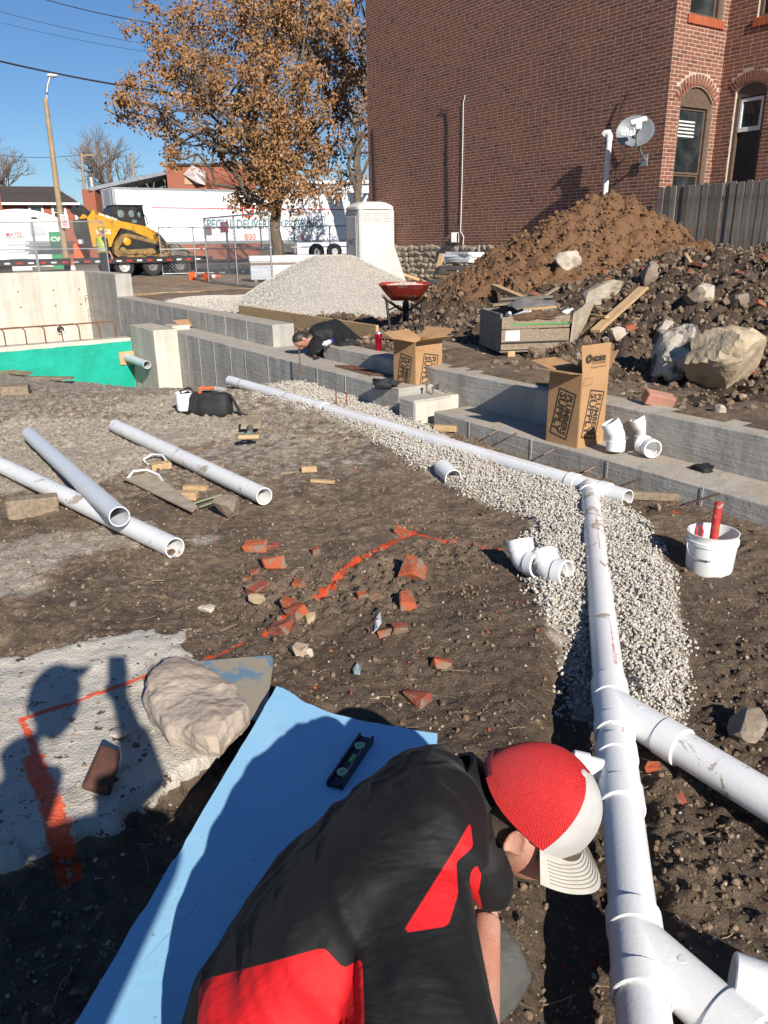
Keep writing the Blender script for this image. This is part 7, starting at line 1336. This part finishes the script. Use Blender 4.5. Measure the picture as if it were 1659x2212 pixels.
for s_i, (s, size, xc, yc, m, wpx) in enumerate((('SPECIAL DELIVERY EXPRESS INC.', .8, 565, 484, M_TEALP, 256), ('800', .6, 540, 512, mat('orange_letter', (.72, .16, .03), rough=.4), 24), ('0', .6, 652, 512, mat('orange_letter2', (.72, .16, .03), rough=.4), 9))):
    pc_ = ga(xc, yc, ta); xl = Sab(ga(xc - wpx / 2, yc, ta))[1] - tb; xr = Sab(ga(xc + wpx / 2, yc, ta))[1] - tb; V, F = text_geo(s, 1.0, 2, bold=.006, shear=.12 if s_i == 0 else 0); V = V[:, :2] - (V[:, :2].min(0) + V[:, :2].max(0)) / 2; hgt = V[:, 1].max() - V[:, 1].min(); V = V / (V.max(0) - V.min(0)) * np.array([xr - xl, .52 if s_i == 0 else .38]); obj('trailer_lettering', (np.stack([V[:, 0] + (xl + xr) / 2, np.full(len(V), -.012), V[:, 1] + pc_[2] - .42], -1), F), m, st_)
pc_ = ga(535, 455, ta); X = Sab(pc_)[1] - tb; obj('trailer_emblem', [(tf(pipe_shell([(.30, 0), (.42, 0), (.42, .006), (.30, .006)], 20), (X, -.008, pc_[2] - .42), rx=math.pi / 2)), tf(box(.5, .006, .12), (X + .1, -.01, pc_[2] - .55), ry=.6)], mat('orange_red_emblem', (.72, .10, .04), rough=.4), st_)
for x in (12.5, 13.8): w = obj('wheel', tf(pipe_shell([(.25, -.13), (.48, -.15), (.52, -.1), (.52, .1), (.48, .15), (.25, .13)], 24), (x, .3, .52), rx=math.pi / 2), M_TYRE, st_, 40); obj('rim', tf(lathe([(.26, 0), (.22, .1), (0, .08)], 20), (x, .3, .52), rx=math.pi / 2), M_RIM, w, 40)
obj('landing_gear', [box(.15, .15, 1.1, (3.0, .4, .58)), box(.15, .15, 1.1, (3.0, 2.1, .58))], M_TRL, st_)
# ================================================================ street furniture, houses, sheds on the far side
q0 = gd(148, 600, 30.5); q0[2] = .40; q1 = gd(98, 213, 30.5); lpz = thing('street_lamp', 'leaning wooden street lamp pole with curved metal arm', 'street lamp', q0); e = q1 - q0; M_POLE = wood('pole_wood', (.34, .25, .155), (.26, .185, .115), grain=(9, 9, .6))
obj('pole', tube([(0, 0, -.2), e * .5, e], [.125, .11, .085], 14), M_POLE, lpz, 50); h1 = [gd(*c, 30.5) - q0 for c in ((102, 232), (101, 205), (103, 183), (108, 168))]; obj('lamp_arm', tube([e * .93, *h1], .045, 10), M_GALV, lpz, 50); hd = gd(113, 163, 30.5) - q0; obj('lamp_head', tf(rock(4, 3, (.24, .12, .085), 0, 0), hd), mat('lamp_head_grey', (.55, .58, .58), rough=.4), lpz, 60)
sp_ = gd(140, 478, 30.2); sg = thing('parking_sign', 'white and red parking sign fixed to the leaning lamp pole', 'sign', sp_, 0); obj('plate', box(.30, .012, .50, bev=.004), M_SIGNW, sg); obj('red_ring', tf(pipe_shell([(.065, 0), (.09, 0), (.09, .003), (.065, .003)], 20), (0, -.0075, .1), rx=math.pi / 2), M_SIGNR, sg); V, F = text_geo('P', .11, 2); obj('sign_lettering', (np.stack([V[:, 0], np.full(len(V), -.0085), V[:, 1] + .1], -1), F), M_BLACK, sg); obj('red_bar', [box(.2, .003, .03, (0, -.0085, -.06 - .06 * k)) for k in range(3)], M_SIGNR, sg)
def upole(label, x, yb, yt, x2, dep, r):
    a = gd(x, yb, dep); a[2] = .4; b = gd(x2, yt, dep); t = thing('utility_pole', label, 'utility pole', a); obj('pole', tube([(0, 0, 0), b - a], [r, r * .75], 10), M_POLE, t, 50); d = b - a; return t, d
t, d = upole('grey utility pole with dark fittings left of the bare tree', 182, 470, 331, 176, 62, .13); obj('crossarm', tf(box(1.3, .12, .12), d + np.array([.4, 0, -.15])), M_POLE, t); obj('transformer', tf(lathe([(.3, 0), (.3, .8)], 14), d + np.array([.5, 0, -2.6])), M_GALV, t, 40)
t, d = upole('plain brown utility pole above the white box trailer', 296, 420, 333, 283, 60, .13); obj('pole_cap', tf(lathe([(.16, 0), (.02, .1)], 10), d), M_POLE, t)
def span(label, p, q, sag, r, dep0, dep1):
    a, b = gd(*p, dep0), gd(*q, dep1); pts = [a * (1 - t) + b * t - np.array([0, 0, sag * 4 * t * (1 - t)]) for t in np.linspace(0, 1, 14)]; o = obj('overhead_wire', tube(pts, r, 6), M_CABLE, None, 60); tag(o, label, 'wire')
span('thick twisted overhead cable crossing the sky to the tree', (-80, 113), (620, 228), .25, .035, 29, 30); span('uppermost thin overhead wire at the top left', (60, -12), (560, 72), .3, .018, 33, 33); span('second thin overhead wire from the top left', (-60, 8), (560, 128), .3, .010, 36, 36); span('third thin overhead wire from the top left', (-60, 33), (560, 140), .3, .009, 38, 38); span('faint wire running to the grey utility pole', (-40, 328), (176, 334), .3, .02, 60, 62)
M_BRF = brick_mat('far_red_brick', (.33, .115, .07), (.29, .10, .06), (.26, .10, .07)); M_ROOF = mat('dark_shingles', (.052, .042, .038), (.075, .060, .052), sc=6, rough=.9, bump=.02, bsc=20)
def px_box(name, x0, x1, yt, yb, dep, depth, m, parent=None):
    """box whose near face fills the picture rectangle at that distance"""
    a = gd(x0, (yt + yb) / 2, dep); b = gd(x1, (yt + yb) / 2, dep); zt = gd((x0 + x1) / 2, yt, dep)[2]; zb = .3 if yb is None else gd((x0 + x1) / 2, yb, dep)[2]; return a, b, zt, zb
def building(label, x0, x1, yt, dep, depth, m, name='far_house'):
    b = gd(x1, 500, dep); rh = b[:2] / np.hypot(*b[:2]); ra = gd(x0, 500, 1.0) - CAMP; a = CAMP + ra * ((b[:2] @ rh) / (ra[:2] @ rh)); zt = gd(x1, yt, dep)[2]; t = thing(name, label, 'house' if 'house' in name else 'building', (a[0], a[1], .3), math.atan2(b[1] - a[1], b[0] - a[0])); L = float(np.hypot(*(b - a)[:2])); h = zt - .3
    obj('wall', box(L, depth, h, (L / 2, depth / 2, h / 2)), m, t, 0, {'tint': np.full(8, .3)} if m is M_BRF else None); return t, L, h, lambda px: (lambda rr_: float(np.hypot(*((CAMP + rr_ * ((b[:2] @ rh) / (rr_[:2] @ rh)) - a)[:2]))) * (1 if px >= x0 else -1))(gd(px, 500, 1.0) - CAMP), lambda py: gd(x1, py, dep)[2] - .3
t, L, h, fx, fz = building('low red brick house with dark roof behind the street lamp', 14, 172, 440, 66, 9, M_BRF); zr = fz(399)
V = np.array([(-.3, -.5, h), (L + .3, -.5, h), (L + .3, 9.5, h), (-.3, 9.5, h), (-.3, 4.0, zr), (L - 1.6, 4.0, zr), (-.3, 5, zr), (L - 1.6, 5, zr)]); obj('roof', (V, [(0, 1, 5, 4), (1, 2, 7, 5), (2, 3, 6, 7), (3, 0, 4, 6), (4, 5, 7, 6), (3, 2, 1, 0)]), M_ROOF, t); obj('eave_board', box(L + .6, .06, .18, (L / 2, -.53, h - .06)), M_WHITE, t); obj('downpipe', box(.16, .1, h, (L - .1, -.1, h / 2)), M_WHITE, t)
for x in (85, 134):
    X = fx(x); zb, zt = fz(473), fz(446); w = obj('window', box(1.15, .08, zt - zb, (X, -.03, (zb + zt) / 2)), M_WHITE, t); obj('glass_pane', [box(.8, .02, (zt - zb) * .40, (X, -.08, (zb + zt) / 2 + s * (zt - zb) * .23)) for s in (-1, 1)], M_GLASS, w)
t, L, h, fx, fz = building('tall brick house gable at the left edge', -60, 13, 352, 52, 8, M_BRF); obj('coping', box(L + .1, 8.1, .12, (L / 2, 4, h + .06)), M_ROOF, t); obj('pipe_bracket', tube([(L + .3, -.1, h * .55), (L + .3, -.1, h * .35)], .08, 8), M_SIGNR, t)
t, L, h, fx, fz = building('white site office trailer with rounded roof at the far left', -40, 128, 470, 44, 4, mat('office_white', (.78, .77, .74), (.72, .71, .68), sc=2, rough=.5), 'site_office'); obj('roof', loft([[np.array([x, y, h + .45 * (1 - (2 * x / L - 1) ** 2)]) for x in np.linspace(0, L, 20)] + [np.array([x, y, h - .02]) for x in np.linspace(L, 0, 20)] for y in (-.04, 4.04)]), mat('office_roof', (.80, .79, .76), rough=.5), t); w = obj('door', box(fx(100) - fx(62), .05, fz(487) - fz(507), ((fx(62) + fx(100)) / 2, -.03, (fz(487) + fz(507)) / 2)), mat('grey_shutter', (.45, .48, .52), rough=.5), t); obj('vent', [box(.1, .04, .1, (fx(74 + 4 * k), -.025, fz(471))) for k in range(3)], M_BLACK, t)
t, L, h, fx, fz = building('white storage container with red MAYES lettering at the left edge', -40, 57, 490, 38, 2.5, mat('container_white', (.70, .73, .73), (.64, .67, .67), sc=2, rough=.5), 'storage_container'); [obj('corner_cap', box(.12, .1, h, (x, -.04, h / 2)), M_WHITE, t) for x in (.06, L - .06)]
for k in range(5): obj('hinge_rib', box(L * .42, .04, .04, (L * .72, -.025, .35 + k * .33)), M_GALV, t)
V, F = text_geo('MAYES', .30, 2, bold=.004); obj('container_lettering', (np.stack([V[:, 0] * .8 + fx(29), np.full(len(V), -.012), V[:, 1] + fz(507)], -1), F), M_SIGNR, t)
t, L, h, fx, fz = building('green cabin with pale domed roof behind the stacked panels', 104, 141, 500, 40, 1.6, mat('green_cabin', (.02, .26, .10), (.02, .22, .09), sc=3, rough=.5), 'green_cabin'); obj('roof', loft([[np.array([x, y, h + .3 * (1 - (2 * x / L - 1) ** 2) ** .5]) for x in np.linspace(0, L, 16)] + [np.array([x, y, h - .02]) for x in np.linspace(L, 0, 16)] for y in (-.04, 1.64)]), mat('pale_blue_roof', (.62, .70, .82), rough=.4), t); V, F = text_geo('CWS', .34, 2, bold=.008); obj('cabin_lettering', (np.stack([V[:, 0] + fx(124), np.full(len(V), -.012), V[:, 1] + fz(517)], -1), F), M_WHITE, t)
for k in range(9): a = gd(72, 548 - k * 3.2, 35); b = gd(150, 548 - k * 3.2, 35); o = plank_obj('fence_section', a + np.array([.1 * math.sin(k * 2), 0, 0]), b, 1.4, .045, mat('panel_steel', (.10, .12, .13), (.15, .17, .18), sc=5, rough=.5, metal=.4) if k == 0 else bpy.data.materials['panel_steel']); tag(o, 'dark steel fence panel lying in a stack at the far left', 'panel', 'stacked fence panels')
M_WRED = brick_mat('red_painted_brick', (.42, .11, .065), (.38, .10, .06), (.34, .09, .06)); t, L, h, fx, fz = building('red brick warehouse with torn sheeting behind the box trailer', 372, 560, 362, 58, 14, M_BRF, 'warehouse'); t['category'] = 'warehouse'
obj('parapet_cap', box(L + .2, .5, .15, (L / 2, .1, h + .07)), M_ROOF, t); obj('plywood_patch', solid((np.array([(fx(408), -.05, fz(400)), (fx(452), -.05, fz(400)), (fx(452), -.05, fz(377)), (fx(410), -.05, fz(380))]), [(0, 1, 2, 3)]), .04), mat('plywood', (.48, .34, .20), (.42, .29, .16), sc=4, rough=.8), t); V = np.array([(fx(408), -.12, fz(380)), (fx(428), -.5, fz(362)), (fx(455), -.3, fz(375)), (fx(452), -.2, fz(402)), (fx(436), -.55, fz(398))]); obj('torn_sheeting', solid((V, [(0, 1, 4), (1, 2, 4), (2, 3, 4)]), .02), mat('pale_sheeting', (.62, .52, .48), rough=.6), t)
lean_a = gd(190, 405, 54); lean_b = gd(372, 366, 58)
sh = thing('loading_shed', 'open grey loading shed with sloping roof left of the warehouse', 'shed', (lean_a[0], lean_a[1], .3), 0); V = [lean_a - np.array([lean_a[0], lean_a[1], .3]), lean_b - np.array([lean_a[0], lean_a[1], .3])]; V = np.array([V[0], V[1], V[1] + np.array([2, 9, 0]), V[0] + np.array([2, 9, 0])]); obj('roof', solid((V, [(0, 1, 2, 3)]), .25), mat('metal_roof', (.22, .24, .27), (.30, .31, .33), sc=3, rough=.5, metal=.4), sh); Lx = V[1][0]
obj('back_wall', solid((np.array([(.3, 3, 0), (Lx, 6, 0), (Lx, 6, V[1][2] - .3), (.3, 3, V[0][2] - .3)]), [(0, 1, 2, 3)]), .1), mat('shed_boards', (.20, .21, .23), (.13, .14, .16), sc=4, rough=.8), sh); obj('brick_end', box(.9, 3, V[0][2] - .1, (-.1, 1.7, (V[0][2] - .1) / 2)), M_BRF, sh, 0, {'tint': np.full(8, .3)})
for k in range(9): x = .4 + (Lx - .6) * k / 8; z1 = V[0][2] + (V[1][2] - V[0][2]) * x / Lx - .35; yy = V[1][1] * x / Lx; obj('brace', tube([(x, yy + .6, z1), (x + (.5 if k % 2 else -.5), yy + 1.2, z1 - 1.6)], .06, 6), M_WOODG, sh)
t, L, h, fx, fz = building('pale industrial building glimpsed beyond the second tree', 640, 830, 395, 75, 8, mat('pale_siding', (.58, .62, .68), (.50, .54, .60), sc=2, rough=.6), 'far_building'); obj('roof_edge', box(L, .3, .3, (L / 2, -.1, h)), M_WHITE, t)
# ================================================================ trees
M_BARK = mat('oak_bark', (.16, .125, .09), (.095, .075, .058), sc=3, rough=.95, bump=.04, bsc=10, mapscale=(3, 3, .5)); M_TWIG = mat('bare_twigs', (.15, .115, .095), (.20, .155, .125), sc=2, rough=.95); M_TWIGR = mat('reddish_twigs', (.22, .135, .10), (.18, .11, .085), sc=2, rough=.95)
xl = NT('dry_oak_leaves'); tt = xl.attr('tint'); cl = xl.mix(xl.ramp(tt, 0, .55), (.19, .095, .042), (.34, .185, .082)); cl = xl.mix(xl.ramp(tt, .7, 1), cl, (.46, .30, .155)); xl.fin(cl, .7, spec=.25); tr_ = xl.n('ShaderNodeBsdfTranslucent'); xl.l(cl, tr_.inputs[0]); ad = xl.n('ShaderNodeMixShader'); ad.inputs[0].default_value = .08; xl.l(xl.p.outputs[0], ad.inputs[1]); xl.l(tr_.outputs[0], ad.inputs[2]); xl.l(ad.outputs[0], xl.o.inputs[0]); M_LEAF = xl.m
def limb(a, b, r0, r1, r, n=7, wob=.12, sides=7):
    a = np.asarray(a, float); b = np.asarray(b, float); L = np.linalg.norm(b - a); pts = [a + (b - a) * t + (r.normal(size=3) * wob * L * .25 * math.sin(math.pi * t) if 0 < t < 1 else 0) for t in np.linspace(0, 1, n)]; pts = np.array(pts); pts[:, 2] += .10 * L * np.sin(np.linspace(0, math.pi, n)) * .6; return tube(pts, np.linspace(r0, r1, n), sides, False), pts
def leaf_cloud(C, n_per, spread, size, seed, droop=.25):
    r = np.random.default_rng(seed); N = len(C) * n_per; P = np.repeat(C, n_per, 0) + r.normal(size=(N, 3)) * spread * np.array([1, 1, .8]); s = size * r.uniform(.6, 1.35, N)
    d = r.normal(size=(N, 3)); d[:, 2] -= .6; d /= np.linalg.norm(d, axis=1)[:, None]; w = np.cross(d, r.normal(size=(N, 3))); w /= np.linalg.norm(w, axis=1)[:, None]; nrm = np.cross(d, w)
    V = np.stack([P, P + d * (s * .5)[:, None] + w * (s * .36)[:, None] + nrm * (s * .12)[:, None], P + d * s[:, None] - nrm * (s * .1)[:, None], P + d * (s * .5)[:, None] - w * (s * .36)[:, None] + nrm * (s * .12)[:, None]], 1); tint = np.clip(np.repeat(r.random(len(C)), n_per) * .55 + r.random(N) * .45, 0, 1)
    T = (np.arange(N) * 4)[:, None] + np.array([[0, 1, 2, 3]]); return V.reshape(-1, 3), T, np.repeat(tint, 4)
def leafy_tree(label, base, blobs, dep, trunk_top, r0, seed, n_clump, n_leaf, leafsize, spreadz=1.0):
    r = np.random.default_rng(seed); b0 = np.array(base); t = thing('oak_tree', label, 'tree', b0); T = gd(*trunk_top, dep) - b0; P = []; (vf, pts) = limb((0, 0, -.2), T, r0, r0 * .62, r, 9, .05, 12); P.append(vf); root = tube([(0, 0, -.3), (0, 0, .0), (0, 0, .5)], [r0 * 1.8, r0 * 1.35, r0], 12, False); P.append(root); CC = []; top = pts[-1]
    for (x, y, rad, dd) in blobs:
        c = gd(x, y, dep + dd) - b0; R = rad / PX_F * dep; st = pts[min(8, 4 + int(4 * r.random()))] if c[2] > T[2] * .7 else pts[5]; vf, lp_ = limb(st, c, r0 * .42, r0 * .09, r, 9, .35, 6); P.append(vf)
        n = max(6, int(n_clump * (rad / 90) ** 2)); q = r.normal(size=(n, 3)); q /= np.linalg.norm(q, axis=1)[:, None]; q *= (r.random(n) ** .45)[:, None] * R * np.array([1, 1, .9]); cc = c + q; CC.append(cc)
        for k in range(0, n, 3): vf, _ = limb(lp_[int(3 + 5 * r.random())], cc[k], r0 * .07, .012, r, 5, .3, 4); P.append(vf)
    obj('trunk', P, M_BARK, t, 60); CC = np.concatenate(CC); V, F, ti = leaf_cloud(CC, n_leaf, .0060 * dep, leafsize, seed + 5); o = tri_obj('crown', V, F, M_LEAF, t, False, {'tint': ti}); return t
OB = [(330, 62, 62, 0), (290, 215, 50, -.5), (305, 175, 40, .5), (420, 60, 88, .5), (385, 150, 75, -1), (440, 175, 85, 1), (345, 260, 55, 0), (395, 305, 38, .5), (365, 340, 22, 0), (540, 60, 100, 0), (540, 170, 100, -1.2), (480, 255, 75, 0), (640, 90, 100, .8), (650, 200, 100, -.8), (735, 110, 80, 1.2), (735, 215, 62, .4), (570, 280, 90, -1.4), (655, 300, 80, -.6), (540, 350, 58, .6), (610, 370, 70, -1.2), (665, 400, 48, -.4), (560, 415, 48, .4), (610, 430, 52, -.8), (500, 425, 34, .3), (272, 240, 26, 0), (700, 330, 40, .5), (460, 330, 35, .6), (600, 20, 90, .2), (700, 30, 70, .4)]
tb0 = gd(598, 600, 26.0); tb0[2] = .40
leafy_tree('big oak tree with dry brown leaves in front of the box trailer', tb0, OB, 26.0, (592, 330), .215, 21, 46, 40, .115)
t20 = gd(774, 600, 39.0); t20[2] = .40
leafy_tree('second oak with dark brown foliage at the corner of the brick house', t20, [(760, 60, 55, 1), (765, 150, 60, 0), (770, 230, 55, -1), (735, 300, 50, 0), (770, 320, 40, 1), (725, 370, 45, .5), (715, 420, 32, 0), (770, 385, 22, 0), (800, 260, 50, 0), (735, 180, 50, 1)], 39.0, (770, 300), .24, 33, 40, 26, .15)
def bare_tree(label, x, yb, dep, h, spread, seed, m, depth=6, forks=3):
    r = np.random.default_rng(seed); b0 = gd(x, yb, dep); b0[2] = .3; t = thing('bare_tree', label, 'tree', b0); trunk, crown = [], []
    def grow(p, d, L, rad, lv):
        e = p + d * L; mid = (p + e) / 2 + r.normal(size=3) * L * .05; (trunk if lv < 2 else crown).append(tube([p, mid, e], [rad, rad * .85, rad * .66], 6 if lv < 2 else 3, False))
        if lv >= depth: return
        for k in range(forks if lv else forks + 2):
            nd = d + r.normal(size=3) * spread * (.55 if lv == 0 else .75); nd[2] += .16; nd /= np.linalg.norm(nd); st = p + d * L * (r.uniform(.55, 1) if k else 1.0); grow(st, nd, L * r.uniform(.62, .82), rad * .6, lv + 1)
    grow(np.array([0, 0, -.2]), np.array([.03, 0, 1.]), h * .27, h * .022, 0); obj('trunk', trunk, M_BARK, t, 60); obj('crown', crown, m, t); return t
bare_tree('large bare grey tree behind the loading shed', 243, 470, 95, 17.5, .60, 3, M_TWIG, 6, 3); bare_tree('bare tree at the left edge behind the brick gable', 0, 470, 85, 15.5, .55, 5, M_TWIG, 6, 3); bare_tree('low reddish bare tree behind the dark roof', 105, 470, 105, 11.5, .65, 7, M_TWIGR, 5, 3); bare_tree('small pale bare tree right of the large bare tree', 335, 470, 120, 14.5, .6, 9, M_TWIG, 5, 3); bare_tree('reddish bare tree left of the large bare tree', 160, 470, 110, 10.5, .65, 11, M_TWIGR, 5, 3); bare_tree('pale bare tree showing between the oak and the warehouse', 385, 470, 125, 13, .6, 13, M_TWIG, 5, 3)
bare_tree('tall bare tree rising above the oak beside the house', 835, 560, 44, 21, .50, 17, M_TWIG, 6, 3)

order_labels('rusty rebar hoops along the green wall', '%s bent rusty rebar from the left on top of the green wall')
order_labels('form ties in the footing', '%s rusty form tie from the left poking out of the footing')
order_labels('rusty rods bundled on the ledge', '%s thin rusty rod from the left in the bundle on the ledge')
order_labels('bricks in the rubble heap', '%s loose red brick from the left in the rubble heap')
order_labels('loose stones on the pit floor', '%s loose stone from the left on the pit floor')
order_labels('stacked fence panels', '%s dark steel fence section from the bottom of the far stack', lambda o: o.matrix_world.translation.z)
order_labels('steel dowels in the grey side walls', '%s short bent steel dowel from the left in the grey side wall')
